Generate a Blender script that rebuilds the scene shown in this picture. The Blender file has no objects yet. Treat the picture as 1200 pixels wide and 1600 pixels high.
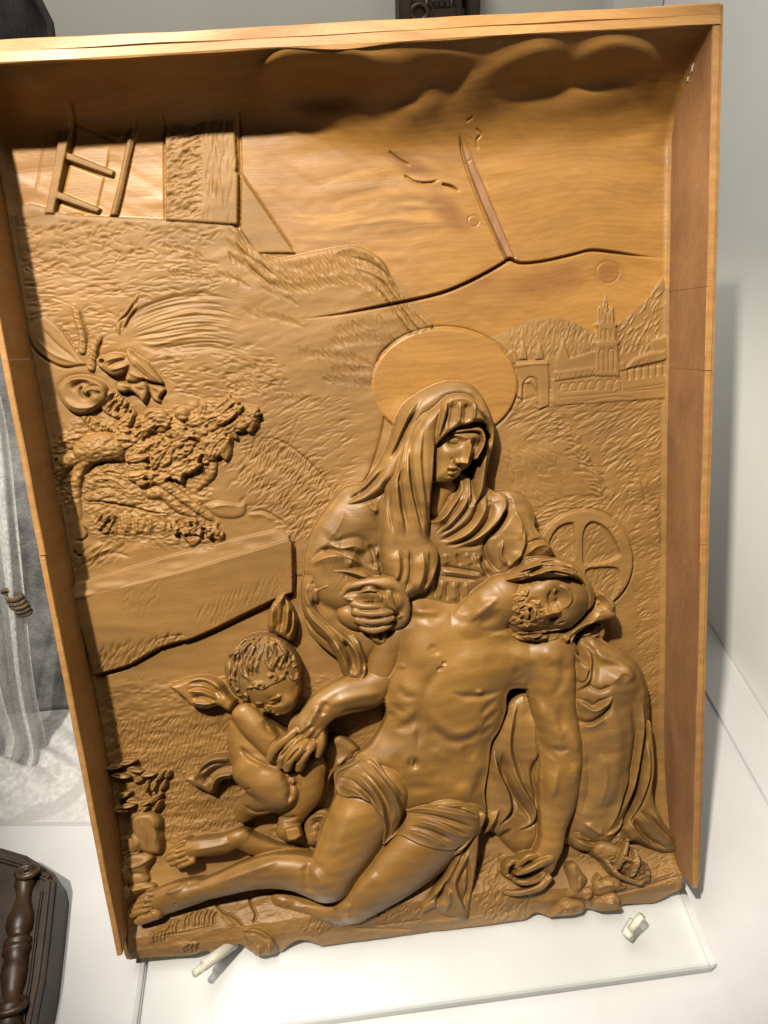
import bpy, bmesh, math, random
import numpy as np
from mathutils import Matrix, Vector

# ------------------------------------------------------------------ camera, light, exposure
SC = bpy.context.scene
F = 1155.0                                   # focal length in photo pixels (1200 x 1600)
def _n(v):
    v = np.array(v, float)
    return v / np.linalg.norm(v)
PD = _n((380, 4800, 1155))                   # panel "down" seen from the camera
PR = np.array((17400, -1433, 1155.)); PR = _n(PR - (PR @ PD) * PD)
PN = np.cross(PR, PD)
E1, E2, E3 = PR, -PD, -PN                    # panel right, up, out (camera frame)
HV = np.array((-242, -894, 1155.))
WY = _n(HV - (HV @ PR) * PR); WX = PR; WZ = np.cross(WX, WY)   # world axes (camera frame)
OP = np.array((0, 0, 0.6))                   # panel origin (camera frame, metres)
W2C = np.stack([WX, WY, WZ])                 # camera vec -> world vec
# world origin: on the shelf below the panel
CAM_H = 0.0
_low = OP + (-0.340) * E2 + 0.060 * E3       # low front edge of the panel
SLAB_T = 0.020
_z_low = W2C @ _low
CAM = np.array((0, 0, -_z_low[2] + SLAB_T + 0.036))
def cam2world(p):
    return W2C @ np.asarray(p, float) + CAM
cam = bpy.data.cameras.new('camera'); camo = bpy.data.objects.new('camera', cam)
SC.collection.objects.link(camo); SC.camera = camo
cam.sensor_fit = 'VERTICAL'; cam.sensor_height = 36.0; cam.lens = 36.0 * F / 1600.0
cam.clip_start = 0.02; cam.clip_end = 50
_m = np.eye(4); _m[:3, 0] = W2C @ (1, 0, 0); _m[:3, 1] = W2C @ (0, -1, 0); _m[:3, 2] = W2C @ (0, 0, -1); _m[:3, 3] = CAM
camo.matrix_world = Matrix(_m.tolist())
PANEL_M = np.eye(4); PANEL_M[:3, 0] = W2C @ E1; PANEL_M[:3, 1] = W2C @ E2; PANEL_M[:3, 2] = W2C @ E3; PANEL_M[:3, 3] = cam2world(OP)

world = bpy.data.worlds.new('World'); SC.world = world; world.use_nodes = True
bg = world.node_tree.nodes['Background']; bg.inputs[0].default_value = (1.0, 0.97, 0.92, 1); bg.inputs[1].default_value = 0.025
SC.view_settings.view_transform = 'Standard'; SC.view_settings.look = 'None'
SC.view_settings.exposure = 0.0; SC.view_settings.gamma = 1.0; SC.view_settings.use_curve_mapping = False

def lamp(name, target, direc, dist, size, power, col, shape='DISK', size_y=None):
    """area lamp at target + direc*dist (panel frame direction), aimed at target"""
    d = Vector(W2C @ (direc[0] * E1 + direc[1] * E2 + direc[2] * E3)).normalized()
    t = Vector(cam2world(OP + (target[0] * E1 + target[1] * E2 + target[2] * E3) * 0.001))
    l = bpy.data.lights.new(name, 'AREA'); l.shape = shape; l.size = size
    if size_y: l.size_y = size_y
    l.energy = power; l.color = col
    o = bpy.data.objects.new(name, l); SC.collection.objects.link(o)
    o.location = t + d * dist
    o.rotation_euler = d.to_track_quat('Z', 'Y').to_euler()
    return o
# the case's spotlight: high, a little to the left, in front of the panel
def spot(name, target, direc, dist, radius, power, col, cone, blend):
    d = Vector(W2C @ (direc[0] * E1 + direc[1] * E2 + direc[2] * E3)).normalized()
    t = Vector(cam2world(OP + (target[0] * E1 + target[1] * E2 + target[2] * E3) * 0.001))
    l = bpy.data.lights.new(name, 'SPOT'); l.energy = power; l.color = col; l.shadow_soft_size = radius; l.spot_size = math.radians(cone); l.spot_blend = blend
    o = bpy.data.objects.new(name, l); SC.collection.objects.link(o); o.location = t + d * dist; o.rotation_euler = d.to_track_quat('Z', 'Y').to_euler()
    return o
spot('case_spotlight', (-20, 10, 0), (-0.34, 0.86, 1.0), 1.38, 0.024, 212.0, (1.0, 0.90, 0.76), 38, 0.5)
# the case's light box overhead
lamp('case_ceiling_light', (0, -60, 60), (-0.22, 0.95, 0.42), 1.05, 0.7, 13.5, (1.0, 0.95, 0.88), 'RECTANGLE', 0.45)
# soft fill lamp added on the right to lift the wall's shadow
lamp('fill_side_light', (60, -100, 0), (1.0, 1.0, 0.75), 1.3, 0.45, 2.2, (1.0, 0.95, 0.90))
# unseen fill lamp added behind the relief, brightening the rear and right walls
lamp('fill_back_light', (150, 0, -150), (0.55, 1.25, -0.25), 0.95, 0.35, 7.0, (1.0, 0.97, 0.92))
# ------------------------------------------------------------------ carving tools (panel millimetres)
STEP = 0.52
X0, X1, Y0, Y1 = -254.0, 240.0, -404.0, 319.5
NX = int((X1 - X0) / STEP) + 1; NY = int((Y1 - Y0) / STEP) + 1
gx = (X0 + STEP * np.arange(NX)).astype(np.float32); gy = (Y0 + STEP * np.arange(NY)).astype(np.float32)
NEG = np.float32(-1e6)
RNG = np.random.default_rng(7)

# The carver cut the lower half looking down on it: relief heights lean upwards towards the foot of the panel.
SHR = 0.00138; SHY = 150.0
def shear(v): return SHR * np.maximum(SHY - np.asarray(v), 0.0)
def unshear(y, z):
    """panel height y of a point z above the back plane -> its row coordinate"""
    az = SHR * np.asarray(z); v = (y - SHY * az) / (1 - az)
    return np.where(y < SHY, v, y)
def back(p, z):
    """photo pixel -> carving coordinates (mm), for a surface point z mm above the back plane"""
    q = back0(p, z)
    return np.stack([q[..., 0], unshear(q[..., 1], z)], -1)
def back0(p, z):
    p = np.asarray(p, float)
    R = np.stack([(p[..., 0] - 600) / F, (p[..., 1] - 800) / F, np.ones(p.shape[:-1])], -1)
    t = (OP @ E3 + np.asarray(z) * 0.001) / (R @ E3)
    Q = R * t[..., None] - OP
    return np.stack([Q @ E1, Q @ E2], -1) * 1000.0
def proj(x, y, z):
    P = OP + 0.001 * (np.asarray(x)[..., None] * E1 + np.asarray(y)[..., None] * E2 + np.asarray(z)[..., None] * E3)
    return np.stack([600 + F * P[..., 0] / P[..., 2], 800 + F * P[..., 1] / P[..., 2]], -1)

def spline(p, n=8, closed=False):
    """Catmull-Rom through the rows of p (any number of columns)"""
    p = np.asarray(p, float)
    if len(p) < 3 and not closed:
        t = np.linspace(0, 1, n + 1)[:, None]
        return p[:1] * (1 - t) + p[-1:] * t
    if closed:
        q = np.concatenate([p[-1:], p, p[:2]]); m = len(p)
    else:
        q = np.concatenate([2 * p[:1] - p[1:2], p, 2 * p[-1:] - p[-2:-1]]); m = len(p) - 1
    t = np.linspace(0, 1, n, endpoint=False)[:, None]
    out = []
    for i in range(m):
        a, b, c, d = q[i], q[i + 1], q[i + 2], q[i + 3]
        out.append(0.5 * ((2 * b) + (c - a) * t + (2 * a - 5 * b + 4 * c - d) * t ** 2 + (3 * b - a - 3 * c + d) * t ** 3))
    r = np.concatenate(out)
    if not closed: r = np.concatenate([r, p[-1:]])
    return r

def win(x0, x1, y0, y1):
    i0 = max(0, int((x0 - X0) / STEP)); i1 = min(NX, int((x1 - X0) / STEP) + 2)
    j0 = max(0, int((y0 - Y0) / STEP)); j1 = min(NY, int((y1 - Y0) / STEP) + 2)
    if i1 <= i0 or j1 <= j0: return None
    return slice(j0, j1), slice(i0, i1)
def loc(w):
    return gx[w[1]][None, :], gy[w[0]][:, None]

def seg_field(P, w, cols=None):
    """nearest point on the polyline P(n,2): distance, signed side, arc parameter (0..1), interpolated cols"""
    gxx, gyy = loc(w)
    shp = (gyy.shape[0], gxx.shape[1])
    best = np.full(shp, 1e12, np.float32); side = np.zeros(shp, np.float32); par = np.zeros(shp, np.float32)
    L = np.concatenate([[0], np.cumsum(np.hypot(*np.diff(P[:, :2], axis=0).T))]); tot = max(L[-1], 1e-6)
    for k in range(len(P) - 1):
        ax, ay = P[k, :2]; bx, by = P[k + 1, :2]
        dx, dy = bx - ax, by - ay; l2 = dx * dx + dy * dy
        if l2 < 1e-9: continue
        t = np.clip(((gxx - ax) * dx + (gyy - ay) * dy) / l2, 0, 1)
        qx = gxx - (ax + t * dx); qy = gyy - (ay + t * dy)
        d2 = qx * qx + qy * qy
        m = d2 < best
        best[m] = d2[m]
        sd = dx * qy - dy * qx
        side[m] = np.sign(sd)[m]
        par[m] = ((L[k] + t * (L[k + 1] - L[k])) / tot)[m]
    return np.sqrt(best), side, par, L / tot

def inside(P, w):
    gxx, gyy = loc(w)
    c = np.zeros((gyy.shape[0], gxx.shape[1]), bool)
    Q = np.roll(P, -1, axis=0)
    for (ax, ay), (bx, by) in zip(P, Q):
        if ay == by: continue
        cond = (ay > gyy) != (by > gyy)
        rows = cond[:, 0]
        if not rows.any(): continue
        xi = ax + (gyy[rows] - ay) * (bx - ax) / (by - ay)
        c[rows] ^= gxx < xi
    return c

def sdf(P, w):
    """signed distance to a closed polygon, positive inside"""
    d, _, _, _ = seg_field(np.concatenate([P, P[:1]]), w)
    return np.where(inside(P, w), d, -d)

def mm(px, z=20.0, n=8, closed=False, smooth=True):
    p = np.asarray(px, float)
    if smooth: p = spline(p, n, closed)
    return back(p, z)
def scale_at(px, z=20.0):
    a = back(np.asarray(px, float), z); b = back(np.asarray(px, float) + (1, 0), z)
    return float(np.hypot(*(b - a)))

def layer(): return np.full((NY, NX), NEG, np.float32)

def smax(a, b, k):
    if k <= 0: return np.maximum(a, b)
    h = np.clip(0.5 + 0.5 * (a - b) / k, 0, 1)
    r = b * (1 - h) + a * h + k * h * (1 - h)
    return np.where(a < -1e5, b, np.where(b < -1e5, a, r))

def put(L, w, h, k=0.0):
    L[w] = smax(L[w], h.astype(np.float32), k)

def tube(L, pts, q=1.0, k=2.0, n=9, zref=None):
    """limb: rows (px, py, z_axis_mm, r_px); surface = axis + q*sqrt(r^2-d^2)"""
    p = np.asarray(pts, float)
    s = np.array([scale_at(a[:2], a[2]) for a in p])
    r = p[:, 3] * s
    zt = p[:, 2] + r * q * 0.7 if zref is None else np.full(len(p), zref)
    xy = back(p[:, :2], zt)
    P = spline(np.column_stack([xy, p[:, 2], r]), n) if len(p) > 1 else np.repeat(np.column_stack([xy, p[:, 2], r]), 2, 0) + np.array([[0, 0, 0, 0], [0.01, 0, 0, 0]])
    R = P[:, 3].max() + 1
    w = win(P[:, 0].min() - R, P[:, 0].max() + R, P[:, 1].min() - R, P[:, 1].max() + R)
    if w is None: return
    gxx, gyy = loc(w)
    h = np.full((gyy.shape[0], gxx.shape[1]), NEG, np.float32)
    for a, b in zip(P[:-1], P[1:]):
        dx, dy = b[0] - a[0], b[1] - a[1]; l2 = dx * dx + dy * dy + 1e-9
        t = np.clip(((gxx - a[0]) * dx + (gyy - a[1]) * dy) / l2, 0, 1)
        d2 = (gxx - a[0] - t * dx) ** 2 + (gyy - a[1] - t * dy) ** 2
        rr = a[3] + t * (b[3] - a[3]); zz = a[2] + t * (b[2] - a[2])
        v = rr * rr - d2
        hh = np.where(v > 0, zz + q * np.sqrt(np.maximum(v, 0)), NEG)
        np.maximum(h, hh, out=h)
    put(L, w, h, k)

def ball(L, x, y, z, rx, ry, ang=0, q=1.0, k=2.0, pw=2.0, zref=None):
    """ellipsoid cap: centre px, z of the centre, radii px, q*mean radius high"""
    s = scale_at((x, y), z); rx *= s; ry *= s
    zt = z + q * 0.7 * min(rx, ry) if zref is None else zref
    cx, cy = back((x, y), zt)
    R = max(rx, ry) + 1
    w = win(cx - R, cx + R, cy - R, cy + R)
    if w is None: return
    gxx, gyy = loc(w)
    c, sn = math.cos(math.radians(ang)), math.sin(math.radians(ang))
    a = ((gxx - cx) * c - (gyy - cy) * sn) / rx; b = ((gxx - cx) * sn + (gyy - cy) * c) / ry
    v = 1 - (a * a + b * b)
    h = np.where(v > 0, z + q * min(rx, ry) * np.maximum(v, 0) ** (1 / pw), NEG)
    put(L, w, h, k)

def bump(L, x, y, z, rx, ry, ang=0, amp=1.0, pw=1.0):
    """additive gaussian swelling (or hollow, amp<0) on an existing layer"""
    s = scale_at((x, y), z); rx *= s; ry *= s
    cx, cy = back((x, y), z)
    R = 2.6 * max(rx, ry)
    w = win(cx - R, cx + R, cy - R, cy + R)
    if w is None: return
    gxx, gyy = loc(w)
    c, sn = math.cos(math.radians(ang)), math.sin(math.radians(ang))
    a = ((gxx - cx) * c - (gyy - cy) * sn) / rx; b = ((gxx - cx) * sn + (gyy - cy) * c) / ry
    g = amp * np.exp(-(a * a + b * b) ** pw)
    L[w] = np.where(L[w] > -1e5, L[w] + g, L[w])

def slab(L, pts, z, edge=6.0, rise=4.0, n=6, k=0.0, smooth=True, tilt=(0, 0), pw=2.0, zref=None, replace=False):
    """plate with an outline in px: height z at the rim, +rise over a rounded edge of edge px; tilt mm per 100 mm"""
    zr = z if zref is None else zref
    P = mm(pts, zr, n, True, smooth)
    w = win(P[:, 0].min() - 1, P[:, 0].max() + 1, P[:, 1].min() - 1, P[:, 1].max() + 1)
    if w is None: return None
    d = sdf(P, w)
    e = edge * scale_at(np.mean(np.asarray(pts, float), axis=0), z)
    t = np.clip(d / e, 0, 1)
    gxx, gyy = loc(w)
    cx, cy = P.mean(0)
    h = z + rise * (1 - (1 - t) ** pw) ** (1 / pw) + tilt[0] * (gxx - cx) / 100 + tilt[1] * (gyy - cy) / 100
    h = np.where(d > 0, h, NEG)
    if replace: L[w] = np.where(d > 0, h, L[w])
    else: put(L, w, h, k)
    return w, d

def region(pts, z=20, n=6, soft=0.0, smooth=True):
    """mask 0..1 full size for an outline in px"""
    M = np.zeros((NY, NX), np.float32)
    P = mm(pts, z, n, True, smooth)
    w = win(P[:, 0].min() - soft - 1, P[:, 0].max() + soft + 1, P[:, 1].min() - soft - 1, P[:, 1].max() + soft + 1)
    if w is None: return M
    d = sdf(P, w)
    M[w] = np.clip(d / soft + 0.5, 0, 1) if soft > 0 else (d > 0)
    return M

def stroke(L, pts, wd, amp, kind='ridge', z=20.0, taper=(0.28, 0.28), n=7, mask=None, w2=None):
    """additive fold/groove along a px path. wd = half width px, amp mm (negative cuts).
    kind: ridge (gauss) | sharp (pointed) | fold (steep on the left of the path, long on the right) | cut (V groove) | step (right side raised)"""
    p = np.asarray(pts, float)
    zz = p[:, 2] if p.shape[1] > 2 else np.full(len(p), z)
    P = spline(np.column_stack([p[:, :2], zz]), n)
    P = back(P[:, :2], P[:, 2])
    s = scale_at(p[len(p) // 2, :2], float(np.mean(zz)))
    W = wd * s; W2 = (w2 * s) if w2 else W * 2.4
    R = max(2.6 * W, 2.6 * W2 if kind in ('fold', 'step') else 0)
    w = win(P[:, 0].min() - R, P[:, 0].max() + R, P[:, 1].min() - R, P[:, 1].max() + R)
    if w is None: return
    d, side, t, _ = seg_field(P, w)
    tp = np.ones_like(t)
    if taper[0] > 0: tp *= np.clip(t / taper[0], 0, 1)
    if taper[1] > 0: tp *= np.clip((1 - t) / taper[1], 0, 1)
    tp = tp * tp * (3 - 2 * tp)
    # end caps: fade past the ends
    ww = W * (0.45 + 0.55 * tp)
    if kind == 'ridge': g = np.exp(-(d / ww) ** (1.12 if amp > 0 else 1.3))
    elif kind == 'soft': g = np.exp(-(d / ww) ** 2)
    elif kind == 'sharp': g = np.exp(-np.abs(d) / ww * 1.2)
    elif kind == 'cut': g = np.clip(1 - d / ww, 0, 1)
    elif kind == 'fold':
        wr = W2 * (0.45 + 0.55 * tp)
        g = np.where(side > 0, np.exp(-(d / (0.8 * ww)) ** 1.3) - 0.35 * np.exp(-((d - 1.5 * ww) / (0.7 * ww)) ** 2), np.exp(-(d / (0.85 * wr)) ** 1.0))
    elif kind == 'step':
        sd = d * side
        g = np.where(sd < 0, np.exp(-(d / W2) ** 2), np.exp(-(d / (0.35 * W)) ** 2))
    v = amp * g * tp
    tgt = L[w]
    if mask is not None: v = v * mask[w]
    L[w] = np.where(tgt > -1e5, tgt + v, tgt)

def strokes(L, lst, **kw):
    for s in lst:
        a = dict(kw); pts, wd, amp = s[0], s[1], s[2]
        if len(s) > 3: a['kind'] = s[3]
        if len(s) > 4: a['taper'] = s[4]
        stroke(L, pts, wd * WF, amp * GAIN, **a)
GAIN = 1.0; WF = 1.0      # depth and width of the carver's folds

def strands(L, ga, gb, cnt, wd, amp, z=20.0, jit=0.25, kind='ridge', wave=0.0, rng=None, n=6):
    """locks of hair / fibres interpolated between two guide paths"""
    rng = rng or RNG
    A = spline(ga, 6); B = spline(gb, 6)
    t = np.linspace(0, 1, 25)
    def rs(P):
        l = np.concatenate([[0], np.cumsum(np.hypot(*np.diff(P, axis=0).T))]); l /= l[-1]
        return np.column_stack([np.interp(t, l, P[:, i]) for i in (0, 1)])
    A, B = rs(A), rs(B)
    for i in range(cnt):
        u = (i + 0.5 + rng.uniform(-jit, jit)) / cnt
        P = A * (1 - u) + B * u
        if wave:
            dd = np.gradient(P, axis=0); nn = np.column_stack([-dd[:, 1], dd[:, 0]]); nn /= np.linalg.norm(nn, axis=1)[:, None] + 1e-6
            P = P + nn * (wave * np.sin(t * rng.uniform(9, 14) + rng.uniform(0, 6)))[:, None]
        s0 = rng.uniform(0, 0.15); s1 = rng.uniform(0.85, 1)
        P = P[(t >= s0) & (t <= s1)][::3]
        stroke(L, P, wd * rng.uniform(0.75, 1.3), amp * rng.uniform(0.6, 1.2), kind, z, taper=(0.2, 0.25), n=3)

def _cub(a, x):
    i = np.floor(x).astype(int); f = (x - i).astype(np.float32); i = i % a.shape[-1]
    return i, f * f * (3 - 2 * f)
def noise(cell_x, cell_y, seed=0, rot=0.0, octaves=1):
    """smooth value noise over the whole grid, -1..1, cells in mm"""
    out = np.zeros((NY, NX), np.float32); amp = 1.0; tot = 0
    for o in range(octaves):
        r = np.random.default_rng(seed * 31 + o)
        a = r.uniform(-1, 1, (256, 256)).astype(np.float32)
        if rot:
            c, s = math.cos(math.radians(rot)), math.sin(math.radians(rot))
            u = (gx[None, :] * c + gy[:, None] * s) / cell_x * 2 ** o + 1000; v = (-gx[None, :] * s + gy[:, None] * c) / cell_y * 2 ** o + 1000
            i = np.floor(u).astype(int); fu = (u - i); fu = fu * fu * (3 - 2 * fu); j = np.floor(v).astype(int); fv = v - j; fv = fv * fv * (3 - 2 * fv)
            i %= 256; j %= 256; i2 = (i + 1) % 256; j2 = (j + 1) % 256
            val = (a[j, i] * (1 - fu) + a[j, i2] * fu) * (1 - fv) + (a[j2, i] * (1 - fu) + a[j2, i2] * fu) * fv
        else:
            i, fu = _cub(a, gx / cell_x * 2 ** o + 1000); j, fv = _cub(a, gy / cell_y * 2 ** o + 1000)
            i2 = (i + 1) % 256; j2 = (j + 1) % 256
            top = a[np.ix_(j, i)] * (1 - fu) + a[np.ix_(j, i2)] * fu
            bot = a[np.ix_(j2, i)] * (1 - fu) + a[np.ix_(j2, i2)] * fu
            val = top * (1 - fv[:, None]) + bot * fv[:, None]
        out += amp * val; tot += amp; amp *= 0.5
    return out / tot

def marks(L, pts, cnt, length, width, ang, amp, z=0.0, jit=12, seed=1, mask=None, curve=0.0, angf=None, shape='gouge'):
    """gouge cuts scattered in an outline (px); ang in degrees on the photo, 0 = to the right, 90 = up"""
    r = np.random.default_rng(seed)
    p = np.asarray(pts, float); lo, hi = p.min(0), p.max(0)
    q = spline(p, 5, True)
    def isin(x, y):
        c = False; a = q; b = np.roll(q, -1, axis=0)
        cond = (a[:, 1] > y) != (b[:, 1] > y)
        xi = a[:, 0] + (y - a[:, 1]) * (b[:, 0] - a[:, 0]) / np.where(b[:, 1] == a[:, 1], 1e-9, b[:, 1] - a[:, 1])
        return (np.count_nonzero(cond & (x < xi)) % 2) == 1
    s = scale_at(p.mean(0), z); k = 0; tries = 0
    while k < cnt and tries < cnt * 12:
        tries += 1
        x, y = r.uniform(lo[0], hi[0]), r.uniform(lo[1], hi[1])
        if not isin(x, y): continue
        k += 1
        a0 = angf(x, y) if angf else ang
        gouge(L, x, y, length * r.uniform(0.6, 1.35) * s, width * r.uniform(0.7, 1.35) * s, a0 + r.normal(0, jit), amp * r.uniform(0.5, 1.3), z, mask)

def gouge(L, x, y, l, wd, ang, amp, z, mask=None):
    cx, cy = back((x, y), z)
    R = l * 0.5 + wd * 2
    w = win(cx - R, cx + R, cy - R, cy + R)
    if w is None: return
    gxx, gyy = loc(w)
    c, sn = math.cos(math.radians(ang)), math.sin(math.radians(ang))
    a = (gxx - cx) * c + (gyy - cy) * sn; b = -(gxx - cx) * sn + (gyy - cy) * c
    e = np.clip(1 - (2 * a / l) ** 2, 0, 1)
    b2 = (b + 0.35 * wd * (2 * a / l) ** 2) / wd
    # a scoop: abrupt wall on one side, ramping out on the other, small burr on the lip
    g = -amp * e * (np.where(b2 > 0, np.clip(1 - b2 / 1.6, 0, 1), np.exp(-(b2 / 0.30) ** 2)) - 0.35 * np.exp(-((b2 + 0.55) / 0.35) ** 2))
    if mask is not None: g = g * mask[w]
    L[w] = np.where(L[w] > -1e5, L[w] + g, L[w])

def comb(L, path, cnt, length, width, ang, amp, z=0.0, jit=6, seed=3, mask=None, rel=False):
    """a row of parallel gouge cuts set along a px path"""
    r = np.random.default_rng(seed)
    P = spline(path, 10); l = np.concatenate([[0], np.cumsum(np.hypot(*np.diff(P, axis=0).T))]); l /= l[-1]
    s = scale_at(P[len(P) // 2], z)
    for i in range(cnt):
        t = (i + r.uniform(0.3, 0.7)) / cnt
        x = np.interp(t, l, P[:, 0]); y = np.interp(t, l, P[:, 1])
        a0 = ang
        if rel:
            k = min(len(P) - 2, int(t * (len(P) - 1))); dv = P[k + 1] - P[k]; a0 = ang + math.degrees(math.atan2(-dv[1], dv[0]))
        gouge(L, x, y, length * r.uniform(0.75, 1.25) * s, width * r.uniform(0.8, 1.2) * s, a0 + r.normal(0, jit), amp * r.uniform(0.7, 1.25), z, mask)

# final surface and which part owns each vertex
H = np.zeros((NY, NX), np.float32); LAB = np.zeros((NY, NX), np.int16); PARTS = ['back_panel']
def over(L, name, mask=None):
    """lay a finished layer over the surface; it becomes the part `name`"""
    if name not in PARTS: PARTS.append(name)
    m = L > H
    H[m] = L[m]; LAB[m] = PARTS.index(name)
def blur(A, s):
    """separable gaussian blur, sigma in mm"""
    k = max(1, int(3 * s / STEP)); x = np.arange(-k, k + 1); g = np.exp(-0.5 * (x * STEP / s) ** 2); g /= g.sum()
    B = np.apply_along_axis(lambda v: np.convolve(np.pad(v, k, 'edge'), g, 'valid'), 0, A)
    return np.apply_along_axis(lambda v: np.convolve(np.pad(v, k, 'edge'), g, 'valid'), 1, B).astype(np.float32)
def soften(L, s):
    """blur a layer inside its own outline (normalised)"""
    m = (L > -1e5)
    js = np.where(m.any(1))[0]; is_ = np.where(m.any(0))[0]
    if len(js) == 0: return
    w = (slice(js[0], js[-1] + 1), slice(is_[0], is_[-1] + 1))
    mm_ = m[w].astype(np.float32); A = np.where(m[w], L[w], 0)
    k = max(1, int(3 * s / STEP)); x = np.arange(-k, k + 1); g = np.exp(-0.5 * (x * STEP / s) ** 2); g /= g.sum()
    def bl(B):
        out = np.zeros_like(B); Bp = np.pad(B, ((k, k), (0, 0)))
        for i, c in enumerate(g): out += c * Bp[i:i + B.shape[0]]
        o2 = np.zeros_like(B); Bp = np.pad(out, ((0, 0), (k, k)))
        for i, c in enumerate(g): o2 += c * Bp[:, i:i + B.shape[1]]
        return o2
    num, den = bl(A), bl(mm_)
    L[w] = np.where(m[w], num / np.maximum(den, 1e-6), L[w])
# ------------------------------------------------------------------ the carved ground: sky, clouds, land, floor
GXX, GYY = np.meshgrid(gx, gy)
H += 0.35 * noise(60, 40, 1) + 0.12 * noise(9, 5, 2)
# floor coming forward at the bottom
_fp = [(1180, 0.0), (1250, 2), (1310, 7), (1350, 12), (1385, 19), (1412, 27), (1432, 34), (1450, 35), (1480, 29), (1520, 18)]
_fv = np.array([float(back((500, py), z)[1]) for py, z in _fp])[::-1]; _fz = np.array([z for _, z in _fp], float)[::-1]
_und = 5 * noise(70, 60, 5)
H += np.interp(GYY + _und, _fv, _fz).astype(np.float32)
# cove under the top board, with the cloud bank swelling out of it
_rows = GYY[:, 0] > 235
_r0 = int(np.argmax(_rows)); TW = (slice(_r0, NY), slice(0, NX))
_cy = GYY[TW]; _cb = np.clip((GXX[TW] + 75) / 110, 0, 1); _cb = _cb * _cb * (3 - 2 * _cb)
_cov = lambda yy: 60 * np.clip((yy - (281.0 - 17 * _cb)) / (38.5 + 17 * _cb), 0, 1.0) ** (2.6 - 0.85 * _cb)
_pp = proj(GXX[TW], _cy, H[TW] + _cov(_cy)); _PX, _PY = _pp[..., 0], _pp[..., 1]
CD = np.zeros_like(_PX)
def puff(x, y, rx, ry, ang, amp):
    c, s_ = math.cos(math.radians(ang)), math.sin(math.radians(ang))
    u = ((_PX - x) * c - (_PY - y) * s_) / rx; v = ((_PX - x) * s_ + (_PY - y) * c) / ry
    CD[:] += amp * np.exp(-(u * u + v * v) ** 1.3)
def roll(pts, wd, amp, w2=None):
    """billow edge in photo pixels: crisp above (left of the path), long below"""
    P = spline(pts, 6); best = np.full(_PX.shape, 1e9); sd = np.zeros_like(best); par = np.zeros_like(best)
    for k in range(len(P) - 1):
        (ax, ay), (bx, by) = P[k], P[k + 1]; dx, dy = bx - ax, by - ay; l2 = dx * dx + dy * dy + 1e-9
        t = np.clip(((_PX - ax) * dx + (_PY - ay) * dy) / l2, 0, 1); qx = _PX - ax - t * dx; qy = _PY - ay - t * dy; d2 = qx * qx + qy * qy
        m = d2 < best; best[m] = d2[m]; sd[m] = (dx * qy - dy * qx)[m]; par[m] = ((k + t) / (len(P) - 1))[m]
    d = np.sqrt(best); tp = np.clip(par / 0.25, 0, 1) * np.clip((1 - par) / 0.25, 0, 1)
    CD[:] += 0.8 * amp * tp * np.where(sd < 0, np.exp(-(d / (1.5 * wd)) ** 2), np.exp(-(d / (w2 or wd * 3)) ** 2))
roll([(50, 112), (110, 104), (170, 101), (240, 108)], 7, 3.0, 14)
roll([(-35, 140), (0, 128), (40, 140), (70, 160)], 10, 5, 26); roll([(-20, 160), (60, 150), (150, 154), (240, 166), (330, 176)], 12, 2.5, 22)
roll([(404, 185), (412, 130), (450, 96), (505, 88), (560, 96), (600, 125)], 13, 8.0, 34); puff(505, 140, 52, 30, 5, -6.5); puff(440, 172, 46, 20, -20, 3.0); puff(530, 182, 46, 16, 0, 4.0)
puff(612, 112, 44, 26, -10, 6.0); roll([(672, 120), (680, 150), (650, 178), (600, 186)], 12, 5.5, 26); puff(628, 150, 24, 14, 10, -3.0); puff(700, 92, 56, 14, -3, 4.0); puff(690, 132, 30, 28, 0, -3.5)
roll([(712, 172), (742, 136), (790, 106), (845, 88), (895, 96)], 13, 7.0, 36); puff(838, 132, 56, 24, 14, -4.0); puff(760, 160, 46, 26, 20, 2.8)
roll([(884, 124), (912, 94), (955, 78), (1004, 88), (1032, 124)], 11, 7.0, 28); puff(935, 122, 46, 15, 8, -6.0); puff(938, 156, 58, 20, 12, 4.0); puff(850, 170, 46, 18, 0, 2.4); puff(1008, 130, 18, 26, 0, 2.6)
roll([(970, 222), (1005, 220), (1030, 204), (1040, 186)], 9, 2.0, 16); puff(900, 205, 60, 16, 5, 1.2); puff(760, 198, 70, 16, 0, 1.0); puff(600, 208, 60, 12, 0, 0.8)
CD += 0.8 * noise(34, 9, 8)[TW]
_wc = np.clip((_cy - 290) / 16, 0, 1); _wc = _wc * _wc * (3 - 2 * _wc)
H[TW] += _cov(_cy + np.clip(CD, -6, 9.0) * 0.75 * _wc * np.clip((322 - _cy) / 8, 0, 1)) + CD * (1 - _wc) * np.clip((_cy - 236) / 12, 0, 1) * 0.8
H[TW] = np.where(_cy > 250, 0.25 * H[TW] + 0.75 * blur(H[TW], 3.0), H[TW])
# small fillet along the side boards
H += 3.0 * np.exp(-((GXX - X0 - 4) / 3.0) ** 2) + 3.5 * np.exp(-((GXX - 237) / 3.0) ** 2)

# the sky is finished with wide shallow gouge sweeps
H += (GYY > 120) * (GYY < 300) * 0.16 * noise(60, 5.0, 11, rot=-35)

LAND = []
def land(pts, z, edge, rise, **k):
    L = layer(); slab(L, pts, z, edge, rise, **k); return L

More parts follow.
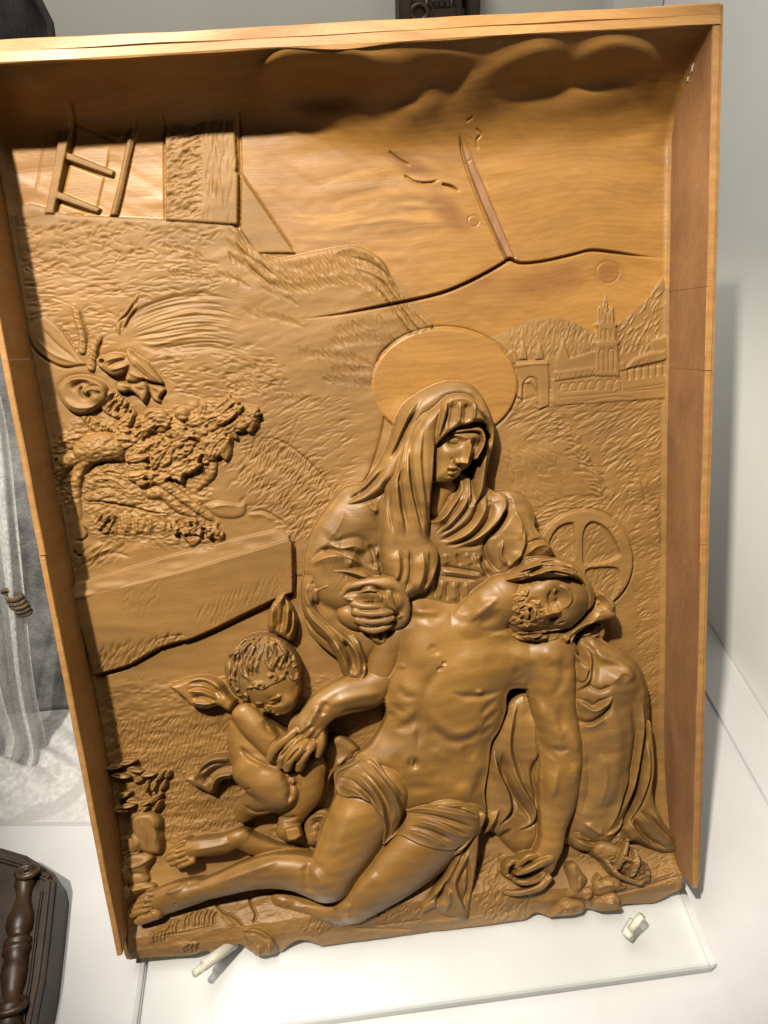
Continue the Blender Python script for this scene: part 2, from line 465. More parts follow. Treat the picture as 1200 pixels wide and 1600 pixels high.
# plank wall, ladder and the foot of the cross, top left
L = land([(258, 172), (258, 250), (259, 345), (372, 352), (373, 272), (369, 268), (371, 262), (367, 180), (366, 150), (300, 150), (262, 150)], 2.2, 4, 2.0, smooth=False)
marks(L, [(262, 180), (312, 180), (312, 340), (262, 340)], 420, 15, 3.2, 15, 0.55, 4, 14, 21)
marks(L, [(318, 185), (364, 185), (366, 345), (318, 345)], 90, 26, 2.6, 82, 0.35, 4, 6, 22)
stroke(L, [(312, 180), (314, 260), (312, 345)], 4, -0.5, z=4)
over(L, 'cross_post')
L = land([(375, 270), (396, 300), (430, 350), (462, 396), (400, 396), (376, 360)], 0.8, 3, 1.6, smooth=False)
over(L, 'wooden_brace')
stroke(H, [(374, 268), (400, 305), (432, 352), (462, 396)], 2.2, -1.8, 'cut', 1, (0.05, 0.1))
stroke(H, [(374, 180), (376, 264), (375, 352)], 3.0, -2.0, 'cut', 1, (0, 0))
stroke(H, [(257, 180), (257, 260), (258, 340)], 2.4, -1.6, 'cut', 1, (0, 0))
stroke(H, [(78, 180), (64, 250), (50, 330)], 1.6, -0.6, 'cut', 1)
def plank(pts, z, name, edge=2.0, rise=1.0, tilt=(0, 0)):
    L = layer(); slab(L, pts, z, edge, rise, smooth=False, tilt=tilt); over(L, name)
# the recess between the ladder's stiles
plank([(119, 176), (176, 176), (170, 250), (150, 335), (84, 335), (100, 262)], -0.4, 'back_panel')
stroke(H, [(124, 176), (111, 235), (98, 290), (86, 335)], 5.5, -3.2, 'cut', 0, (0, 0))
plank([(100, 168), (122, 168), (104, 240), (92, 300), (84, 334), (69, 334), (80, 280), (90, 222)], 3.2, 'ladder_stile', 3, 1.2, (5, 0))
plank([(206, 184), (218, 188), (204, 245), (190, 310), (183, 337), (171, 337), (184, 290), (196, 230)], 2.6, 'ladder_stile.001', 5, 1.2)
stroke(H, [(213, 188), (200, 245), (180, 335)], 1.3, -0.9, 'cut', 5, (0, 0))
for i, (a, b, c, d) in enumerate((((119, 182), (191, 211), (188, 220), (117, 193)), ((105, 238), (178, 267), (176, 276), (103, 250)), ((91, 299), (158, 326), (152, 333), (89, 311)))):
    plank([a, b, c, d], 2.8, 'ladder_rung' + ('' if i == 0 else '.%03d' % i), 2, 0.8, (-3, 0))
    stroke(H, [(d[0] + 1, d[1] + 3), ((c[0] + d[0]) / 2, (c[1] + d[1]) / 2 + 3.5), (c[0] - 6, c[1] + 2)], 3.2, -2.2, 'cut', 1, (0.02, 0.2))

# rocky hillside below the ladder: broken ledges and gouge cuts
hill = [(24, 338), (110, 336), (200, 340), (300, 345), (362, 352), (385, 378), (430, 404), (470, 398), (520, 388), (560, 386), (598, 408), (612, 436), (640, 478), (676, 512), (600, 545), (585, 600), (600, 650), (575, 740), (540, 780), (500, 850), (470, 900), (300, 870), (110, 930), (60, 600)]
L = layer(); slab(L, hill, 0.8, 10, 1.6, n=5)
m = (L > -1e5)
rk = noise(16, 6, 31, 12, 2)
rough_l = region([(20, 330), (250, 330), (330, 420), (330, 470), (180, 480), (120, 540), (40, 520)], 2, 5, 20)
L[m] += (0.35 * rk + 0.5 * noise(40, 26, 33) + rough_l * (0.3 * np.abs(noise(14, 5, 36, 6, 2))))[m]
marks(L, [(30, 345), (250, 345), (340, 360), (300, 395), (150, 420), (40, 430)], 210, 17, 3.0, 5, 0.6, 2, 22, 41)
marks(L, [(40, 430), (300, 400), (340, 450), (300, 470), (120, 470), (50, 520)], 220, 24, 2.4, 2, 0.5, 2, 10, 42)
marks(L, [(60, 520), (170, 470), (200, 500), (170, 540), (100, 560)], 120, 20, 2.4, 2, 0.5, 2, 14, 48)
strands(L, [(188, 525), (205, 490), (250, 466), (320, 455), (392, 470)], [(205, 535), (250, 552), (330, 548), (400, 565)], 46, 1.5, -0.85, 2, 0.5, 'ridge', 0.8)
strands(L, [(188, 525), (215, 505), (260, 490), (320, 480), (380, 490)], [(205, 535), (240, 540), (300, 530), (380, 530)], 26, 1.6, 0.7, 2, 0.5, 'ridge', 0.8)
marks(L, [(240, 545), (400, 540), (440, 600), (300, 625)], 170, 18, 3.0, -8, 0.5, 2, 14, 44)
marks(L, [(350, 560), (450, 560), (450, 620), (360, 620)], 90, 12, 3.0, -15, 0.6, 2, 25, 45)
marks(L, [(380, 640), (560, 620), (560, 740), (520, 760), (440, 700)], 160, 26, 2.4, 18, 0.4, 2, 12, 46)
marks(L, [(330, 690), (430, 660), (520, 760), (500, 840), (450, 830), (360, 770)], 240, 22, 2.8, 30, 0.65, 2, 14, 47)
for i, (a, b, c, ln) in enumerate((((255, 384), (318, 400), 10, 12), ((290, 404), (318, 408), 4, 14), ((265, 428), (330, 436), 12, 16), ((340, 428), (388, 446), 9, 16), ((412, 452), (462, 472), 9, 18), ((385, 488), (470, 506), 15, 20),
        ((520, 536), (616, 530), 20, 20), ((525, 520), (600, 500), 14, 22), ((470, 552), (580, 566), 22, 22), ((505, 594), (585, 600), 16, 22), ((520, 580), (590, 580), 14, 18), ((442, 622), (505, 628), 9, 14))):
    comb(L, [a, ((a[0] + b[0]) / 2, (a[1] + b[1]) / 2 - 3), b], c, ln, 2.6, 118, 0.95, 2, 8, 50 + i)
for i, (a, b, c) in enumerate((((395, 690), (525, 775), 34), ((385, 705), (500, 800), 30), ((375, 735), (480, 840), 26))):
    comb(L, [a, ((a[0] + b[0]) / 2 + 14, (a[1] + b[1]) / 2 - 10), b], c, 26, 3.0, 60, 1.1, 2, 10, 64 + i)
stroke(L, [(392, 684), (440, 690), (490, 730), (528, 782)], 3, -1.2, 'cut', 2)
# the ridge of turf running down to the halo
ridge = [(362, 356), (392, 372), (430, 400), (470, 404), (520, 392), (560, 392), (598, 412), (640, 470), (678, 512)]
for k in range(3):
    comb(L, [(x - 2 * k, y + 10 + 17 * k) for x, y in ridge], 60, 26, 2.8, 118, 1.25, 3, 8, 70 + k)
rb_ = region([(362, 352), (392, 366), (430, 394), (470, 398), (520, 386), (560, 384), (600, 408), (680, 512), (640, 520), (590, 470), (540, 440), (440, 440), (400, 420)], 3, 5, 6)
L[m] += (rb_ * 1.1)[m]
strokes(L, [([(360, 360), (385, 395), (410, 412)], 4, 1.6, 'fold'), ([(372, 362), (395, 385), (415, 400)], 2.5, -1.6), ([(515, 402), (545, 386), (585, 400), (610, 435)], 4, 2.0, 'fold'), ([(540, 400), (580, 412), (606, 438)], 3, -1.6, 'cut'), ([(545, 415), (575, 425), (604, 440)], 3, 1.4), ([(365, 372), (380, 400), (388, 418)], 2.5, -1.4, 'cut')], z=3)
over(L, 'hillside')

# hills, wood and meadow right of the halo
L = layer(); slab(L, [(700, 545), (760, 530), (820, 505), (880, 498), (930, 520), (975, 500), (1010, 470), (1044, 448), (1046, 700), (1046, 1330), (960, 1300), (900, 1000), (780, 800), (740, 650)], 0.12, 12, 0.5, n=5)
m = L > -1e5
L[m] += (0.45 * noise(20, 12, 61, 20, 2) + 0.12 * noise(4, 2.2, 63, 15, 2))[m]
marks(L, [(800, 512), (880, 500), (930, 520), (930, 560), (800, 550)], 260, 13, 2.2, 72, 0.45, 1, 10, 81)
marks(L, [(970, 505), (1040, 452), (1042, 540), (975, 548)], 260, 20, 2.6, 55, 0.7, 1, 12, 82)
marks(L, [(860, 605), (1040, 590), (1040, 640), (850, 650)], 150, 22, 2.4, 15, 0.45, 1, 14, 83)
marks(L, [(806, 620), (860, 640), (900, 690), (840, 690), (800, 660)], 110, 24, 2.4, 20, 0.5, 1, 10, 88)
marks(L, [(900, 650), (1040, 645), (1040, 705), (940, 730), (900, 690)], 210, 26, 2.4, 28, 0.6, 1, 9, 84)
marks(L, [(860, 650), (900, 660), (950, 760), (930, 790), (880, 700)], 110, 16, 2.6, -35, 0.6, 1, 16, 85)
marks(L, [(790, 690), (870, 700), (880, 780), (810, 790)], 90, 16, 2.6, -50, 0.45, 1, 22, 89)
marks(L, [(960, 720), (1040, 705), (1040, 1180), (1012, 1190), (985, 800)], 420, 14, 2.6, 20, 0.5, 1, 12, 86)
marks(L, [(830, 800), (900, 775), (940, 790), (850, 825)], 130, 26, 2.4, 12, 0.75, 1, 8, 87)
marks(L, [(940, 770), (990, 760), (980, 820), (950, 800)], 70, 20, 2.4, 50, 0.4, 1, 10, 90)
strokes(L, [([(850, 640), (890, 680), (930, 740), (945, 790)], 10, 1.8, 'fold'), ([(790, 660), (840, 690), (880, 750)], 9, 1.3, 'fold'), ([(930, 690), (980, 720), (1020, 790), (1030, 860)], 9, 1.5, 'fold'), ([(1000, 745), (1010, 780), (1014, 790)], 3, -1.4, 'cut'), ([(940, 700), (955, 690), (975, 705)], 4, 1.2)], z=2)
strokes(L, [([(1034, 600), (1036, 900), (1030, 1160)], 3, -0.8, 'ridge', (0.05, 0.05))], z=1)
over(L, 'meadow')

# the little town
def town(name, pts, z, rise=1.0, edge=2.0, **k):
    L = layer(); slab(L, pts, z * 0.55, edge, rise * 0.6, smooth=k.pop('smooth', False), **k); over(L, name); return L
def grooves(lst, z=3, wd=1.4, amp=-0.9):
    for p in lst: stroke(H, p, wd, amp * 0.7, 'cut', z, (0.03, 0.03))
town('town_roof', [(868, 562), (880, 530), (890, 560), (940, 545), (960, 556), (958, 580), (868, 582)], 2.0)
town('town_wall', [(862, 592), (975, 578), (1042, 570), (1042, 622), (870, 634), (862, 630)], 1.6, 0.8, 3)
town('arcade_roof', [(866, 580), (975, 566), (980, 578), (866, 596)], 2.8, 1.4, 6)
comb(H, [(870, 589), (975, 574)], 26, 12, 1.3, 65, 0.6, 3, 3, 91)
town('arcade_roof.001', [(972, 582), (990, 560), (1015, 550), (1042, 546), (1042, 562), (975, 577)], 3.2, 1.6, 6)
comb(H, [(985, 572), (1040, 556)], 16, 14, 1.4, 55, 0.6, 4, 5, 92)
town('round_tower', [(1018, 532), (1042, 524), (1042, 548), (1018, 552)], 2.6, 0.8)
for i, x in enumerate(range(882, 972, 14)):
    stroke(H, [(x - 6, 608), (x - 5, 602 - (x - 882) * 0.05), (x, 599 - (x - 882) * 0.08), (x + 5, 602 - (x - 882) * 0.09), (x + 6, 608)], 1.5, -0.9, 'cut', 2, (0, 0))
for x in range(983, 1040, 11):
    stroke(H, [(x, 578 - (x - 983) * 0.14), (x, 592 - (x - 983) * 0.14)], 2.6, -1.3, 'cut', 2, (0, 0))
grooves([[(866, 597), (920, 590), (976, 580), (1042, 566)], [(870, 622), (940, 616), (1042, 606)], [(880, 612), (930, 608)], [(960, 612), (1040, 600)], [(910, 628), (960, 620), (990, 622)]], 2, 1.4, -0.8)
town('gate_tower', [(806, 566), (856, 562), (858, 592), (858, 634), (842, 640), (838, 610), (830, 598), (818, 600), (816, 625), (806, 618)], 2.4, 1.0, 3)
stroke(H, [(818, 626), (819, 600), (829, 590), (840, 598), (842, 634)], 2.2, -1.6, 'cut', 2, (0, 0))
stroke(H, [(806, 572), (832, 569), (858, 568)], 1.6, 0.9, 'ridge', 3, (0, 0))
for i, x in enumerate((817, 843)):
    town('turret' + ('' if i == 0 else '.001'), [(x - 7, 562), (x - 6, 552), (x, 533), (x + 6, 551), (x + 7, 562)], 2.6, 1.4, 4)
town('small_house', [(790, 556), (800, 546), (808, 556), (808, 568), (790, 568)], 1.8)
town('bell_tower', [(930, 588), (931, 538), (929, 536), (934, 533), (934, 511), (932, 508), (936, 504), (937, 480), (941, 478), (944, 488), (945, 476), (947, 462), (950, 477), (951, 489), (954, 480), (959, 479), (960, 503), (965, 507), (963, 511), (963, 532), (968, 535), (966, 538), (968, 588)], 3.0, 1.6, 5)
grooves([[(930, 536), (948, 538), (968, 535)], [(932, 508), (948, 510), (965, 507)], [(938, 582), (938, 552), (942, 546), (946, 552), (946, 582)], [(953, 582), (953, 550), (957, 545), (961, 550), (961, 580)], [(941, 532), (941, 516)], [(949, 532), (949, 514)], [(957, 530), (957, 515)], [(942, 502), (942, 490)], [(949, 504), (949, 486)], [(956, 502), (956, 488)]], 4, 1.5, -1.2)
stroke(H, [(932, 508), (948, 510), (965, 507)], 1.6, 0.9, 'ridge', 4, (0, 0)); stroke(H, [(930, 536), (948, 538), (968, 535)], 1.6, 0.9, 'ridge', 4, (0, 0))

# haloes: thin raised discs
th = np.linspace(0, 2 * np.pi, 48, endpoint=False)
L = layer(); slab(L, np.column_stack([694 + 114 * np.cos(th), 601 + 88 * np.sin(th)]), 1.6, 4, 1.2, smooth=False); L[L > -1e5] += 0.1
over(L, 'halo')
stroke(H, np.column_stack([694 + 117 * np.cos(th - 2.5), 601 + 91 * np.sin(th - 2.5)])[:38], 2.2, -1.3, 'cut', 1.5, (0.02, 0.02))
L = layer(); slab(L, np.column_stack([913 + 76 * np.cos(th), 876 + 79 * np.sin(th)]), 3.2, 4, 1.2, smooth=False)
for hole in ([(858, 850), (870, 826), (890, 817), (897, 824), (897, 870), (885, 872), (868, 860)], [(911, 876), (911, 836), (918, 819), (930, 816), (950, 828), (966, 856), (966, 870), (940, 880), (916, 882)], [(915, 893), (935, 887), (964, 888), (968, 905), (962, 925), (952, 938), (925, 925)], [(860, 885), (895, 886), (897, 925), (870, 930)]):
    M = region(hole, 3.5, 6, 1.2); L -= np.where(L > -1e5, 3.2 * M, 0)
marks(L, [(912, 820), (966, 835), (966, 930), (915, 930)], 70, 16, 2.4, 40, 0.5, 2, 10, 95)
marks(L, [(858, 825), (897, 820), (897, 870), (862, 870)], 40, 14, 2.4, 40, 0.5, 2, 10, 96)
over(L, 'cross_halo')
stroke(H, np.column_stack([913 + 79 * np.cos(th - 1.9), 876 + 82 * np.sin(th - 1.9)])[:30], 2.0, -1.3, 'cut', 2, (0.02, 0.02))

# the stone slab behind the child: top face and front face
L = layer(); slab(L, [(108, 925), (118, 912), (300, 858), (430, 828), (452, 836), (452, 846), (300, 892), (115, 938)], 7, 3, 1.0, smooth=False, tilt=(0, -16))
L[L > -1e5] += (0.5 * noise(12, 5, 101))[L > -1e5]
over(L, 'stone_slab')
L = layer(); slab(L, [(112, 936), (300, 888), (452, 842), (457, 850), (458, 926), (430, 936), (380, 960), (330, 985), (300, 998), (250, 1012), (200, 1040), (145, 1056), (130, 1000)], 8, 3, 1.4, smooth=False, tilt=(0, 6))
marks(L, [(200, 920), (260, 905), (240, 960), (190, 960)], 26, 18, 2.0, 60, 0.35, 9, 8, 102)
marks(L, [(310, 950), (440, 900), (448, 925), (330, 975)], 60, 26, 2.0, 65, 0.4, 9, 6, 103)
marks(L, [(150, 1020), (280, 990), (290, 1000), (160, 1050)], 60, 22, 3.0, 55, 0.9, 9, 14, 104)
over(L, 'stone_slab')
strokes(H, [([(145, 1058), (200, 1042), (250, 1014), (292, 1001)], 4, -3, 'cut', (0.05, 0.05)), ([(292, 1001), (296, 1002), (340, 984), (400, 955), (458, 928)], 4, -3.5, 'cut', (0.02, 0.02)), ([(459, 845), (462, 890), (459, 928)], 3, -2.2, 'cut', (0.05, 0.02)), ([(250, 1012), (246, 1000), (285, 992), (296, 1000)], 2, -1.2, 'cut')], z=6)
strokes(H, [([(208, 1050), (220, 1066), (226, 1082)], 1.8, -0.6, 'cut')], z=3)

# turf between the slab and the feet
TM = region([(140, 1090), (260, 1060), (520, 1060), (600, 1200), (560, 1340), (300, 1330), (190, 1380), (160, 1200)], 4, 6, 6)
H += TM * (0.9 * noise(12, 7, 111, 10, 2) + 0.4 * noise(4, 2, 113, 5))
for k, y in enumerate(range(1128, 1300, 17)):
    comb(H, [(165 + (y - 1100) * 0.16, y + 6), (270, y), (400, y - 16)], 34, 22, 2.6, 70, 1.2, 4, 14, 120 + k, TM)

# cracks across the board and the let-in repair strip
crack = [(460, 500), (520, 493), (580, 482), (640, 470), (690, 458), (730, 442), (765, 424), (797, 405)]
stroke(H, crack, 2.9, -9, 'cut', 0.5, (0.5, 0.0), 8)
stroke(H, [(797, 404), (815, 411), (850, 408), (895, 398), (925, 391), (960, 394), (1000, 400), (1042, 404)], 2.3, -7, 'cut', 0.5, (0.0, 0.4), 8)
L = layer(); slab(L, [(718, 211), (727, 222), (738, 250), (762, 305), (786, 362), (804, 404), (790, 402), (768, 352), (745, 298), (731, 258), (720, 228)], -0.2, 2, 0.9, smooth=False)
over(L, 'repair_strip')
stroke(H, [(716, 208), (728, 256), (745, 302), (768, 356), (792, 405)], 2.6, -4.5, 'cut', 0.5, (0.1, 0), 8)
stroke(H, [(722, 212), (742, 252), (765, 305), (805, 402)], 1.2, -1.6, 'cut', 0.5, (0.1, 0), 8)
stroke(H, [(728, 255), (736, 249)], 1.2, -1.2, 'cut', 0.5, (0, 0))
for p, a in (([(607, 236), (622, 248), (642, 259)], -2.6), ([(630, 273), (650, 284), (672, 285), (688, 280)], -3.0), ([(690, 287), (706, 291), (718, 300)], -4.5), ([(740, 204), (750, 212), (744, 220), (748, 236)], -1.6), ([(724, 196), (735, 190)], -1.0)):
    stroke(H, p, 2.0, a, 'cut', 0.5, (0.1, 0.2))
for cx, cy, r in ((740, 345, 9), (950, 425, 18)):
    stroke(H, np.column_stack([cx + r * np.cos(th), cy + r * 0.95 * np.sin(th)])[list(range(48)) + [0]], 1.0, -0.8, 'cut', 0.5, (0, 0), 2)

# everything below the sky is land
PARTS.append('landscape')
_gm = region([(-30, 335), (360, 352), (440, 402), (600, 415), (690, 515), (760, 530), (820, 505), (880, 498), (930, 520), (975, 500), (1010, 470), (1060, 440), (1100, 1500), (100, 1500)], 0, 4, 0, False)
LAB[(LAB == 0) & (_gm > 0.5)] = PARTS.index('landscape')
# ------------------------------------------------------------------ figures
def Z(x0, y0, s):
    return lambda pts: [(x0 + p[0] / s, y0 + p[1] / s) + tuple(p[2:]) for p in pts]
zA = Z(600, 580, 5.4545); zB = Z(440, 730, 2.609); zC = Z(740, 840, 4.615); zD = Z(260, 900, 3.158)
zE = Z(180, 1200, 2.308); zT = Z(560, 920, 3.158); zR = Z(640, 1180, 2.5)
def fingers(L, lst, q=0.95, k=0.8):
    """each finger: rows px (x, y, z, r)"""
    for f in lst: tube(L, f, q, k, 5)

# ---- seated woman: gown
GAIN = 1.45; WF = 0.9
L = layer()
slab(L, [(540, 782), (514, 812), (494, 850), (478, 892), (471, 926), (474, 956), (492, 1000), (560, 1040), (640, 1010), (760, 960), (840, 890), (864, 862), (842, 845), (818, 822), (797, 790), (766, 764), (700, 735), (600, 735)], 9, 46, 17, n=6)
tube(L, [(560, 800, 10, 44), (528, 850, 14, 46), (520, 900, 18, 44), (545, 925, 22, 36)], 0.75, 8)
ball(L, 790, 815, 12, 48, 50, 30, 0.55, 6)
ball(L, 700, 846, 12, 60, 52, 0, 0.5, 8)
tube(L, [(800, 830, 14, 34), (835, 870, 16, 30)], 0.7, 6)
soften(L, 1.5)
# bosom folds swinging from the right shoulder to the panel of the veil
strokes(L, zA([]) and [] or [
    (zA([(650, 1010), (560, 1150), (440, 1330)]), 6, 2.6, 'fold'), (zA([(740, 1000), (650, 1180), (460, 1390)]), 6, 3.2, 'fold'),
    (zA([(700, 1050), (600, 1220), (440, 1380)]), 3, -2.2), (zA([(820, 1060), (760, 1250), (620, 1370), (460, 1450)]), 5, -4.5),
    (zA([(880, 1030), (830, 1220), (700, 1380), (500, 1480)]), 7, 3.6, 'fold'), (zA([(930, 1060), (900, 1240), (760, 1400), (540, 1490)]), 3.5, -2.6),
    (zA([(960, 1010), (1030, 1110), (960, 1260), (800, 1410), (580, 1500)]), 8, 4.0, 'fold'), (zA([(1060, 1140), (1000, 1290), (860, 1440)]), 5, -4),
    (zA([(1090, 1150), (1160, 1300), (1150, 1450)]), 9, 2.2), (zA([(560, 1120), (640, 1000)]), 3, 2.0)], z=26)
strokes(L, [
    (zB([(985, 250), (975, 330), (930, 400)]), 6, 2.4, 'fold'), (zB([(840, 260), (830, 340), (870, 410), (900, 420)]), 6, -3), (zB([(900, 290), (890, 360), (925, 410)]), 4, 2.0),
    (zB([(815, 350), (825, 410), (845, 440), (850, 470)]), 6, -3.5), (zB([(780, 345), (800, 400), (830, 450)]), 5, 2.5),
    (zB([(640, 402), (720, 415), (815, 432)]), 4, -1.8), (zB([(645, 425), (720, 430), (820, 448)]), 6, 1.5), (zB([(640, 440), (700, 450), (800, 462)]), 3, -1.2),
    (zB([(662, 350), (672, 400)]), 4, 1.0), (zB([(712, 348), (728, 405)]), 3, -1.1), (zB([(750, 345), (768, 405)]), 4, 1.1), (zB([(790, 350), (800, 410)]), 3, -1.0),
    (zB([(618, 452), (596, 525)]), 4, 1.1), (zB([(655, 456), (640, 545)]), 4, 1.0), (zB([(635, 455), (622, 532)]), 2.6, -1.1), (zB([(700, 462), (706, 552)]), 5, 1.0), (zB([(676, 460), (672, 548)]), 2.6, -1.0), (zB([(748, 465), (760, 545)]), 4, 1.0), (zB([(722, 465), (732, 548)]), 2.6, -1.0),
    # shoulder and sleeve on the left
    (zB([(350, 130), (370, 170), (400, 180)]), 8, 2.0), (zB([(260, 170), (230, 240), (190, 300)]), 14, 1.5), (zB([(190, 310), (240, 330), (300, 320), (350, 350)]), 10, 2.8, 'fold'),
    (zB([(150, 330), (230, 345), (300, 390)]), 6, -2.5), (zB([(110, 400), (200, 360), (280, 370), (340, 410)]), 8, 3, 'fold'),
    (zB([(350, 310), (375, 360), (380, 420)]), 7, -3.2), (zB([(400, 320), (380, 380), (400, 440), (430, 460)]), 8, 3, 'fold'), (zB([(440, 350), (420, 420), (440, 460)]), 10, -2.0)], z=24)
nk = region(zA([(400, 900), (600, 900), (640, 1000), (565, 1130), (485, 1238), (385, 1255), (370, 1050)]), 20, 5, 2.0)
L -= np.where(L > -1e5, nk * 14, 0)
stroke(L, zA([(390, 1258), (480, 1248), (565, 1135), (645, 1000)]), 2.6, 2.6, 'ridge', 24, (0.1, 0.1))
over(L, 'gown')
# sleeve: rolled cuff and the hanging lobe
L = layer()
slab(L, zB([(88, 440), (150, 395), (250, 388), (340, 400), (410, 450), (440, 480), (330, 480), (230, 500), (190, 520), (165, 560), (190, 610), (260, 660), (320, 700), (345, 770), (345, 850), (305, 880), (262, 868), (232, 800), (195, 720), (130, 660), (85, 580), (76, 500)]), 18, 20, 13, n=5, tilt=(4, 0))
strokes(L, [
    (zB([(100, 450), (180, 425), (280, 425), (370, 460), (410, 480)]), 7, 3.5, 'fold'), (zB([(110, 480), (190, 455), (290, 450), (350, 470)]), 4, -3), (zB([(130, 510), (200, 480), (280, 470), (340, 482)]), 6, 3.0, 'fold'),
    (zB([(95, 500), (110, 560), (170, 620), (240, 680), (300, 740), (330, 810)]), 7, 3.5, 'fold'), (zB([(125, 510), (140, 570), (200, 630), (270, 690), (310, 760)]), 5, -3.0),
    (zB([(160, 540), (175, 590), (250, 650), (310, 710), (335, 790)]), 6, 2.8), (zB([(215, 700), (250, 770), (275, 850)]), 6, 3.2, 'fold'), (zB([(250, 690), (285, 770), (300, 850)]), 6, -4.5), (zB([(262, 860), (300, 875), (338, 850), (342, 790)]), 4, 3.2)], z=30)
strokes(L, [(zB([(150, 400), (230, 398), (320, 420), (390, 470)]), 5, 2.2, 'fold'), (zB([(90, 540), (120, 610), (180, 670), (225, 730), (255, 800)]), 5, 2.4, 'fold'), (zB([(110, 470), (100, 520), (125, 580)]), 5, 2.0), (zB([(200, 500), (180, 540), (190, 580)]), 4, -2.5), (zB([(270, 700), (310, 770), (325, 850)]), 4, 2.2)], z=32)
over(L, 'sleeve')
# ---- her left leg under the gown, right of the man's arm, and the cloth between arm and body
L = layer()
slab(L, [(905, 990), (940, 1000), (985, 1030), (1003, 1062), (1008, 1110), (1004, 1170), (990, 1230), (966, 1290), (948, 1330), (915, 1325), (890, 1300), (880, 1240), (872, 1150), (880, 1060)], 13, 40, 24, n=6)
tube(L, [(945, 1085, 16, 52), (945, 1150, 14, 52), (925, 1240, 14, 42), (905, 1300, 14, 26)], 0.92, 10)
ball(L, 955, 1075, 22, 46, 44, 0, 0.8, 10)
soften(L, 2.0)
zq = Z(700, 880, 2.222)
strokes(L, [
    (zq([(470, 270), (490, 330), (480, 400), (440, 450)]), 7, 4, 'fold'), (zq([(440, 270), (460, 350), (445, 430)]), 5, -3.5), (zq([(440, 470), (490, 510), (530, 490), (560, 460)]), 6, 4, 'fold'), (zq([(445, 530), (480, 555), (530, 525), (565, 470)]), 5, -3.5), (zq([(455, 555), (490, 565), (540, 530)]), 5, 2.0),
    (zq([(550, 420), (600, 380), (650, 410)]), 12, 2.0), (zq([(680, 470), (675, 600), (650, 760), (610, 880)]), 7, 3.2, 'fold'), (zq([(655, 560), (650, 680), (620, 800), (590, 900)]), 6, -3.0), (zq([(640, 700), (610, 800), (570, 900), (545, 940)]), 7, 2.5), (zq([(470, 900), (510, 930), (545, 945)]), 6, 2.2), (zq([(480, 640), (490, 760), (470, 880)]), 9, -2.2), (zq([(520, 650), (540, 740), (520, 860)]), 12, 1.8), (zq([(620, 880), (600, 920), (545, 950)]), 4, 2.2), (zq([(500, 300), (545, 330), (600, 350), (650, 400)]), 8, 1.6, 'soft'), (zq([(445, 600), (455, 720), (440, 860)]), 8, 1.6, 'soft'), (zq([(540, 480), (580, 620), (570, 760), (530, 880)]), 16, 2.2, 'soft'), (zq([(630, 480), (655, 600), (635, 740), (590, 880)]), 9, -2.0, 'soft'), (zq([(480, 420), (520, 440), (560, 420)]), 5, -2.0)], z=36)
over(L, 'skirt')
L = layer()   # hem spreading to the right board and over the ground
slab(L, zq([(680, 560), (700, 560), (712, 700), (705, 800), (740, 890), (812, 985), (808, 1005), (740, 1004), (690, 985), (640, 965), (600, 975), (560, 985), (500, 1000), (440, 990), (420, 950), (450, 920), (540, 940), (600, 900), (640, 820), (662, 700)]), 22, 12, 8, n=5)
strokes(L, [(zq([(690, 590), (697, 720), (670, 820), (620, 920)]), 5, 3.0, 'fold'), (zq([(672, 720), (650, 820), (600, 910), (560, 950)]), 4, -2.4), (zq([(650, 850), (720, 925), (806, 998)]), 5, 3.0, 'fold'), (zq([(640, 870), (690, 945), (770, 998)]), 4, -3), (zq([(625, 890), (665, 950), (720, 995)]), 5, 2.6, 'fold'), (zq([(600, 920), (640, 970)]), 4, -2.4), (zq([(700, 850), (750, 920), (800, 975)]), 4, 2.2), (zq([(440, 960), (500, 985), (570, 975), (610, 950)]), 5, 2.6, 'fold'), (zq([(460, 935), (520, 965), (580, 955)]), 4, -2.4), (zq([(430, 930), (480, 960), (560, 960)]), 4, 2.0)], z=32)
over(L, 'skirt')
L = layer()   # cloth hanging between the body and the arm, spreading on the ground
slab(L, [(826, 1078), (850, 1100), (862, 1180), (858, 1260), (850, 1310), (815, 1340), (800, 1330), (770, 1300), (748, 1300), (742, 1260), (752, 1200), (764, 1150), (790, 1100)], 15, 26, 12, n=5)
strokes(L, [
    (zq([(250, 460), (220, 560), (215, 660), (250, 760), (300, 860)]), 7, 3, 'fold'), (zq([(290, 450), (320, 560), (330, 650), (320, 760), (335, 880)]), 7, 3.2, 'fold'), (zq([(300, 480), (300, 640), (320, 740)]), 12, 2.0), (zq([(330, 640), (300, 720), (310, 800), (340, 880)]), 5, -4),
    (zq([(160, 640), (170, 720), (205, 800), (210, 860), (170, 920)]), 6, 4.5, 'fold'), (zq([(190, 640), (200, 730), (235, 810), (280, 870), (290, 920)]), 6, -4), (zq([(215, 690), (250, 780), (300, 850), (290, 900), (240, 930)]), 6, 3.8, 'fold'), (zq([(180, 850), (150, 910), (130, 960), (140, 1010)]), 6, 3.5, 'fold'), (zq([(230, 920), (190, 960), (180, 1020)]), 5, -3.5), (zq([(160, 930), (165, 980), (190, 1010)]), 5, 2.5)], z=30)
over(L, 'skirt')
L = layer()   # the corner of cloth under the man's thigh
slab(L, zR([(190, 360), (265, 290), (262, 420), (245, 520), (225, 632), (170, 630), (120, 620), (100, 600), (45, 620), (40, 590), (60, 560), (130, 470)]), 33, 14, 7, n=5)
strokes(L, [(zR([(225, 340), (180, 430), (130, 520), (60, 590)]), 6, 3, 'fold'), (zR([(250, 370), (200, 450), (180, 520), (225, 625)]), 6, 3.5, 'fold'), (zR([(235, 400), (240, 500), (215, 600)]), 5, -3), (zR([(160, 480), (130, 540), (110, 605)]), 5, -3.5), (zR([(150, 520), (160, 570), (140, 620)]), 5, 2.5)], z=50)
over(L, 'skirt')

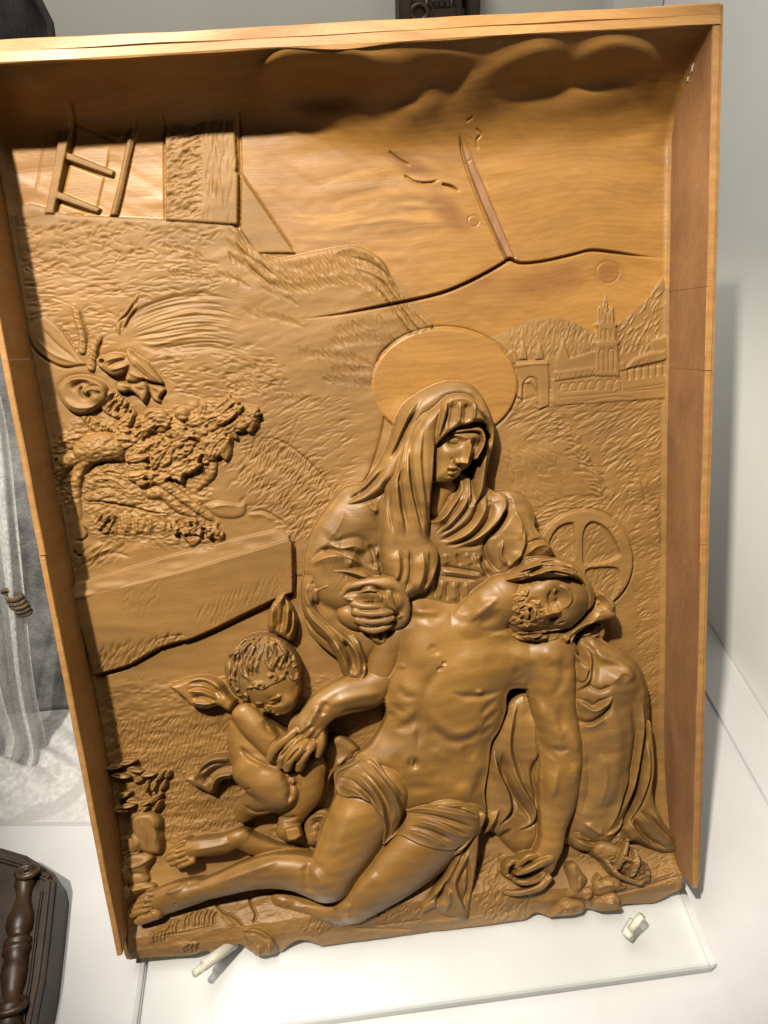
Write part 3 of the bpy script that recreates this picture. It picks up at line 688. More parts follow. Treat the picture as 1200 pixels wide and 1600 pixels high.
# ---- seated woman: neck, face
GAIN = 1.1; WF = 1.0
B = layer()      # her body (skin): face, neck, hand, foot
slab(B, zA([(400, 900), (600, 900), (640, 1000), (560, 1130), (480, 1240), (385, 1260), (380, 1050)]), 9, 22, 8, n=5)
tube(B, zA([(500, 900, 13, 20), (450, 1150, 9, 20)]), 0.7, 3)
FA = layer()
slab(FA, zA([(400, 620), (430, 540), (560, 470), (700, 450), (820, 470), (860, 560), (800, 650), (762, 720), (715, 815), (660, 850), (640, 885), (590, 925), (530, 948), (460, 945), (405, 920)]), 22, 34, 13, n=5, tilt=(0, -3))
soften(FA, 1.2)
bump(FA, *zA([(660, 540)])[0], 34, 22, 12, 10, 1.6)                 # forehead
stroke(FA, zA([(545, 560), (600, 540), (680, 562), (735, 590)]), 4.0, 1.4, 'ridge', 34)   # brow
bump(FA, *zA([(612, 604)])[0], 34, 13, 8, -8, -4.0)                # eye sockets
bump(FA, *zA([(775, 630)])[0], 34, 6, 8, 0, -4.0)
ball(FA, *zA([(600, 594)])[0], 29.6, 11.5, 6.4, -10, 0.8, 2.0)    # lowered lid
strokes(FA, [(zA([(545, 590), (575, 622), (620, 632), (660, 620)]), 1.6, -1.5), (zA([(545, 578), (590, 563), (640, 580)]), 1.4, -1.0), (zA([(755, 630), (775, 645), (790, 635)]), 1.3, -1.2)], z=35)
stroke(FA, zA([(732, 575), (726, 660), (712, 730), (694, 795)]), 4.6, 8.0, 'ridge', 34, (0.3, 0.03))   # nose
bump(FA, *zA([(685, 790)])[0], 36, 6, 5, 20, 3.0)
bump(FA, *zA([(630, 780)])[0], 36, 5.5, 4.5, 10, 2.6)              # nostril wing
strokes(FA, [(zA([(600, 745), (612, 790), (650, 808), (690, 826)]), 1.7, -2.4), (zA([(560, 760), (600, 745)]), 3, -0.6), (zA([(640, 800), (652, 806)]), 1.5, -1.5)], z=36)
bump(FA, *zA([(510, 700)])[0], 34, 16, 14, 10, 1.6)                # cheek
strokes(FA, [(zA([(640, 815), (600, 825), (550, 822)]), 3.0, 1.5), (zA([(540, 832), (575, 850), (612, 848), (630, 838)]), 1.8, -2.4), (zA([(550, 868), (585, 872), (612, 862)]), 2.6, 1.8), (zA([(540, 890), (580, 897), (605, 885)]), 2.2, -1.2)], z=36)
bump(FA, *zA([(560, 915)])[0], 34, 7, 5, 0, 1.6)                   # chin
B = np.maximum(B, FA)
over(B, 'seated_woman')
# ---- veil
GAIN = 1.2; WF = 0.88
L = layer()      # back of the veil and hood
slab(L, zA([(600, 82), (520, 95), (420, 130), (320, 180), (200, 265), (140, 340), (90, 460), (40, 620), (0, 720), (-120, 900), (-280, 1060), (-400, 1150), (-200, 1160), (0, 1060), (60, 1000), (200, 1100), (420, 900), (430, 640), (500, 570), (600, 500), (700, 460), (800, 430), (860, 470), (890, 560), (860, 660), (800, 750), (770, 830), (735, 950), (728, 1220), (770, 1180), (840, 1050), (862, 900), (892, 740), (922, 620), (934, 500), (912, 390), (880, 310), (820, 200), (760, 130), (690, 95)]), 15, 26, 16, n=4)
soften(L, 1.0)
over(L, 'veil')
L = layer()      # the lit front of the hood over the brow
slab(L, zA([(520, 222), (560, 205), (640, 195), (720, 215), (775, 262), (800, 330), (860, 440), (830, 438), (760, 438), (700, 460), (630, 474), (560, 515), (500, 570), (445, 630), (438, 700), (425, 560), (440, 400), (470, 280)]), 29, 9, 12, n=5, tilt=(0, 4))
strokes(L, [(zA([(535, 225), (520, 330), (480, 480), (445, 620)]), 4, 3.0, 'fold'), (zA([(650, 250), (645, 360), (630, 470)]), 3, 1.8), (zA([(775, 270), (770, 360), (760, 440)]), 3, 2.2), (zA([(710, 260), (705, 350), (695, 450)]), 6, -1.8), (zA([(590, 250), (580, 370), (560, 500)]), 6, -1.6), (zA([(500, 560), (600, 492), (690, 455), (770, 432), (850, 440)]), 2.4, 1.8)], z=42)
over(L, 'veil')
L = layer()      # inner band round the brow
slab(L, zA([(560, 530), (620, 500), (720, 488), (810, 478), (850, 520), (866, 580), (850, 640), (795, 750), (770, 740), (820, 650), (838, 590), (815, 525), (740, 510), (650, 522)]), 33, 4, 3, n=4)
over(L, 'veil')
L = layer()      # long panel hanging on the left
slab(L, zA([(500, 232), (400, 300), (300, 370), (230, 460), (180, 570), (130, 700), (80, 860), (20, 960), (0, 1050)]) + [(596, 800), (592, 850), (600, 900), (628, 938), (650, 930), (668, 922), (680, 895), (683, 862), (670, 838)] + zA([(385, 1290), (392, 1050), (418, 900), (432, 640), (470, 470), (505, 320)]), 22, 22, 17, n=4)
soften(L, 0.8)
strokes(L, [(zA([(520, 240), (470, 420), (432, 640), (410, 900), (385, 1200)]), 4, 3.4, 'fold', (0.05, 0.1)),
    (zA([(420, 300), (300, 420), (215, 560), (165, 720), (125, 880), (60, 1000)]), 5, 2.6, 'fold'), (zA([(375, 350), (275, 460), (205, 620), (165, 780)]), 3.6, -2.0),
    (zA([(330, 480), (300, 700), (310, 900), (340, 1120), (372, 1330)]), 4.5, 1.8, 'fold'), (zA([(250, 560), (225, 760), (240, 960), (290, 1180), (345, 1400)]), 3.4, -2.0), (zA([(220, 600), (195, 800), (215, 1000), (265, 1220), (320, 1440)]), 5, 2.2, 'fold'),
    (zA([(150, 760), (135, 940), (155, 1120), (200, 1330)]), 3.4, -2.2), (zA([(120, 820), (105, 1000), (130, 1200), (180, 1420)]), 5, 2.4, 'fold'), (zA([(60, 960), (45, 1150), (80, 1400)]), 3.4, -2.0)], z=36)
strokes(L, [(zB([(470, 330), (475, 420), (450, 490)]), 6, 2.4, 'fold'), (zB([(520, 330), (525, 430), (500, 520)]), 4, -2.4), (zB([(570, 340), (572, 430), (545, 520)]), 6, 2.4, 'fold'), (zB([(600, 330), (604, 420), (575, 515)]), 4, -2.0), (zB([(602, 290), (634, 335), (632, 400), (590, 510)]), 4, 2.6)], z=34)
over(L, 'veil')
strokes(H, [(zA([(330, 200), (220, 330), (150, 480), (80, 640), (0, 780)]), 6, 2.2, 'fold'), (zA([(290, 320), (200, 450), (130, 600), (50, 780)]), 5, -3.0), (zA([(-20, 800), (-160, 960), (-300, 1080)]), 5, 3.0, 'fold'), (zA([(20, 820), (-100, 960), (-230, 1090)]), 5, -2.8)], z=24)
strokes(H, [(zA([(640, 110), (800, 200), (890, 360), (915, 520)]), 7, 1.4), (zA([(905, 480), (900, 620), (860, 760), (835, 980), (760, 1180)]), 4, 2.8, 'fold'), (zA([(860, 640), (800, 760), (770, 900), (750, 1150)]), 4, -2.2), (zA([(800, 760), (765, 850), (740, 1000), (732, 1200)]), 3, 2.6)], z=28)
# ---- her hand with the cloth
L = layer()
ball(L, *zB([(445, 545)])[0], 28, 27, 32, -15, 1.15, 3); ball(L, *zB([(330, 520)])[0], 29, 44, 17, 6, 1.05, 3)
tube(L, zB([(230, 520, 28, 10), (300, 492, 34, 12), (390, 480, 36, 13), (460, 490, 35, 14), (495, 560, 33, 12), (485, 630, 31, 12), (430, 650, 28, 8)]), 0.95, 2)
tube(L, zB([(380, 660, 26, 10), (400, 690, 26, 13), (425, 715, 24, 8)]), 0.9, 2)
strokes(L, [(zB([(240, 535), (300, 505), (390, 500), (440, 520)]), 5, -3), (zB([(300, 520), (360, 500), (400, 520), (410, 560)]), 5, 3, 'fold'), (zB([(420, 500), (440, 560), (490, 600)]), 6, 3), (zB([(450, 490), (470, 560), (495, 610)]), 5, -2.5), (zB([(440, 660), (470, 620), (500, 600)]), 4, 2.5), (zB([(250, 540), (330, 550), (410, 545)]), 4, 2.2), (zB([(395, 670), (405, 700), (420, 720)]), 3, -2)], z=44)
over(L, 'held_cloth')
L = layer()
ball(L, *zB([(300, 610)])[0], 26, 30, 22, 30, 0.9, 2)
fingers(L, [zB([(300, 560, 36, 8), (340, 572, 39, 8), (385, 572, 40, 7.2), (412, 574, 40, 5.6)]), zB([(305, 590, 37, 8.6), (350, 600, 41, 8.8), (410, 598, 42, 8), (445, 590, 41, 6)]), zB([(315, 622, 36, 8.4), (360, 632, 40, 8.8), (420, 626, 41, 7.6), (450, 616, 40, 6)]), zB([(335, 652, 34, 7.4), (375, 664, 37, 7.6), (420, 654, 38, 6.6), (440, 645, 37, 5)])])
strokes(L, [(zB([(300, 580), (350, 586), (420, 584)]), 1.6, -2), (zB([(310, 606), (360, 616), (430, 610)]), 1.6, -2.2), (zB([(325, 640), (370, 648), (430, 638)]), 1.6, -2.0)], z=46)
over(L, 'hand')
# her sandalled foot by the right board
L = layer()
tube(L, zR([(760, 370, 30, 16), (820, 400, 33, 19), (880, 440, 34, 19), (910, 470, 33, 14)]), 0.8, 4)
fingers(L, [zR([(895, 425, 36, 6), (920, 432, 36, 6.5)]), zR([(900, 440, 37, 6), (926, 448, 37, 6.5)]), zR([(900, 455, 38, 6), (928, 464, 38, 6.5)]), zR([(895, 470, 38, 6.5), (925, 482, 38, 7)]), zR([(880, 480, 38, 7), (905, 496, 38, 7)])])
over(L, 'foot')
L = layer()
tube(L, zR([(850, 345, 40, 4), (835, 400, 46, 5), (815, 440, 42, 4)]), 0.8, 1); tube(L, zR([(880, 370, 40, 4), (890, 420, 47, 5), (870, 470, 44, 4)]), 0.8, 1); tube(L, zR([(770, 410, 36, 4), (820, 470, 43, 4.5), (900, 500, 41, 4)]), 0.8, 1); tube(L, zR([(835, 400, 46, 4), (890, 415, 47, 4)]), 0.8, 1)
over(L, 'sandal_strap')
# ---- the dead man: torso
GAIN = 1.15; WF = 1.05
B = layer()
slab(B, zT([(235, 60), (330, 50), (450, 75), (560, 60), (600, 40), (720, 120), (800, 200), (900, 210), (1000, 290), (1050, 400), (1060, 520), (860, 500), (740, 500), (720, 600), (690, 690), (650, 760), (635, 880), (615, 1000), (610, 1150), (400, 1130), (200, 1100), (20, 900), (-20, 830), (60, 760), (130, 640), (130, 560), (130, 470), (180, 380), (200, 280), (215, 160)]), 21, 62, 20, n=5, tilt=(0, -2))
soften(B, 3.0)
bp = lambda x, y, rx, ry, a, amp: bump(B, *zT([(x, y)])[0], 42, rx, ry, a, amp * 1.2)
bp(560, 420, 52, 34, 12, 4.5)      # his left breast
bp(300, 330, 38, 44, -10, 3.6)     # his right breast
bp(460, 560, 46, 40, 20, 3.0)      # ribcage
bp(240, 520, 24, 34, 0, 2.0)
bp(300, 860, 46, 50, 0, 2.2)       # belly
bp(530, 1000, 18, 16, 0, 2.2)      # hip bone
bp(150, 720, 20, 30, 0, -2.2); bp(590, 800, 26, 34, 20, -2.6)
strokes(B, [
    (zT([(440, 340), (400, 400), (350, 470), (320, 560)]), 10, -1.3), (zT([(440, 505), (530, 530), (640, 525), (730, 500)]), 7, -2.2), (zT([(190, 470), (230, 525), (300, 540)]), 8, -1.6),
    (zT([(330, 590), (360, 680), (430, 740), (500, 755), (570, 735), (660, 670)]), 9, -2.0), (zT([(350, 560), (390, 650), (450, 705), (530, 710), (640, 640)]), 10, 1.6), (zT([(310, 590), (280, 650), (220, 690), (160, 690)]), 9, -1.8), (zT([(280, 570), (240, 630), (180, 650)]), 9, 1.3),
    (zT([(700, 540), (640, 590), (600, 640)]), 6, -1.3), (zT([(715, 590), (660, 640), (610, 690)]), 6, -1.3), (zT([(690, 660), (640, 710), (600, 740)]), 6, -1.2), (zT([(160, 560), (200, 600), (240, 610)]), 6, -1.0), (zT([(150, 610), (190, 650)]), 6, -1.0),
    (zT([(320, 600), (305, 700), (290, 800)]), 7, -1.3), (zT([(530, 760), (560, 820), (590, 850)]), 9, -1.6), (zT([(560, 1040), (610, 960), (615, 880)]), 10, -1.8), (zT([(200, 800), (180, 880), (190, 960)]), 10, -1.2), (zT([(340, 780), (420, 830), (480, 820)]), 10, 1.0), (zT([(350, 940), (430, 960), (500, 940)]), 12, 0.9), (zT([(230, 960), (300, 985), (370, 975)]), 10, -0.9),
    # collar bones, pit of the throat, neck cords
    (zT([(455, 125), (500, 150), (560, 178)]), 8, -1.7), (zT([(240, 110), (360, 112), (450, 104)]), 8, 1.6), (zT([(600, 195), (700, 222), (820, 235)]), 8, 1.4), (zT([(570, 185), (640, 205), (740, 210)]), 6, -1.6), (zT([(250, 140), (360, 150), (440, 150)]), 8, -1.0),
    (zT([(350, 270), (380, 310), (390, 340)]), 7, -0.9), (zT([(470, 350), (580, 330), (700, 340)]), 16, 1.2), (zT([(740, 300), (820, 340), (860, 420)]), 12, 1.2), (zT([(760, 380), (810, 430), (840, 480)]), 8, -1.4)], z=44, kind='soft', taper=(0.4, 0.4))
bump(B, *zT([(600, 513)])[0], 46, 7, 4.5, 5, 2.2); bump(B, *zT([(218, 385)])[0], 42, 5, 5, 0, 1.4)     # nipples
bump(B, *zT([(270, 855)])[0], 42, 16, 18, 10, 1.4); bump(B, *zT([(272, 860)])[0], 42, 8, 9, 5, -5.0); bump(B, *zT([(266, 856)])[0], 40, 3.4, 6, 5, 2.6)   # navel
strokes(B, [(zT([(385, 405), (405, 395), (425, 385)]), 2.2, -1.6), (zT([(410, 375), (440, 362)]), 2, -1.2)], z=46)   # wound
# neck
tube(B, zT([(560, 170, 26, 34), (650, 110, 27, 40), (740, 60, 28, 44)]), 0.75, 8)
strokes(B, [(zT([(545, 175), (600, 115), (700, 40)]), 8, 2.6), (zT([(590, 190), (670, 140), (720, 100)]), 9, -1.8), (zT([(500, 130), (560, 70), (620, 20)]), 10, -1.8)], z=46, kind='soft', taper=(0.4, 0.4))
# his left arm hanging down
ARM = layer()
tube(ARM, [(850, 1034, 22, 38), (866, 1050, 24, 41), (870, 1095, 25, 37), (878, 1140, 27, 34), (884, 1178, 27, 35), (881, 1215, 28, 34), (876, 1255, 30, 29), (869, 1285, 32, 22), (866, 1308, 34, 18)], 0.86, 4)
ball(ARM, 864, 1022, 24, 44, 38, 20, 0.85, 8)
soften(ARM, 1.2)
strokes(ARM, [(zT([(950, 600), (990, 700), (1010, 780), (1060, 840)]), 9, 2.2), (zT([(920, 700), (950, 790), (1000, 860)]), 7, -1.8), (zT([(880, 520), (920, 620), (930, 720)]), 10, 1.6), (zT([(1000, 860), (980, 960), (960, 1060)]), 7, 1.4), (zT([(940, 900), (930, 1000), (930, 1100)]), 5, -1.0), (zT([(1050, 860), (1085, 900), (1080, 980)]), 9, 1.6), (zT([(1010, 330), (1030, 420), (1000, 500), (950, 540)]), 9, -1.6), (zT([(880, 330), (960, 330), (1020, 380)]), 14, 1.6), (zT([(910, 560), (930, 650), (960, 720)]), 12, 2.0), (zT([(1010, 560), (1020, 660), (1000, 740)]), 8, -1.4), (zT([(960, 780), (1010, 800), (1060, 790)]), 6, -1.6), (zT([(1040, 700), (1080, 760), (1100, 830)]), 9, 1.6), (zT([(950, 880), (960, 980), (940, 1080)]), 10, 1.6)], z=50, kind='soft', taper=(0.4, 0.4))
B = smax(B, ARM, 5.0)
# the hanging hand
HND = layer(); zH = Z(760, 1280, 3.529)
tube(HND, [(866, 1306, 34, 18), (862, 1326, 35, 20), (852, 1346, 35, 20)], 0.75, 4)
ball(HND, *zH([(320, 250)])[0], 35, 20, 27, 25, 0.6, 4)
soften(HND, 1.0)
fingers(HND, [
    zH([(350, 225, 42, 8.5), (300, 248, 46, 7.5), (245, 275, 47, 6.6), (205, 292, 46, 5.8), (176, 302, 44, 4.4)]),
    zH([(335, 330, 38, 9), (300, 375, 41, 8), (240, 398, 42, 7), (170, 410, 41, 5.8), (112, 404, 39, 4.4)]),
    zH([(310, 310, 38, 8), (265, 340, 43, 7), (215, 352, 44, 6.2), (178, 345, 42, 5)]),
    zH([(290, 215, 38, 8.5), (240, 210, 40, 7.5), (200, 235, 40, 6.4), (175, 265, 38, 5)]),
    zH([(190, 240, 34, 6), (150, 235, 36, 5.6), (118, 262, 36, 5), (112, 300, 34, 4.2)]),
    zH([(150, 330, 32, 5), (120, 310, 34, 4.6), (100, 290, 33, 3.8)])], 0.9, 1.0)
strokes(HND, [(zH([(330, 260), (290, 290), (250, 320)]), 3, -2.2), (zH([(330, 300), (280, 330), (220, 340)]), 2.4, -2.0), (zH([(390, 250), (370, 320), (330, 370)]), 6, 1.6)], z=46, kind='soft')
B = smax(B, HND, 1.5)
# his right arm, drawn across to the child
tube(B, [(632, 985, 20, 30), (612, 1020, 19, 30), (598, 1055, 19, 28)], 0.8, 6)
AR = layer()
tube(AR, [(610, 1058, 16, 30), (575, 1080, 20, 33), (540, 1090, 25, 32), (510, 1104, 29, 28), (492, 1122, 32, 25), (480, 1138, 34, 26)], 0.85, 4)
ball(AR, *zD([(690, 770)])[0], 33, 33, 27, 52, 0.60, 6)
soften(AR, 1.3)
strokes(AR, [(zD([(1080, 580), (940, 600), (800, 640)]), 9, 1.8), (zD([(1060, 660), (950, 670), (850, 680)]), 6, -1.5), (zD([(760, 640), (720, 700), (690, 760)]), 6, 1.5), (zD([(800, 620), (770, 660), (760, 700)]), 6, -1.5), (zD([(720, 720), (660, 770), (620, 810)]), 4, 1.6), (zD([(740, 740), (690, 800), (660, 840)]), 4, 1.6), (zD([(770, 750), (730, 810), (710, 840)]), 4, 1.4)], z=46, kind='soft')
fingers(AR, [
    zD([(640, 770, 41, 9.5), (585, 815, 44, 9), (535, 855, 44, 8), (508, 905, 41, 6)]),
    zD([(660, 805, 42, 9.5), (615, 850, 47, 9), (575, 890, 46, 8), (562, 940, 42, 6)]),
    zD([(690, 825, 42, 9.5), (648, 865, 49, 9.2), (612, 905, 48, 8.4), (594, 955, 43, 6.4)]),
    zD([(720, 830, 41, 9.2), (688, 872, 47, 9), (664, 912, 46, 8), (652, 955, 42, 6.2)]),
    zD([(760, 790, 38, 9), (758, 835, 40, 8.4), (745, 885, 38, 6.4)])], 0.9, 1.5)
strokes(AR, [(zD([(655, 775), (648, 790), (655, 800)]), 2.4, -2.0), (zD([(635, 805), (595, 855), (550, 905)]), 1.8, -2.4), (zD([(668, 835), (628, 880), (588, 930)]), 1.8, -2.4), (zD([(704, 850), (668, 890), (632, 940)]), 1.8, -2.4)], z=48)
over(B, 'reclining_man'); 
# ---- legs
zW_ = Z(440, 1340, 3.75)
LG = layer()
tube(LG, [(700, 1290, 24, 58), (660, 1330, 28, 56), (612, 1372, 32, 48), (575, 1402, 35, 38), (553, 1420, 35, 30)], 0.9, 6)      # his left thigh and knee
tube(LG, [(553, 1424, 34, 26), (520, 1428, 28, 25), (480, 1424, 22, 22), (440, 1410, 18, 20)], 0.85, 4)
soften(LG, 1.6)
strokes(LG, [(zW_([(300, 330), (360, 300), (420, 310)]), 8, 1.6), (zW_([(330, 380), (400, 340)]), 6, 1.4), (zW_([(420, 240), (480, 170), (560, 80)]), 12, 1.4)], z=58, kind='soft')
L2 = layer()
tube(L2, [(590, 1240, 24, 58), (562, 1290, 30, 54), (535, 1340, 38, 46), (512, 1378, 42, 38)], 0.9, 6)                           # right thigh
tube(L2, [(512, 1384, 42, 37), (470, 1368, 38, 36), (430, 1364, 36, 34), (390, 1370, 35, 29), (345, 1384, 35, 23), (305, 1396, 35, 19), (288, 1402, 35, 20)], 0.9, 6)
tube(L2, [(305, 1394, 31, 24), (275, 1402, 31, 27), (246, 1412, 30, 26), (228, 1420, 29, 21)], 0.8, 5)
ball(L2, 508, 1388, 44, 30, 30, 0, 0.9, 4)
soften(L2, 1.6)
strokes(L2, [(zE([(700, 350), (740, 410), (750, 450)]), 8, 1.6), (zE([(690, 340), (690, 420), (720, 460)]), 7, -1.4), (zE([(600, 330), (450, 390), (340, 430)]), 8, 1.6), (zE([(640, 440), (500, 450), (380, 460)]), 9, -0.8), (zE([(850, 130), (800, 260), (770, 340)]), 12, 1.2), (zE([(240, 420), (200, 450), (150, 470)]), 5, 1.6), (zE([(230, 380), (190, 410), (150, 430)]), 4, 1.2)], z=60, kind='soft')
fingers(L2, [zE([(120, 462, 34, 8.5), (98, 470, 34, 7.5), (88, 478, 33, 6)]), zE([(112, 480, 36, 8.5), (86, 490, 35, 7.2), (76, 498, 34, 6)]), zE([(108, 500, 37, 8.5), (80, 508, 36, 7.2), (68, 516, 35, 6)]), zE([(108, 518, 38, 8.5), (78, 526, 37, 7.2), (62, 534, 35, 6)]), zE([(140, 532, 38, 11), (104, 546, 38, 10), (84, 556, 37, 8.5)])], 0.8, 2.0)
strokes(L2, [(zE([(128, 470), (100, 480)]), 1.5, -1.6), (zE([(122, 490), (86, 500)]), 1.5, -1.6), (zE([(120, 508), (80, 518)]), 1.5, -1.6), (zE([(122, 526), (84, 538)]), 1.5, -1.8)], z=50)
stroke(L2, zE([(200, 500), (206, 497)]), 2.2, -2.5, z=52)
LG = np.maximum(LG, L2)
# the other foot, behind
L3 = layer()
tube(L3, [(470, 1345, 14, 22), (430, 1336, 18, 20), (395, 1322, 22, 18), (372, 1312, 24, 18)], 0.9, 4)
tube(L3, [(376, 1308, 24, 15), (345, 1322, 24, 19), (310, 1326, 23, 19), (285, 1330, 22, 16)], 0.9, 5)
strokes(L3, [(zE([(450, 240), (480, 220), (490, 250)]), 5, 2.5), (zE([(420, 270), (330, 290), (260, 300)]), 7, 1.6), (zE([(400, 310), (330, 330), (270, 340)]), 5, -1.6)], z=38)
fingers(L3, [zE([(250, 272, 25, 9), (222, 285, 25, 7.6), (204, 294, 24, 6)]), zE([(244, 292, 26, 8.5), (212, 304, 26, 7), (192, 314, 25, 5.6)]), zE([(244, 310, 27, 8.5), (212, 322, 27, 7), (190, 332, 26, 5.6)]), zE([(256, 326, 27, 8.2), (226, 338, 27, 6.8), (204, 348, 26, 5.6)]), zE([(274, 338, 28, 7.6), (250, 350, 28, 6.5), (232, 358, 27, 5.4)])], 0.8, 2.0)
strokes(L3, [(zE([(250, 284), (206, 302)]), 1.4, -1.6), (zE([(246, 302), (204, 320)]), 1.4, -1.6), (zE([(252, 320), (212, 338)]), 1.4, -1.6), (zE([(268, 334), (232, 350)]), 1.4, -1.6)], z=36)
LG = np.maximum(LG, L3)
over(LG, 'reclining_man')
over(AR, 'reclining_man')
# ---- loin cloth
GAIN = 1.35; WF = 0.85
L = layer()
slab(L, zE([(790, 20), (840, -10), (900, -40), (940, -30), (980, 30), (1030, 90), (1045, 150), (1100, 140), (1190, 130), (1290, 130), (1340, 150), (1330, 200), (1300, 240), (1240, 280), (1190, 290), (1100, 270), (1030, 240), (1000, 250), (965, 275), (970, 200), (930, 130), (880, 100), (820, 100), (790, 80)]), 40, 22, 12, n=4, tilt=(-4, -6))
# follow the body underneath
under = np.maximum(blur(np.maximum(np.where(LG > -1e5, LG, 30), np.where(B > -1e5, B, 30)), 3.0), 24)
m = L > -1e5; L[m] = np.maximum(under[m] + 2.2, 26)
strokes(L, [
    (zE([(900, -30), (960, 40), (1010, 110), (1030, 180), (990, 260)]), 6, 3.6, 'fold'), (zE([(870, -10), (940, 60), (985, 140), (990, 220), (970, 270)]), 5, -2.6), (zE([(840, 10), (910, 60), (960, 140), (968, 240)]), 6, 3.0, 'fold'), (zE([(800, 40), (870, 60), (930, 120), (955, 190)]), 5, -2.0), (zE([(795, 70), (870, 85), (930, 140)]), 5, 2.4, 'fold'), (zE([(930, -30), (990, 40), (1035, 110), (1046, 170)]), 4, 2.2), (zE([(1010, 60), (1042, 130), (1035, 210), (1000, 255)]), 5, -3.0),
    (zE([(1050, 150), (1150, 150), (1260, 170), (1330, 190)]), 5, 2.6, 'fold'), (zE([(1050, 170), (1150, 175), (1260, 205), (1310, 225)]), 4, -2.2), (zE([(1050, 190), (1140, 200), (1230, 240), (1290, 250)]), 5, 2.6, 'fold'), (zE([(1045, 210), (1130, 225), (1220, 265)]), 4, -2.0), (zE([(1045, 225), (1120, 245), (1200, 285)]), 4, 2.4, 'fold'), (zE([(1060, 140), (1180, 132), (1300, 140)]), 3.5, 2.0), (zE([(1240, 140), (1310, 170), (1330, 200)]), 5, 2.2)], z=52)
over(L, 'loincloth')
L = layer()   # knot and tail at his hip
tube(L, zR([(262, 250, 34, 7), (278, 240, 38, 9), (270, 270, 36, 8)]), 0.9, 2); tube(L, zR([(255, 270, 38, 8), (225, 320, 42, 10), (190, 365, 44, 8), (175, 385, 44, 4)]), 0.8, 2)
strokes(L, [(zR([(255, 275), (225, 325), (185, 370)]), 4, -2.2)], z=48)
over(L, 'loincloth')
# ---- his head
GAIN = 1.2; WF = 0.95
Hd = layer()
slab(Hd, zC([(215, 500), (225, 430), (270, 350), (350, 290), (440, 200), (560, 165), (680, 190), (770, 270), (830, 370), (838, 460), (800, 535), (740, 605), (680, 655), (580, 672), (470, 680), (370, 690), (290, 680), (240, 610)]), 30, 52, 21, n=5, tilt=(0, 5))
soften(Hd, 1.6)
hb = lambda x, y, rx, ry, a, amp: bump(Hd, *zC([(x, y)])[0], 48, rx, ry, a, amp)
hb(470, 370, 26, 16, 25, 2.6)           # cheek bone
hb(740, 440, 20, 30, 20, 2.2)           # forehead
hb(595, 430, 15, 17, 15, -4.6)          # eye socket
ball(Hd, *zC([(590, 430)])[0], 44.5, 10.5, 12.5, 10, 0.75, 1.0)
strokes(Hd, [(zC([(600, 375), (618, 430), (592, 468)]), 2.0, -2.0), (zC([(590, 360), (575, 420), (590, 462)]), 2.4, 1.4), (zC([(560, 370), (545, 430), (560, 480), (600, 490)]), 2.4, -1.8), (zC([(600, 345), (660, 370), (690, 430), (670, 490), (620, 520)]), 5, 2.6), (zC([(640, 350), (705, 400), (705, 470), (650, 520)]), 3, -0.8)], z=50)
# nose: bridge on the right, tip to the left
stroke(Hd, zC([(650, 530), (590, 540), (530, 552), (495, 556)]), 5.5, 6.0, 'ridge', 52, (0.3, 0.05))
hb(510, 565, 8, 7, 0, 2.5); hb(505, 530, 6, 6, 0, 2.6); hb(500, 592, 5, 5, 0, 2.0)
strokes(Hd, [(zC([(490, 530), (500, 545), (492, 556)]), 1.7, -3.0), (zC([(492, 580), (500, 592), (490, 598)]), 1.5, -3.0), (zC([(478, 515), (500, 508), (524, 528)]), 2.0, -1.8), (zC([(550, 590), (600, 582), (640, 575)]), 6, -3.0), (zC([(470, 470), (440, 450), (400, 455)]), 4, -1.4)], z=52)
hb(650, 610, 10, 8, 0, 1.6)
# mouth open, lips, moustache
strokes(Hd, [(zC([(412, 500), (422, 540), (415, 580), (398, 605)]), 3.6, -5.5), (zC([(432, 500), (446, 545), (438, 590), (410, 615)]), 3.0, 2.8), (zC([(395, 520), (400, 560), (390, 595)]), 3.4, 3.0), (zC([(455, 490), (470, 540), (455, 590)]), 2.0, -1.6), (zC([(440, 470), (462, 500), (470, 560), (440, 620)]), 2.6, 1.4), (zC([(360, 560), (370, 600), (350, 640)]), 4, -2.0)], z=52)
strokes(Hd, [(zC([(620, 620), (650, 615), (680, 600)]), 2.0, -1.6), (zC([(430, 480), (450, 470), (480, 480)]), 3, 1.4), (zC([(380, 470), (410, 470), (430, 490)]), 3, -1.2)], z=50, kind='soft')
over(Hd, 'reclining_man')
# beard curls
L = layer()
slab(L, zC([(330, 320), (385, 330), (375, 370), (350, 430), (385, 480), (395, 520), (385, 560), (385, 610), (440, 625), (400, 650), (330, 650), (270, 625), (235, 570), (220, 500), (228, 440), (262, 372)]), 37, 10, 9, n=4, tilt=(6, 0))
m = (L > -1e5) & (Hd > -1e5); L[m] = Hd[m] + 1.1
rb = np.random.default_rng(5)
for (x, y) in ((255, 430), (270, 480), (250, 530), (285, 560), (310, 420), (300, 370), (345, 350), (330, 460), (350, 500), (310, 520), (340, 560), (300, 600), (345, 610), (390, 630), (280, 590), (370, 400), (250, 470)):
    a0 = rb.uniform(0, 6); tt = np.linspace(0, 4.2, 7); rr = np.linspace(24, 7, 7)
    stroke(L, zC(np.column_stack([x + rr * np.cos(a0 + tt), y + rr * np.sin(a0 + tt)])), 1.7, 1.7, 'ridge', 50, (0.1, 0.1), 4)
strands(L, zC([(380, 345), (300, 400), (250, 470), (245, 560)]), zC([(390, 480), (350, 500), (320, 540), (310, 620)]), 12, 1.5, 1.6, 50, 0.4, 'ridge', 1.8, rb); strands(L, zC([(240, 560), (280, 620), (360, 645)]), zC([(330, 560), (350, 590), (400, 620)]), 6, 1.5, 1.6, 50, 0.4, 'ridge', 1.5, rb)
over(L, 'beard')
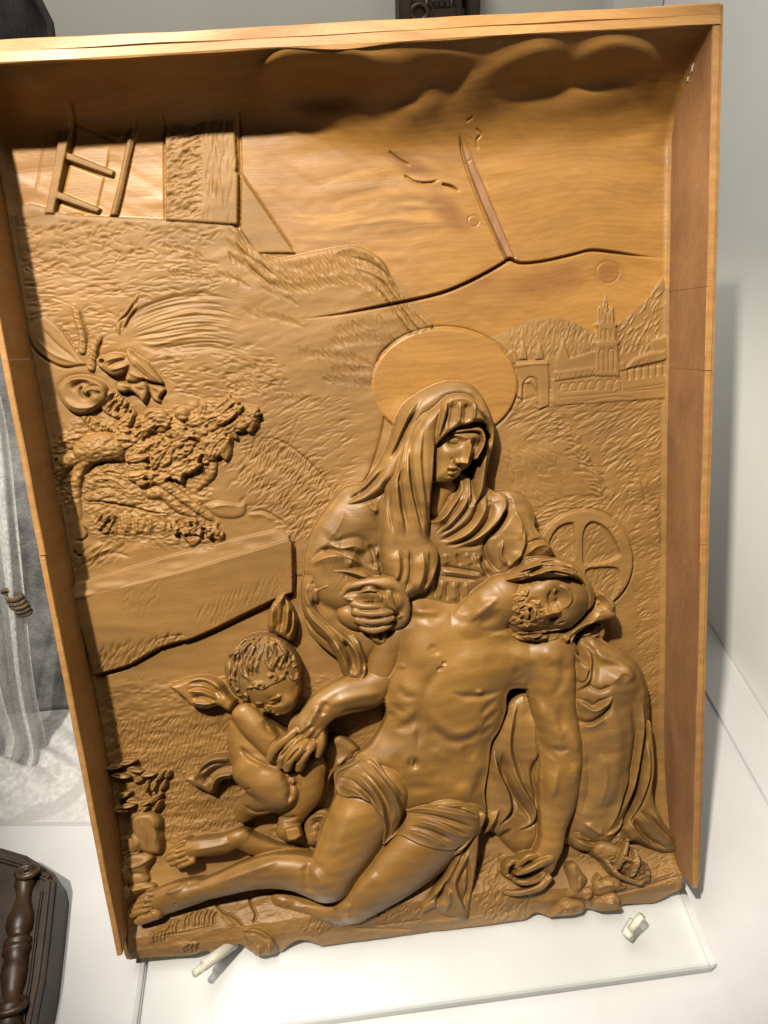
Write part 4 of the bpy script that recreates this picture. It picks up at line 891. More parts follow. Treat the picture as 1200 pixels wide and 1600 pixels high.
# hair: swept over the crown, hanging locks
L = layer()
slab(L, zC([(150, 330), (230, 280), (340, 200), (360, 160), (450, 140), (560, 148), (660, 155), (745, 225), (815, 300), (855, 390), (850, 470), (810, 520), (795, 480), (790, 410), (740, 330), (660, 280), (560, 275), (480, 290), (400, 300), (330, 330), (220, 350), (120, 380)]), 30, 16, 16, n=4)
m = (L > -1e5) & (Hd > -1e5); L[m] = Hd[m] + 1.8; m = (L > -1e5) & (Hd < -1e5); L[m] = np.minimum(L[m], 36); soften(L, 1.2)
rh = np.random.default_rng(11)
strands(L, zC([(160, 330), (330, 230), (480, 165), (640, 170), (760, 260), (845, 420)]), zC([(170, 350), (350, 310), (480, 270), (600, 270), (720, 320), (800, 480)]), 22, 2.0, 3.6, 46, 0.4, 'ridge', 1.8, rh)
strokes(L, [(zC([(400, 270), (440, 235), (500, 225)]), 3, -3.5), (zC([(420, 280), (470, 245), (540, 250)]), 2.6, 2.0), (zC([(370, 250), (375, 290)]), 3, 2.4), (zC([(620, 250), (700, 300), (770, 400)]), 2.5, -2.5)], z=46)
over(L, 'hair')
L = layer()
slab(L, zC([(280, 700), (330, 685), (420, 680), (520, 670), (600, 660), (640, 680), (600, 720), (540, 740), (440, 750), (350, 745), (300, 725)]), 34, 8, 6, n=4)
m = (L > -1e5); L[m] = H[m] + 1.4
strands(L, zC([(285, 700), (360, 690), (450, 700), (540, 680), (630, 670)]), zC([(300, 730), (380, 740), (460, 735), (550, 730), (610, 710)]), 10, 2.0, 3.2, 44, 0.4, 'ridge', 2.4, rh)
over(L, 'hair')
GAIN = 1.6; WF = 0.85
# cloth under his head and the hand's turn of cloth
L = layer()
slab(L, zC([(845, 400), (880, 365), (930, 410), (990, 460), (1003, 560), (960, 600), (860, 612), (790, 650), (720, 700), (700, 760), (720, 830), (800, 900), (840, 890), (790, 1040), (740, 1090), (700, 1000), (690, 880), (640, 800), (600, 760), (560, 720), (590, 690), (640, 680), (700, 640), (760, 590), (820, 500)]), 22, 14, 16, n=4)
strokes(L, [(zC([(830, 470), (790, 560), (720, 640), (650, 700), (590, 690)]), 4, 3.5, 'fold'), (zC([(880, 380), (940, 420), (985, 470), (1000, 550)]), 4, 3.0), (zC([(880, 430), (930, 470), (900, 520)]), 7, -3), (zC([(990, 570), (900, 600), (800, 625), (700, 690), (660, 760), (690, 860), (740, 960)]), 5, 4, 'fold'), (zC([(600, 700), (585, 740), (610, 790)]), 4, -3.5), (zC([(720, 760), (770, 840), (810, 890)]), 6, 2.6), (zC([(730, 720), (760, 800), (820, 880)]), 4, -3), (zC([(700, 900), (740, 1000), (750, 1080)]), 5, 3), (zC([(830, 880), (800, 1000), (760, 1080)]), 5, 2.6)], z=38)
over(L, 'head_cloth')
L = layer(); slab(L, zC([(720, 720), (800, 640), (900, 615), (940, 660), (920, 730), (830, 740), (760, 730)]), 16, 8, 6, n=4); strokes(L, [(zC([(760, 720), (840, 690), (900, 640)]), 4, 2.5), (zC([(800, 730), (870, 715), (925, 690)]), 4, 2)], z=26)
over(L, 'head_cloth')
# arm of the gown behind his neck
strokes(H, [(zC([(360, 150), (430, 70), (530, 55), (600, 120)]), 6, 3.5, 'fold'), (zC([(350, 100), (240, 230)]), 6, 2.0)], z=28)
# ---- the winged child
GAIN = 1.5; WF = 0.9
B = layer()
tube(B, zD([(400, 700, 20, 26), (400, 800, 18, 34), (440, 900, 18, 42), (470, 960, 18, 44)]), 0.75, 8)
slab(B, zD([(345, 660), (420, 650), (560, 740), (640, 800), (720, 880), (740, 1000), (720, 1090), (640, 1180), (560, 1180), (420, 1060), (370, 990), (340, 890), (332, 760)]), 14, 30, 15, n=5)
tube(B, zD([(385, 690, 26, 22), (440, 760, 30, 22), (500, 830, 33, 19), (540, 890, 34, 15)]), 0.9, 3)
tube(B, zD([(430, 970, 24, 36), (500, 1030, 28, 36), (550, 1080, 29, 32)]), 0.9, 5)
tube(B, zD([(545, 1090, 28, 30), (470, 1110, 24, 28), (410, 1140, 20, 22), (375, 1185, 18, 14)]), 0.85, 4)
tube(B, zD([(690, 960, 20, 30), (680, 1070, 20, 28), (640, 1150, 20, 22), (605, 1215, 18, 19), (600, 1260, 20, 20)]), 0.85, 4)
fingers(B, [zD([(600, 1260, 30, 6), (610, 1300, 32, 5.5)]), zD([(620, 1255, 30, 6), (632, 1295, 32, 5.5)]), zD([(640, 1250, 30, 6), (652, 1282, 31, 5)])])
soften(B, 0.9)
strokes(B, [(zD([(350, 840), (400, 890), (480, 930), (560, 960)]), 5, -2.6), (zD([(345, 870), (420, 920), (500, 945)]), 7, 1.6), (zD([(380, 1060), (420, 1050)]), 4, -1.2), (zD([(570, 960), (610, 1040), (600, 1130)]), 6, -3.0), (zD([(370, 1130), (430, 1170), (520, 1160)]), 4, -1.6), (zD([(480, 700), (500, 760), (560, 800)]), 5, -2.0), (zD([(600, 960), (625, 1000), (622, 1040)]), 5, 3.5), (zD([(530, 1190), (590, 1205), (650, 1190)]), 4, -2)], z=38)
HD = layer()
ball(HD, *zD([(466, 474)])[0], 17, 58, 64, -12, 0.70, 3)
ball(HD, *zD([(520, 560)])[0], 21, 42, 44, 20, 0.60, 9)
ball(HD, *zD([(555, 620)])[0], 24, 26, 26, 0, 0.5, 8)
ball(HD, *zD([(626, 505)])[0], 20, 10, 16, 10, 0.6, 4)
soften(HD, 1.4)
cb = lambda x, y, rx, ry, a, amp: bump(HD, *zD([(x, y)])[0], 40, rx, ry, a, amp)
cb(490, 575, 28, 14, 15, 1.6); cb(595, 635, 14, 13, 0, 3.4); cb(440, 650, 9, 8, 0, 1.6); cb(465, 648, 9, 6, 15, -2.6); cb(540, 622, 11, 6, 25, -3.0)
strokes(HD, [(zD([(430, 652), (455, 662), (476, 652)]), 2.0, -1.8), (zD([(508, 640), (535, 636), (562, 612)]), 2.2, -2.4), (zD([(430, 636), (475, 636)]), 3, 1.0), (zD([(500, 618), (540, 606), (570, 585)]), 3.5, 1.2), (zD([(484, 640), (492, 662), (506, 682)]), 4.2, 4.2), (zD([(488, 694), (508, 697), (528, 684)]), 1.8, -2.2), (zD([(505, 712), (530, 711), (552, 696)]), 2.0, -2.2), (zD([(502, 704), (526, 703), (548, 690)]), 2.2, 1.8), (zD([(520, 722), (545, 718), (560, 706)]), 3.0, 1.8), (zD([(560, 700), (568, 690)]), 2, -1.4)], z=40, kind='soft')
cb(508, 684, 5, 4, 0, 2.2)
B = np.maximum(B, HD)
over(B, 'winged_child')
hm = region(zD([(480, 262), (400, 272), (325, 318), (278, 400), (270, 490), (290, 570), (340, 625), (385, 640), (405, 600), (400, 560), (440, 548), (480, 560), (520, 535), (570, 515), (600, 470), (612, 500), (640, 540), (660, 470), (662, 400), (630, 330), (560, 280)]), 34, 4, 1.2)
L = np.where((hm > 0) & (HD > -1e5), HD + 1.3 * hm - 0.2, NEG).astype(np.float32)
rc = np.random.default_rng(21)
for ga, gb, cn in (([(345, 335), (300, 400), (290, 500), (320, 590), (385, 630)], [(385, 320), (355, 420), (345, 500), (365, 560), (400, 590)], 7),
        ([(390, 310), (365, 400), (375, 480), (415, 545)], [(480, 290), (465, 380), (455, 450), (500, 525)], 10), ([(480, 290), (500, 370), (490, 430), (530, 515)], [(600, 330), (630, 400), (610, 450), (605, 480)], 11), ([(420, 300), (330, 350), (290, 440)], [(500, 280), (420, 330), (360, 420)], 7), ([(500, 282), (590, 330), (640, 420)], [(470, 300), (540, 360), (590, 460)], 7)):
    strands(L, zD(ga), zD(gb), cn, 2.6, 2.0, 38, 0.35, 'ridge', 3.2, rc); strands(L, zD(ga), zD(gb), cn, 1.6, -1.2, 38, 0.4, 'ridge', 3.0, rc)
for x, y in ((380, 610), (350, 575), (325, 520), (625, 440), (610, 380), (570, 330), (625, 500), (510, 310), (440, 320), (330, 400), (420, 545), (470, 545), (530, 505), (580, 490)):
    a0 = rc.uniform(0, 6); tt = np.linspace(0, 4.6, 7); rr = np.linspace(24, 7, 7)
    stroke(L, zD(np.column_stack([x + rr * np.cos(a0 + tt), y + rr * np.sin(a0 + tt)])), 2.2, 2.2, 'ridge', 38, (0.1, 0.1), 4)
over(L, 'hair_curls')
# wings
L = layer(); slab(L, zD([(505, 280), (500, 210), (525, 130), (580, 82), (592, 100), (600, 118), (632, 170), (642, 240), (620, 320), (570, 300)]), 8, 12, 9, n=4)
strokes(L, [(zD([(585, 90), (575, 180), (560, 290)]), 5, -4.5), (zD([(530, 130), (520, 210), (530, 280)]), 6, 2.5, 'fold'), (zD([(600, 130), (600, 210), (585, 300)]), 4, 3, 'fold'), (zD([(625, 180), (625, 250), (605, 310)]), 4, 2.2), (zD([(612, 160), (612, 240), (595, 300)]), 3, -2.5)], z=18)
over(L, 'wing')
L = layer(); slab(L, zD([(20, 542), (80, 515), (120, 500), (200, 494), (270, 525), (310, 585), (345, 620), (320, 668), (260, 640), (200, 655), (130, 640), (90, 600)]), 8, 10, 10, n=4)
strokes(L, [(zD([(90, 520), (170, 500), (240, 520), (290, 590)]), 5, 3.5, 'fold'), (zD([(100, 535), (180, 525), (240, 560), (290, 610)]), 5, -3.5), (zD([(100, 570), (180, 570), (260, 610)]), 4, 3, 'fold'), (zD([(120, 600), (180, 595), (240, 620)]), 4, -2.5), (zD([(120, 620), (190, 630), (250, 625)]), 4, 2.6)], z=18)
over(L, 'wing.001')
L = layer(); slab(L, zD([(92, 990), (150, 960), (180, 905), (250, 878), (345, 885), (370, 960), (372, 1000), (300, 1000), (262, 1020), (235, 1072), (180, 1050), (135, 1030)]), 7, 12, 11, n=4)
strokes(L, [(zD([(135, 1020), (170, 950), (240, 900), (340, 900)]), 6, 3.5, 'fold'), (zD([(180, 1040), (210, 980), (270, 945), (350, 940)]), 6, -4.0), (zD([(225, 1065), (250, 1000), (300, 980), (365, 980)]), 5, 3.0, 'fold'), (zD([(160, 980), (220, 930), (320, 920)]), 4, -2)], z=18)
over(L, 'sash')
# cloth behind the child's legs and shadowed hollow beside it
L = layer(); slab(L, zD([(730, 900), (830, 780), (950, 850), (900, 930), (820, 1000), (780, 1100), (700, 1200), (640, 1240), (700, 1150), (740, 1040)]), 9, 14, 8, n=4)
strokes(L, [(zD([(900, 880), (810, 980), (760, 1080)]), 6, 3, 'fold'), (zD([(840, 900), (780, 1010), (740, 1100)]), 5, -3)], z=18)
over(L, 'skirt_fold')
L = layer(); slab(L, zD([(690, 1190), (760, 1150), (810, 1170), (800, 1260), (760, 1320), (700, 1326), (680, 1260)]), 14, 8, 6, n=4)
strokes(L, [(zD([(700, 1200), (760, 1180), (790, 1200), (780, 1280)]), 4, 3, 'fold'), (zD([(710, 1240), (750, 1220), (760, 1290)]), 4, -3), (zD([(730, 1260), (740, 1320)]), 4, 2.5)], z=20)
over(L, 'leaf_cluster')
PART_TREE = {'back_panel': (None, 'sky'), 'repair_strip': (None, 'redframe'), 'halo': (None, 'sky'), 'cross_halo': (None, 'land'),
    'seated_woman': (None, 'figure'), 'gown': ('seated_woman', 'cloth'), 'sleeve': ('seated_woman', 'cloth'), 'veil': ('seated_woman', 'cloth'), 'held_cloth': ('seated_woman', 'cloth'), 'sandal_strap': ('seated_woman', 'cloth'), 'hand': ('seated_woman', 'figure'), 'foot': ('seated_woman', 'figure'), 'skirt': ('seated_woman', 'cloth'), 'skirt_fold': ('seated_woman', 'cloth'),
    'reclining_man': (None, 'figure'), 'loincloth': ('reclining_man', 'cloth'), 'hair': ('reclining_man', 'cloth'), 'beard': ('reclining_man', 'cloth'), 'head_cloth': ('seated_woman', 'cloth'),
    'winged_child': (None, 'figure'), 'hair_curls': ('winged_child', 'cloth'), 'wing': ('winged_child', 'figure'), 'wing.001': ('winged_child', 'figure'), 'sash': ('winged_child', 'cloth')}
# ------------------------------------------------------------------ plants, roots and stones
GAIN = 1.2; WF = 0.9
zP = Z(60, 560, 2.857); zQ = Z(20, 330, 3.0); zS = Z(140, 1050, 4.286); zU = Z(180, 1380, 4.0); zV = Z(760, 1280, 3.529); zW = Z(440, 1340, 3.75)
def leaf(name, out, z, rise, ribs=(), edge=8, tilt=(0, 0), amp=1.4, wd=2.0, veins=0, seed=0, follow=False):
    L = layer(); slab(L, out, z, edge, rise, n=4, tilt=tilt)
    if follow:
        m = L > -1e5; L[m] = np.maximum(L[m], H[m] + 1.0)
    for i, r in enumerate(ribs): stroke(L, r, wd, (amp if i % 2 == 0 else -amp), 'ridge', z + rise)
    over(L, name); return L
def pods(name, poly, cnt, ang, ln, r, z, seed, jit=25, zj=3.0):
    """overlapping small leaves filling an outline"""
    rr = np.random.default_rng(seed); q = spline(poly, 5, True); L = layer(); k = 0
    while k < cnt:
        x, y = rr.uniform(q[:, 0].min(), q[:, 0].max()), rr.uniform(q[:, 1].min(), q[:, 1].max())
        a_, b_ = q, np.roll(q, -1, axis=0); c = (a_[:, 1] > y) != (b_[:, 1] > y)
        xi = a_[:, 0] + (y - a_[:, 1]) * (b_[:, 0] - a_[:, 0]) / np.where(b_[:, 1] == a_[:, 1], 1e-9, b_[:, 1] - a_[:, 1])
        if np.count_nonzero(c & (x < xi)) % 2 == 0: continue
        k += 1
        a = math.radians(ang + rr.normal(0, jit)); l = ln * rr.uniform(0.6, 1.3); w_ = r * rr.uniform(0.7, 1.3); zz = z + rr.uniform(-zj, zj)
        dx, dy = math.cos(a) * l / 2, -math.sin(a) * l / 2; bx, by = rr.normal(0, 2, 2)
        cx, cy = back((x, y), zz); s_ = scale_at((x, y), zz); lm, wm = l * s_ * 0.62, w_ * s_ * 1.25
        w = win(cx - lm, cx + lm, cy - lm, cy + lm); gxx, gyy = loc(w)
        u = ((gxx - cx) * math.cos(a) + (gyy - cy) * math.sin(a)) / lm; v = (-(gxx - cx) * math.sin(a) + (gyy - cy) * math.cos(a)) / wm
        v = v + rr.uniform(-0.5, 0.5) * u * u
        ws = np.clip(1 - u * u, 0, 1) ** 0.8 * (1 - 0.35 * u); hh = np.abs(v) / np.maximum(ws, 1e-3)
        h = np.where((np.abs(u) < 1) & (hh < 1), zz + 2.2 * (1 - hh ** 2.2) - 0.9 * np.exp(-(v / 0.16) ** 2) + rr.uniform(-1.5, 1.5) * v + 1.2 * u, NEG)
        put(L, w, h, 0)
    m = L > -1e5
    over(L, name)
# left: roots of the overturned stump
for i, (pts) in enumerate((
        [(250, 400, 3, 20), (180, 440, 3, 15), (110, 470, 3, 11), (75, 540, 2, 9), (55, 620, 1, 6), (40, 670, 0, 3)],
        [(75, 560, 2, 7), (90, 640, 2, 6), (105, 690, 1, 4), (90, 730, 0, 2)],
        [(220, 430, 3, 16), (175, 500, 3, 10), (165, 600, 2, 8), (180, 680, 1, 6), (195, 750, 0, 4)],
        [(200, 420, 3, 20), (260, 400, 4, 24), (320, 400, 4, 20), (360, 440, 3, 8)],
        [(110, 450, 2, 8), (40, 440, 0, 3)])):
    L = layer(); tube(L, zP(pts), 0.85, 2.0); m = L > -1e5; L[m] += (0.5 * noise(6, 3, 201 + i, 40))[m]
    over(L, 'root' + ('' if i == 0 else '.%03d' % i))
strokes(H, [(zP([(90, 380), (140, 360), (200, 350)]), 4, 1.8), (zP([(95, 385), (130, 410), (170, 400)]), 3, -1.8), (zP([(200, 520), (250, 480), (330, 450)]), 4, -2.0)], z=4)
leaf('rock', zP([(205, 545), (260, 480), (340, 450), (420, 520), (500, 580), (470, 650), (380, 660), (210, 635)]), 1.0, 3.0, [zP([(240, 540), (330, 540), (420, 600)]), zP([(230, 590), (320, 580), (420, 640)]), zP([(260, 510), (340, 500), (400, 540)])], 10)
marks(H, zP([(220, 540), (330, 470), (440, 560), (460, 640), (230, 620)]), 60, 22, 2.4, -20, 0.5, 4, 14, 211)
strokes(H, [(zP([(190, 640), (280, 640), (400, 660), (520, 690), (620, 690)]), 2.6, -2.4, 'cut')], z=2)
L = layer(); tube(L, zP([(270, 740, 0, 20), (380, 745, 0.5, 24), (480, 742, 0.5, 22), (590, 750, 0, 16)]), 0.3, 2)
for k, x in enumerate(range(290, 590, 28)): stroke(L, zP([(x, 690), (x + 18 - 5 * (k % 3), 740), (x + 6, 790)]), 2.6, 1.6 if k % 2 else -1.6, 'ridge', 6)
over(L, 'bark_log')
pods('leaf_curl', zP([(270, 720), (330, 700), (340, 760), (290, 760)]), 12, 60, 16, 3.5, 4, 221)
pods('berry_cluster', zP([(590, 740), (640, 720), (760, 740), (800, 760), (820, 800), (770, 800), (700, 780), (620, 780)]), 34, 20, 9, 4.5, 5.5, 222, 60, 1.5)
leaf('leaf', zP([(640, 780), (700, 775), (730, 800), (690, 842), (660, 815)]), 3, 2.2, [zP([(650, 790), (690, 835)])])
leaf('leaf.001', zP([(770, 770), (810, 752), (825, 790), (815, 828), (790, 810)]), 3, 2.2, [zP([(795, 770), (812, 822)])])
# branches and the stone at their foot
for i, pts in enumerate(([(530, 540, 3, 10), (600, 590, 4, 9), (680, 650, 4, 7.5), (760, 705, 3, 6), (820, 740, 1, 3)], [(500, 600, 1, 12), (560, 600, 2, 12), (620, 660, 2, 10), (700, 700, 1, 6)], [(780, 450, 2, 7), (770, 520, 3, 7), (720, 570, 2, 6), (700, 610, 1, 4)])):
    L = layer(); tube(L, zP(pts), 0.85, 2.0); m = L > -1e5; L[m] += (0.4 * noise(4, 9, 231 + i, -40))[m]; over(L, 'branch' + ('' if i == 0 else '.%03d' % i))
leaf('rock.001', zP([(735, 655), (800, 635), (880, 650), (925, 640), (925, 690), (890, 712), (820, 712), (770, 690)]), 2.5, 2.5, [zP([(760, 670), (830, 655), (900, 660)])], 8)
strokes(H, [(zP([(930, 690), (1000, 680), (1060, 710), (1120, 750)]), 3, -1.5, 'cut'), (zP([(925, 700), (1000, 700), (1060, 730)]), 5, 1.2)], z=3)
# foliage mass
fol = zP([(340, 300), (480, 250), (600, 225), (700, 230), (760, 200), (880, 205), (980, 245), (950, 310), (860, 340), (840, 390), (780, 440), (690, 460), (620, 500), (500, 540), (430, 540), (430, 470), (380, 400)])
pods('foliage', fol, 130, 12, 24, 6.5, 4.5, 241, 34, 2.0)
pods('foliage', zP([(740, 205), (880, 210), (980, 245), (940, 320), (860, 300), (760, 280)]), 34, 22, 22, 6, 8, 242, 16, 1.5)
pods('foliage', zP([(560, 390), (660, 380), (690, 460), (640, 500), (540, 470)]), 26, 25, 26, 7, 8, 243, 18, 1.5)
pods('foliage', zP([(430, 430), (560, 440), (640, 500), (560, 560), (450, 560)]), 22, 5, 22, 6, 6, 244, 30, 1.5)
for x, y in zP([(540, 260), (640, 250), (620, 330), (700, 280), (790, 380)]): ball(H, x, y, 6, 12, 11, 0, 0.6, 2)
pods('foliage', zP([(740, 350), (840, 360), (860, 390), (800, 430), (740, 420)]), 12, 60, 26, 8, 7, 245, 20, 1)
# big curled leaves round the shell
leaf('leaf.002', zQ([(72, 560), (90, 630), (150, 690), (235, 730), (340, 722), (345, 712), (300, 660), (230, 560), (160, 492), (110, 510)]), 1.5, 2.5, [zQ([(165, 500), (230, 570), (290, 650), (345, 715)]), zQ([(120, 530), (200, 620), (300, 700)]), zQ([(100, 590), (190, 670), (310, 715)])], 6)
strokes(H, [(zQ([(74, 570), (100, 645), (170, 702), (240, 732), (310, 728)]), 3, -2.6, 'cut'), (zQ([(200, 520), (260, 590), (300, 660)]), 2.2, -1.4, 'cut')], z=2)
for i, (a, b) in enumerate(((zQ([(285, 445), (305, 510), (325, 590), (322, 655)]), 14), (zQ([(405, 590), (380, 640), (375, 690), (365, 735)]), 11))):
    L = layer(); tube(L, [(x, y, 2.5, 6 - 1.5 * (k == 0)) for k, (x, y) in enumerate(a)], 0.8, 1); comb(L, a, b, 11, 2.4, 40, 1.3, 5, 6, 251 + i, None, True); over(L, 'flower_spike' + ('' if i == 0 else '.001'))
    stroke(H, [(x + 7, y + 1) for x, y in a], 3.2, -2.4, 'cut', 3)
leaf('leaf.003', zQ([(580, 395), (585, 420), (545, 480), (510, 530), (505, 580), (490, 560), (488, 520), (520, 470)]), 1.5, 2.4, [], 4)
strokes(H, [(zQ([(582, 410), (540, 480), (498, 520), (494, 565)]), 2.2, -2.4, 'cut'), (zQ([(595, 450), (550, 500), (520, 570)]), 2.0, -2.0, 'cut'), (zQ([(590, 430), (545, 490), (512, 560)]), 2.2, 1.4)], z=2)
# shell-shaped curl
L = layer(); slab(L, zP([(88, 130), (120, 92), (180, 76), (250, 88), (305, 125), (305, 185), (262, 225), (200, 250), (140, 232), (98, 180)]), 4, 12, 5, n=5)
strokes(L, [(zP([(110, 120), (170, 90), (250, 100), (295, 140), (290, 190)]), 4, 2.6, 'fold'), (zP([(110, 170), (160, 215), (230, 220), (280, 190)]), 5, 1.6), (zP([(140, 140), (190, 110), (240, 120)]), 7, -2.4), (zP([(205, 120), (185, 140), (200, 170), (225, 165), (220, 140)]), 3, -3.0), (zP([(215, 175), (220, 145), (255, 135), (285, 155)]), 3, 2.8, 'fold')], z=9)
bump(L, *zP([(255, 175)])[0], 9, 9, 9, 0, 2.4); bump(L, *zP([(200, 145)])[0], 9, 4, 4, 0, 1.6)
over(L, 'curled_leaf')
L = layer(); ball(L, *zP([(345, 25)])[0], 4, 24, 17, 10, 0.8, 2); tube(L, zP([(280, 15, 5, 9), (340, 45, 6, 12), (400, 20, 5, 8)]), 0.7, 3)
strokes(L, [(zP([(285, 20), (330, 0), (390, -10)]), 3, 2.0), (zP([(300, 40), (350, 15), (400, 5)]), 3, -1.6), (zP([(310, 55), (370, 40), (410, 20)]), 3, 1.6)], z=12); bump(L, *zP([(280, 14)])[0], 9, 3.5, 3.5, 0, -5)
over(L, 'curled_leaf.001')
leaf('leaf.004', zP([(395, -40), (440, -10), (490, 20), (525, 60), (558, 112), (505, 105), (470, 95), (440, 108), (390, 100), (400, 40)]), 5, 4, [zP([(420, -20), (470, 40), (550, 108)]), zP([(410, 20), (450, 60), (500, 95)]), zP([(400, 60), (440, 80), (480, 90)])], 10)
leaf('leaf.005', zP([(350, 140), (360, 105), (430, 112), (480, 98), (492, 150), (470, 195), (440, 165), (410, 145), (380, 155)]), 5.5, 3.5, [zP([(360, 120), (420, 130), (465, 185)]), zP([(400, 120), (450, 140), (480, 140)])], 8)
leaf('leaf.006', zP([(490, 110), (540, 115), (570, 140), (545, 175), (550, 195), (520, 190), (500, 160)]), 3, 3, [zP([(500, 125), (540, 145), (545, 185)])], 6)
strokes(H, [(zP([(560, 116), (500, 110), (455, 92)]), 3, -2.5, 'cut'), (zP([(350, 148), (390, 158), (410, 150)]), 4, -3.5, 'cut'), (zP([(572, 142), (548, 176), (552, 198)]), 3, -2.5, 'cut')], z=4)
L = layer(); slab(L, zP([(300, 150), (350, 150), (420, 215), (440, 260), (380, 270), (330, 260), (280, 220)]), 3, 8, 3, n=4); marks(L, zP([(300, 160), (350, 160), (420, 220), (400, 260), (300, 230)]), 70, 16, 3.0, 50, 1.3, 5, 12, 261); over(L, 'leaf.007')
L = layer(); slab(L, zP([(190, 260), (240, 255), (330, 300), (420, 340), (400, 400), (330, 380), (240, 320)]), 2.5, 8, 3, n=4); comb(L, zP([(210, 275), (300, 320), (400, 370)]), 20, 20, 2.6, 75, 1.5, 4, 8, 262); over(L, 'leaf.008')
leaf('leaf.009', zP([(300, 370), (350, 340), (420, 345), (450, 370), (390, 405), (340, 400)]), 5, 3, [zP([(320, 375), (370, 360), (430, 365)]), zP([(330, 385), (380, 378), (430, 380)])], 6)
strokes(H, [(zP([(180, 900), (250, 850), (300, 820)]), 4, 2.0), (zP([(200, 910), (290, 860), (360, 850)]), 4, 1.6), (zP([(240, 900), (330, 870), (420, 890)]), 3, -1.4), (zP([(150, 815), (200, 810), (220, 780), (190, 742)]), 3, -2.5, 'cut'), (zP([(160, 850), (170, 880), (200, 880)]), 3, -2.5, 'cut')], z=3)
marks(H, zP([(170, 880), (300, 820), (380, 850), (330, 905), (180, 915)]), 60, 34, 2.2, 35, 0.6, 3, 10, 263)
_rg = region(zP([(40, 440), (200, 250), (340, 280), (500, 240), (760, 195), (990, 240), (860, 360), (800, 460), (760, 700), (820, 830), (640, 850), (260, 800), (190, 640), (60, 700)]), 5, 5, 6)
H += _rg * (0.9 * np.abs(noise(5, 3, 281, 20, 2)) + 0.5 * noise(3, 1.6, 282, -15) + 0.8 * noise(11, 6, 283, 15))
# ---- lower left: leafy clump, stump, bud, leaves by the feet
rp = np.random.default_rng(77)
for i, (x, y, l, a) in enumerate([(160, 640, 120, 8), (200, 700, 130, -4), (250, 610, 110, 15), (300, 660, 110, -10), (330, 720, 90, 30), (390, 690, 100, 5), (380, 770, 90, 80), (430, 760, 90, 75), (470, 700, 90, 50), (440, 850, 110, 40), (370, 880, 100, 30), (300, 870, 110, -8), (230, 830, 100, 30), (250, 900, 110, 10), (200, 930, 100, -5), (490, 760, 90, 60), (350, 930, 90, 35), (450, 900, 90, 60), (520, 690, 60, 60)]):
    ca, sa = math.cos(math.radians(a)), math.sin(math.radians(a)); c = rp.uniform(-14, 14)
    o = [(x - ca * l * .5, y + sa * l * .5), (x - ca * l * .15 - sa * 20, y + sa * l * .15 - ca * 20 + c), (x + ca * l * .25 - sa * 16, y - sa * l * .25 - ca * 16), (x + ca * l * .55, y - sa * l * .55), (x + ca * l * .2 + sa * 16, y - sa * l * .2 + ca * 16), (x - ca * l * .2 + sa * 14, y + sa * l * .2 + ca * 14)]
    z0 = 5 + rp.uniform(0, 6)
    leaf('thorn_leaf' + ('' if i == 0 else '.%03d' % i), zS(o), z0, 2.6, [zS([(x - ca * l * .45, y + sa * l * .45), (x + c * .3, y + c * .3), (x + ca * l * .5, y - sa * l * .5)])], 4, (rp.uniform(-20, 20), rp.uniform(-20, 20)), -1.6, 1.8)
leaf('stump', zS([(290, 1010), (320, 950), (400, 935), (450, 950), (485, 1000), (480, 1060), (495, 1110), (490, 1200), (460, 1220), (380, 1210), (320, 1150)]), 8, 8, [zS([(340, 980), (370, 1080), (390, 1190)]), zS([(420, 1030), (470, 1090), (480, 1180)]), zS([(410, 960), (440, 1060), (440, 1180)])], 10, amp=1.6)
stroke(H, zS([(415, 1030), (450, 1050), (478, 1110), (488, 1200), (470, 1250)]), 3.5, -3.5, 'cut', 12)
for i, pts in enumerate(([(300, 1100, 12, 6), (310, 1150, 14, 8), (280, 1210, 12, 6)], [(270, 1130, 12, 5), (275, 1180, 13, 6), (262, 1230, 12, 4)], [(330, 1110, 12, 5), (335, 1160, 13, 6), (310, 1220, 12, 4)])):
    L = layer(); tube(L, zS(pts), 0.9, 0.5); over(L, 'bud' + ('' if i == 0 else '.%03d' % i))
zL = Z(0, 880, 2.222)
for i, (o, r) in enumerate((
        ([(420, 1050), (450, 1010), (500, 1005), (535, 1020), (515, 1060), (520, 1105), (480, 1120), (445, 1110)], [[(430, 1060), (480, 1050), (525, 1025)], [(440, 1080), (490, 1080), (520, 1100)]]),
        ([(415, 1060), (440, 1050), (460, 1090), (450, 1120), (420, 1110), (412, 1085)], [[(425, 1060), (440, 1110)]]),
        ([(440, 1130), (520, 1110), (540, 1130), (480, 1150), (450, 1200), (440, 1230)], [[(445, 1140), (500, 1130)]]),
        ([(410, 1150), (440, 1120), (450, 1160), (435, 1240), (420, 1270)], [[(430, 1140), (428, 1250)]]))):
    leaf('leaf.%03d' % (20 + i), zL(o), 12 + 3 * i, 6, [zL(q) for q in r], 12, (0, -14), 2.2, 3.0, follow=True)
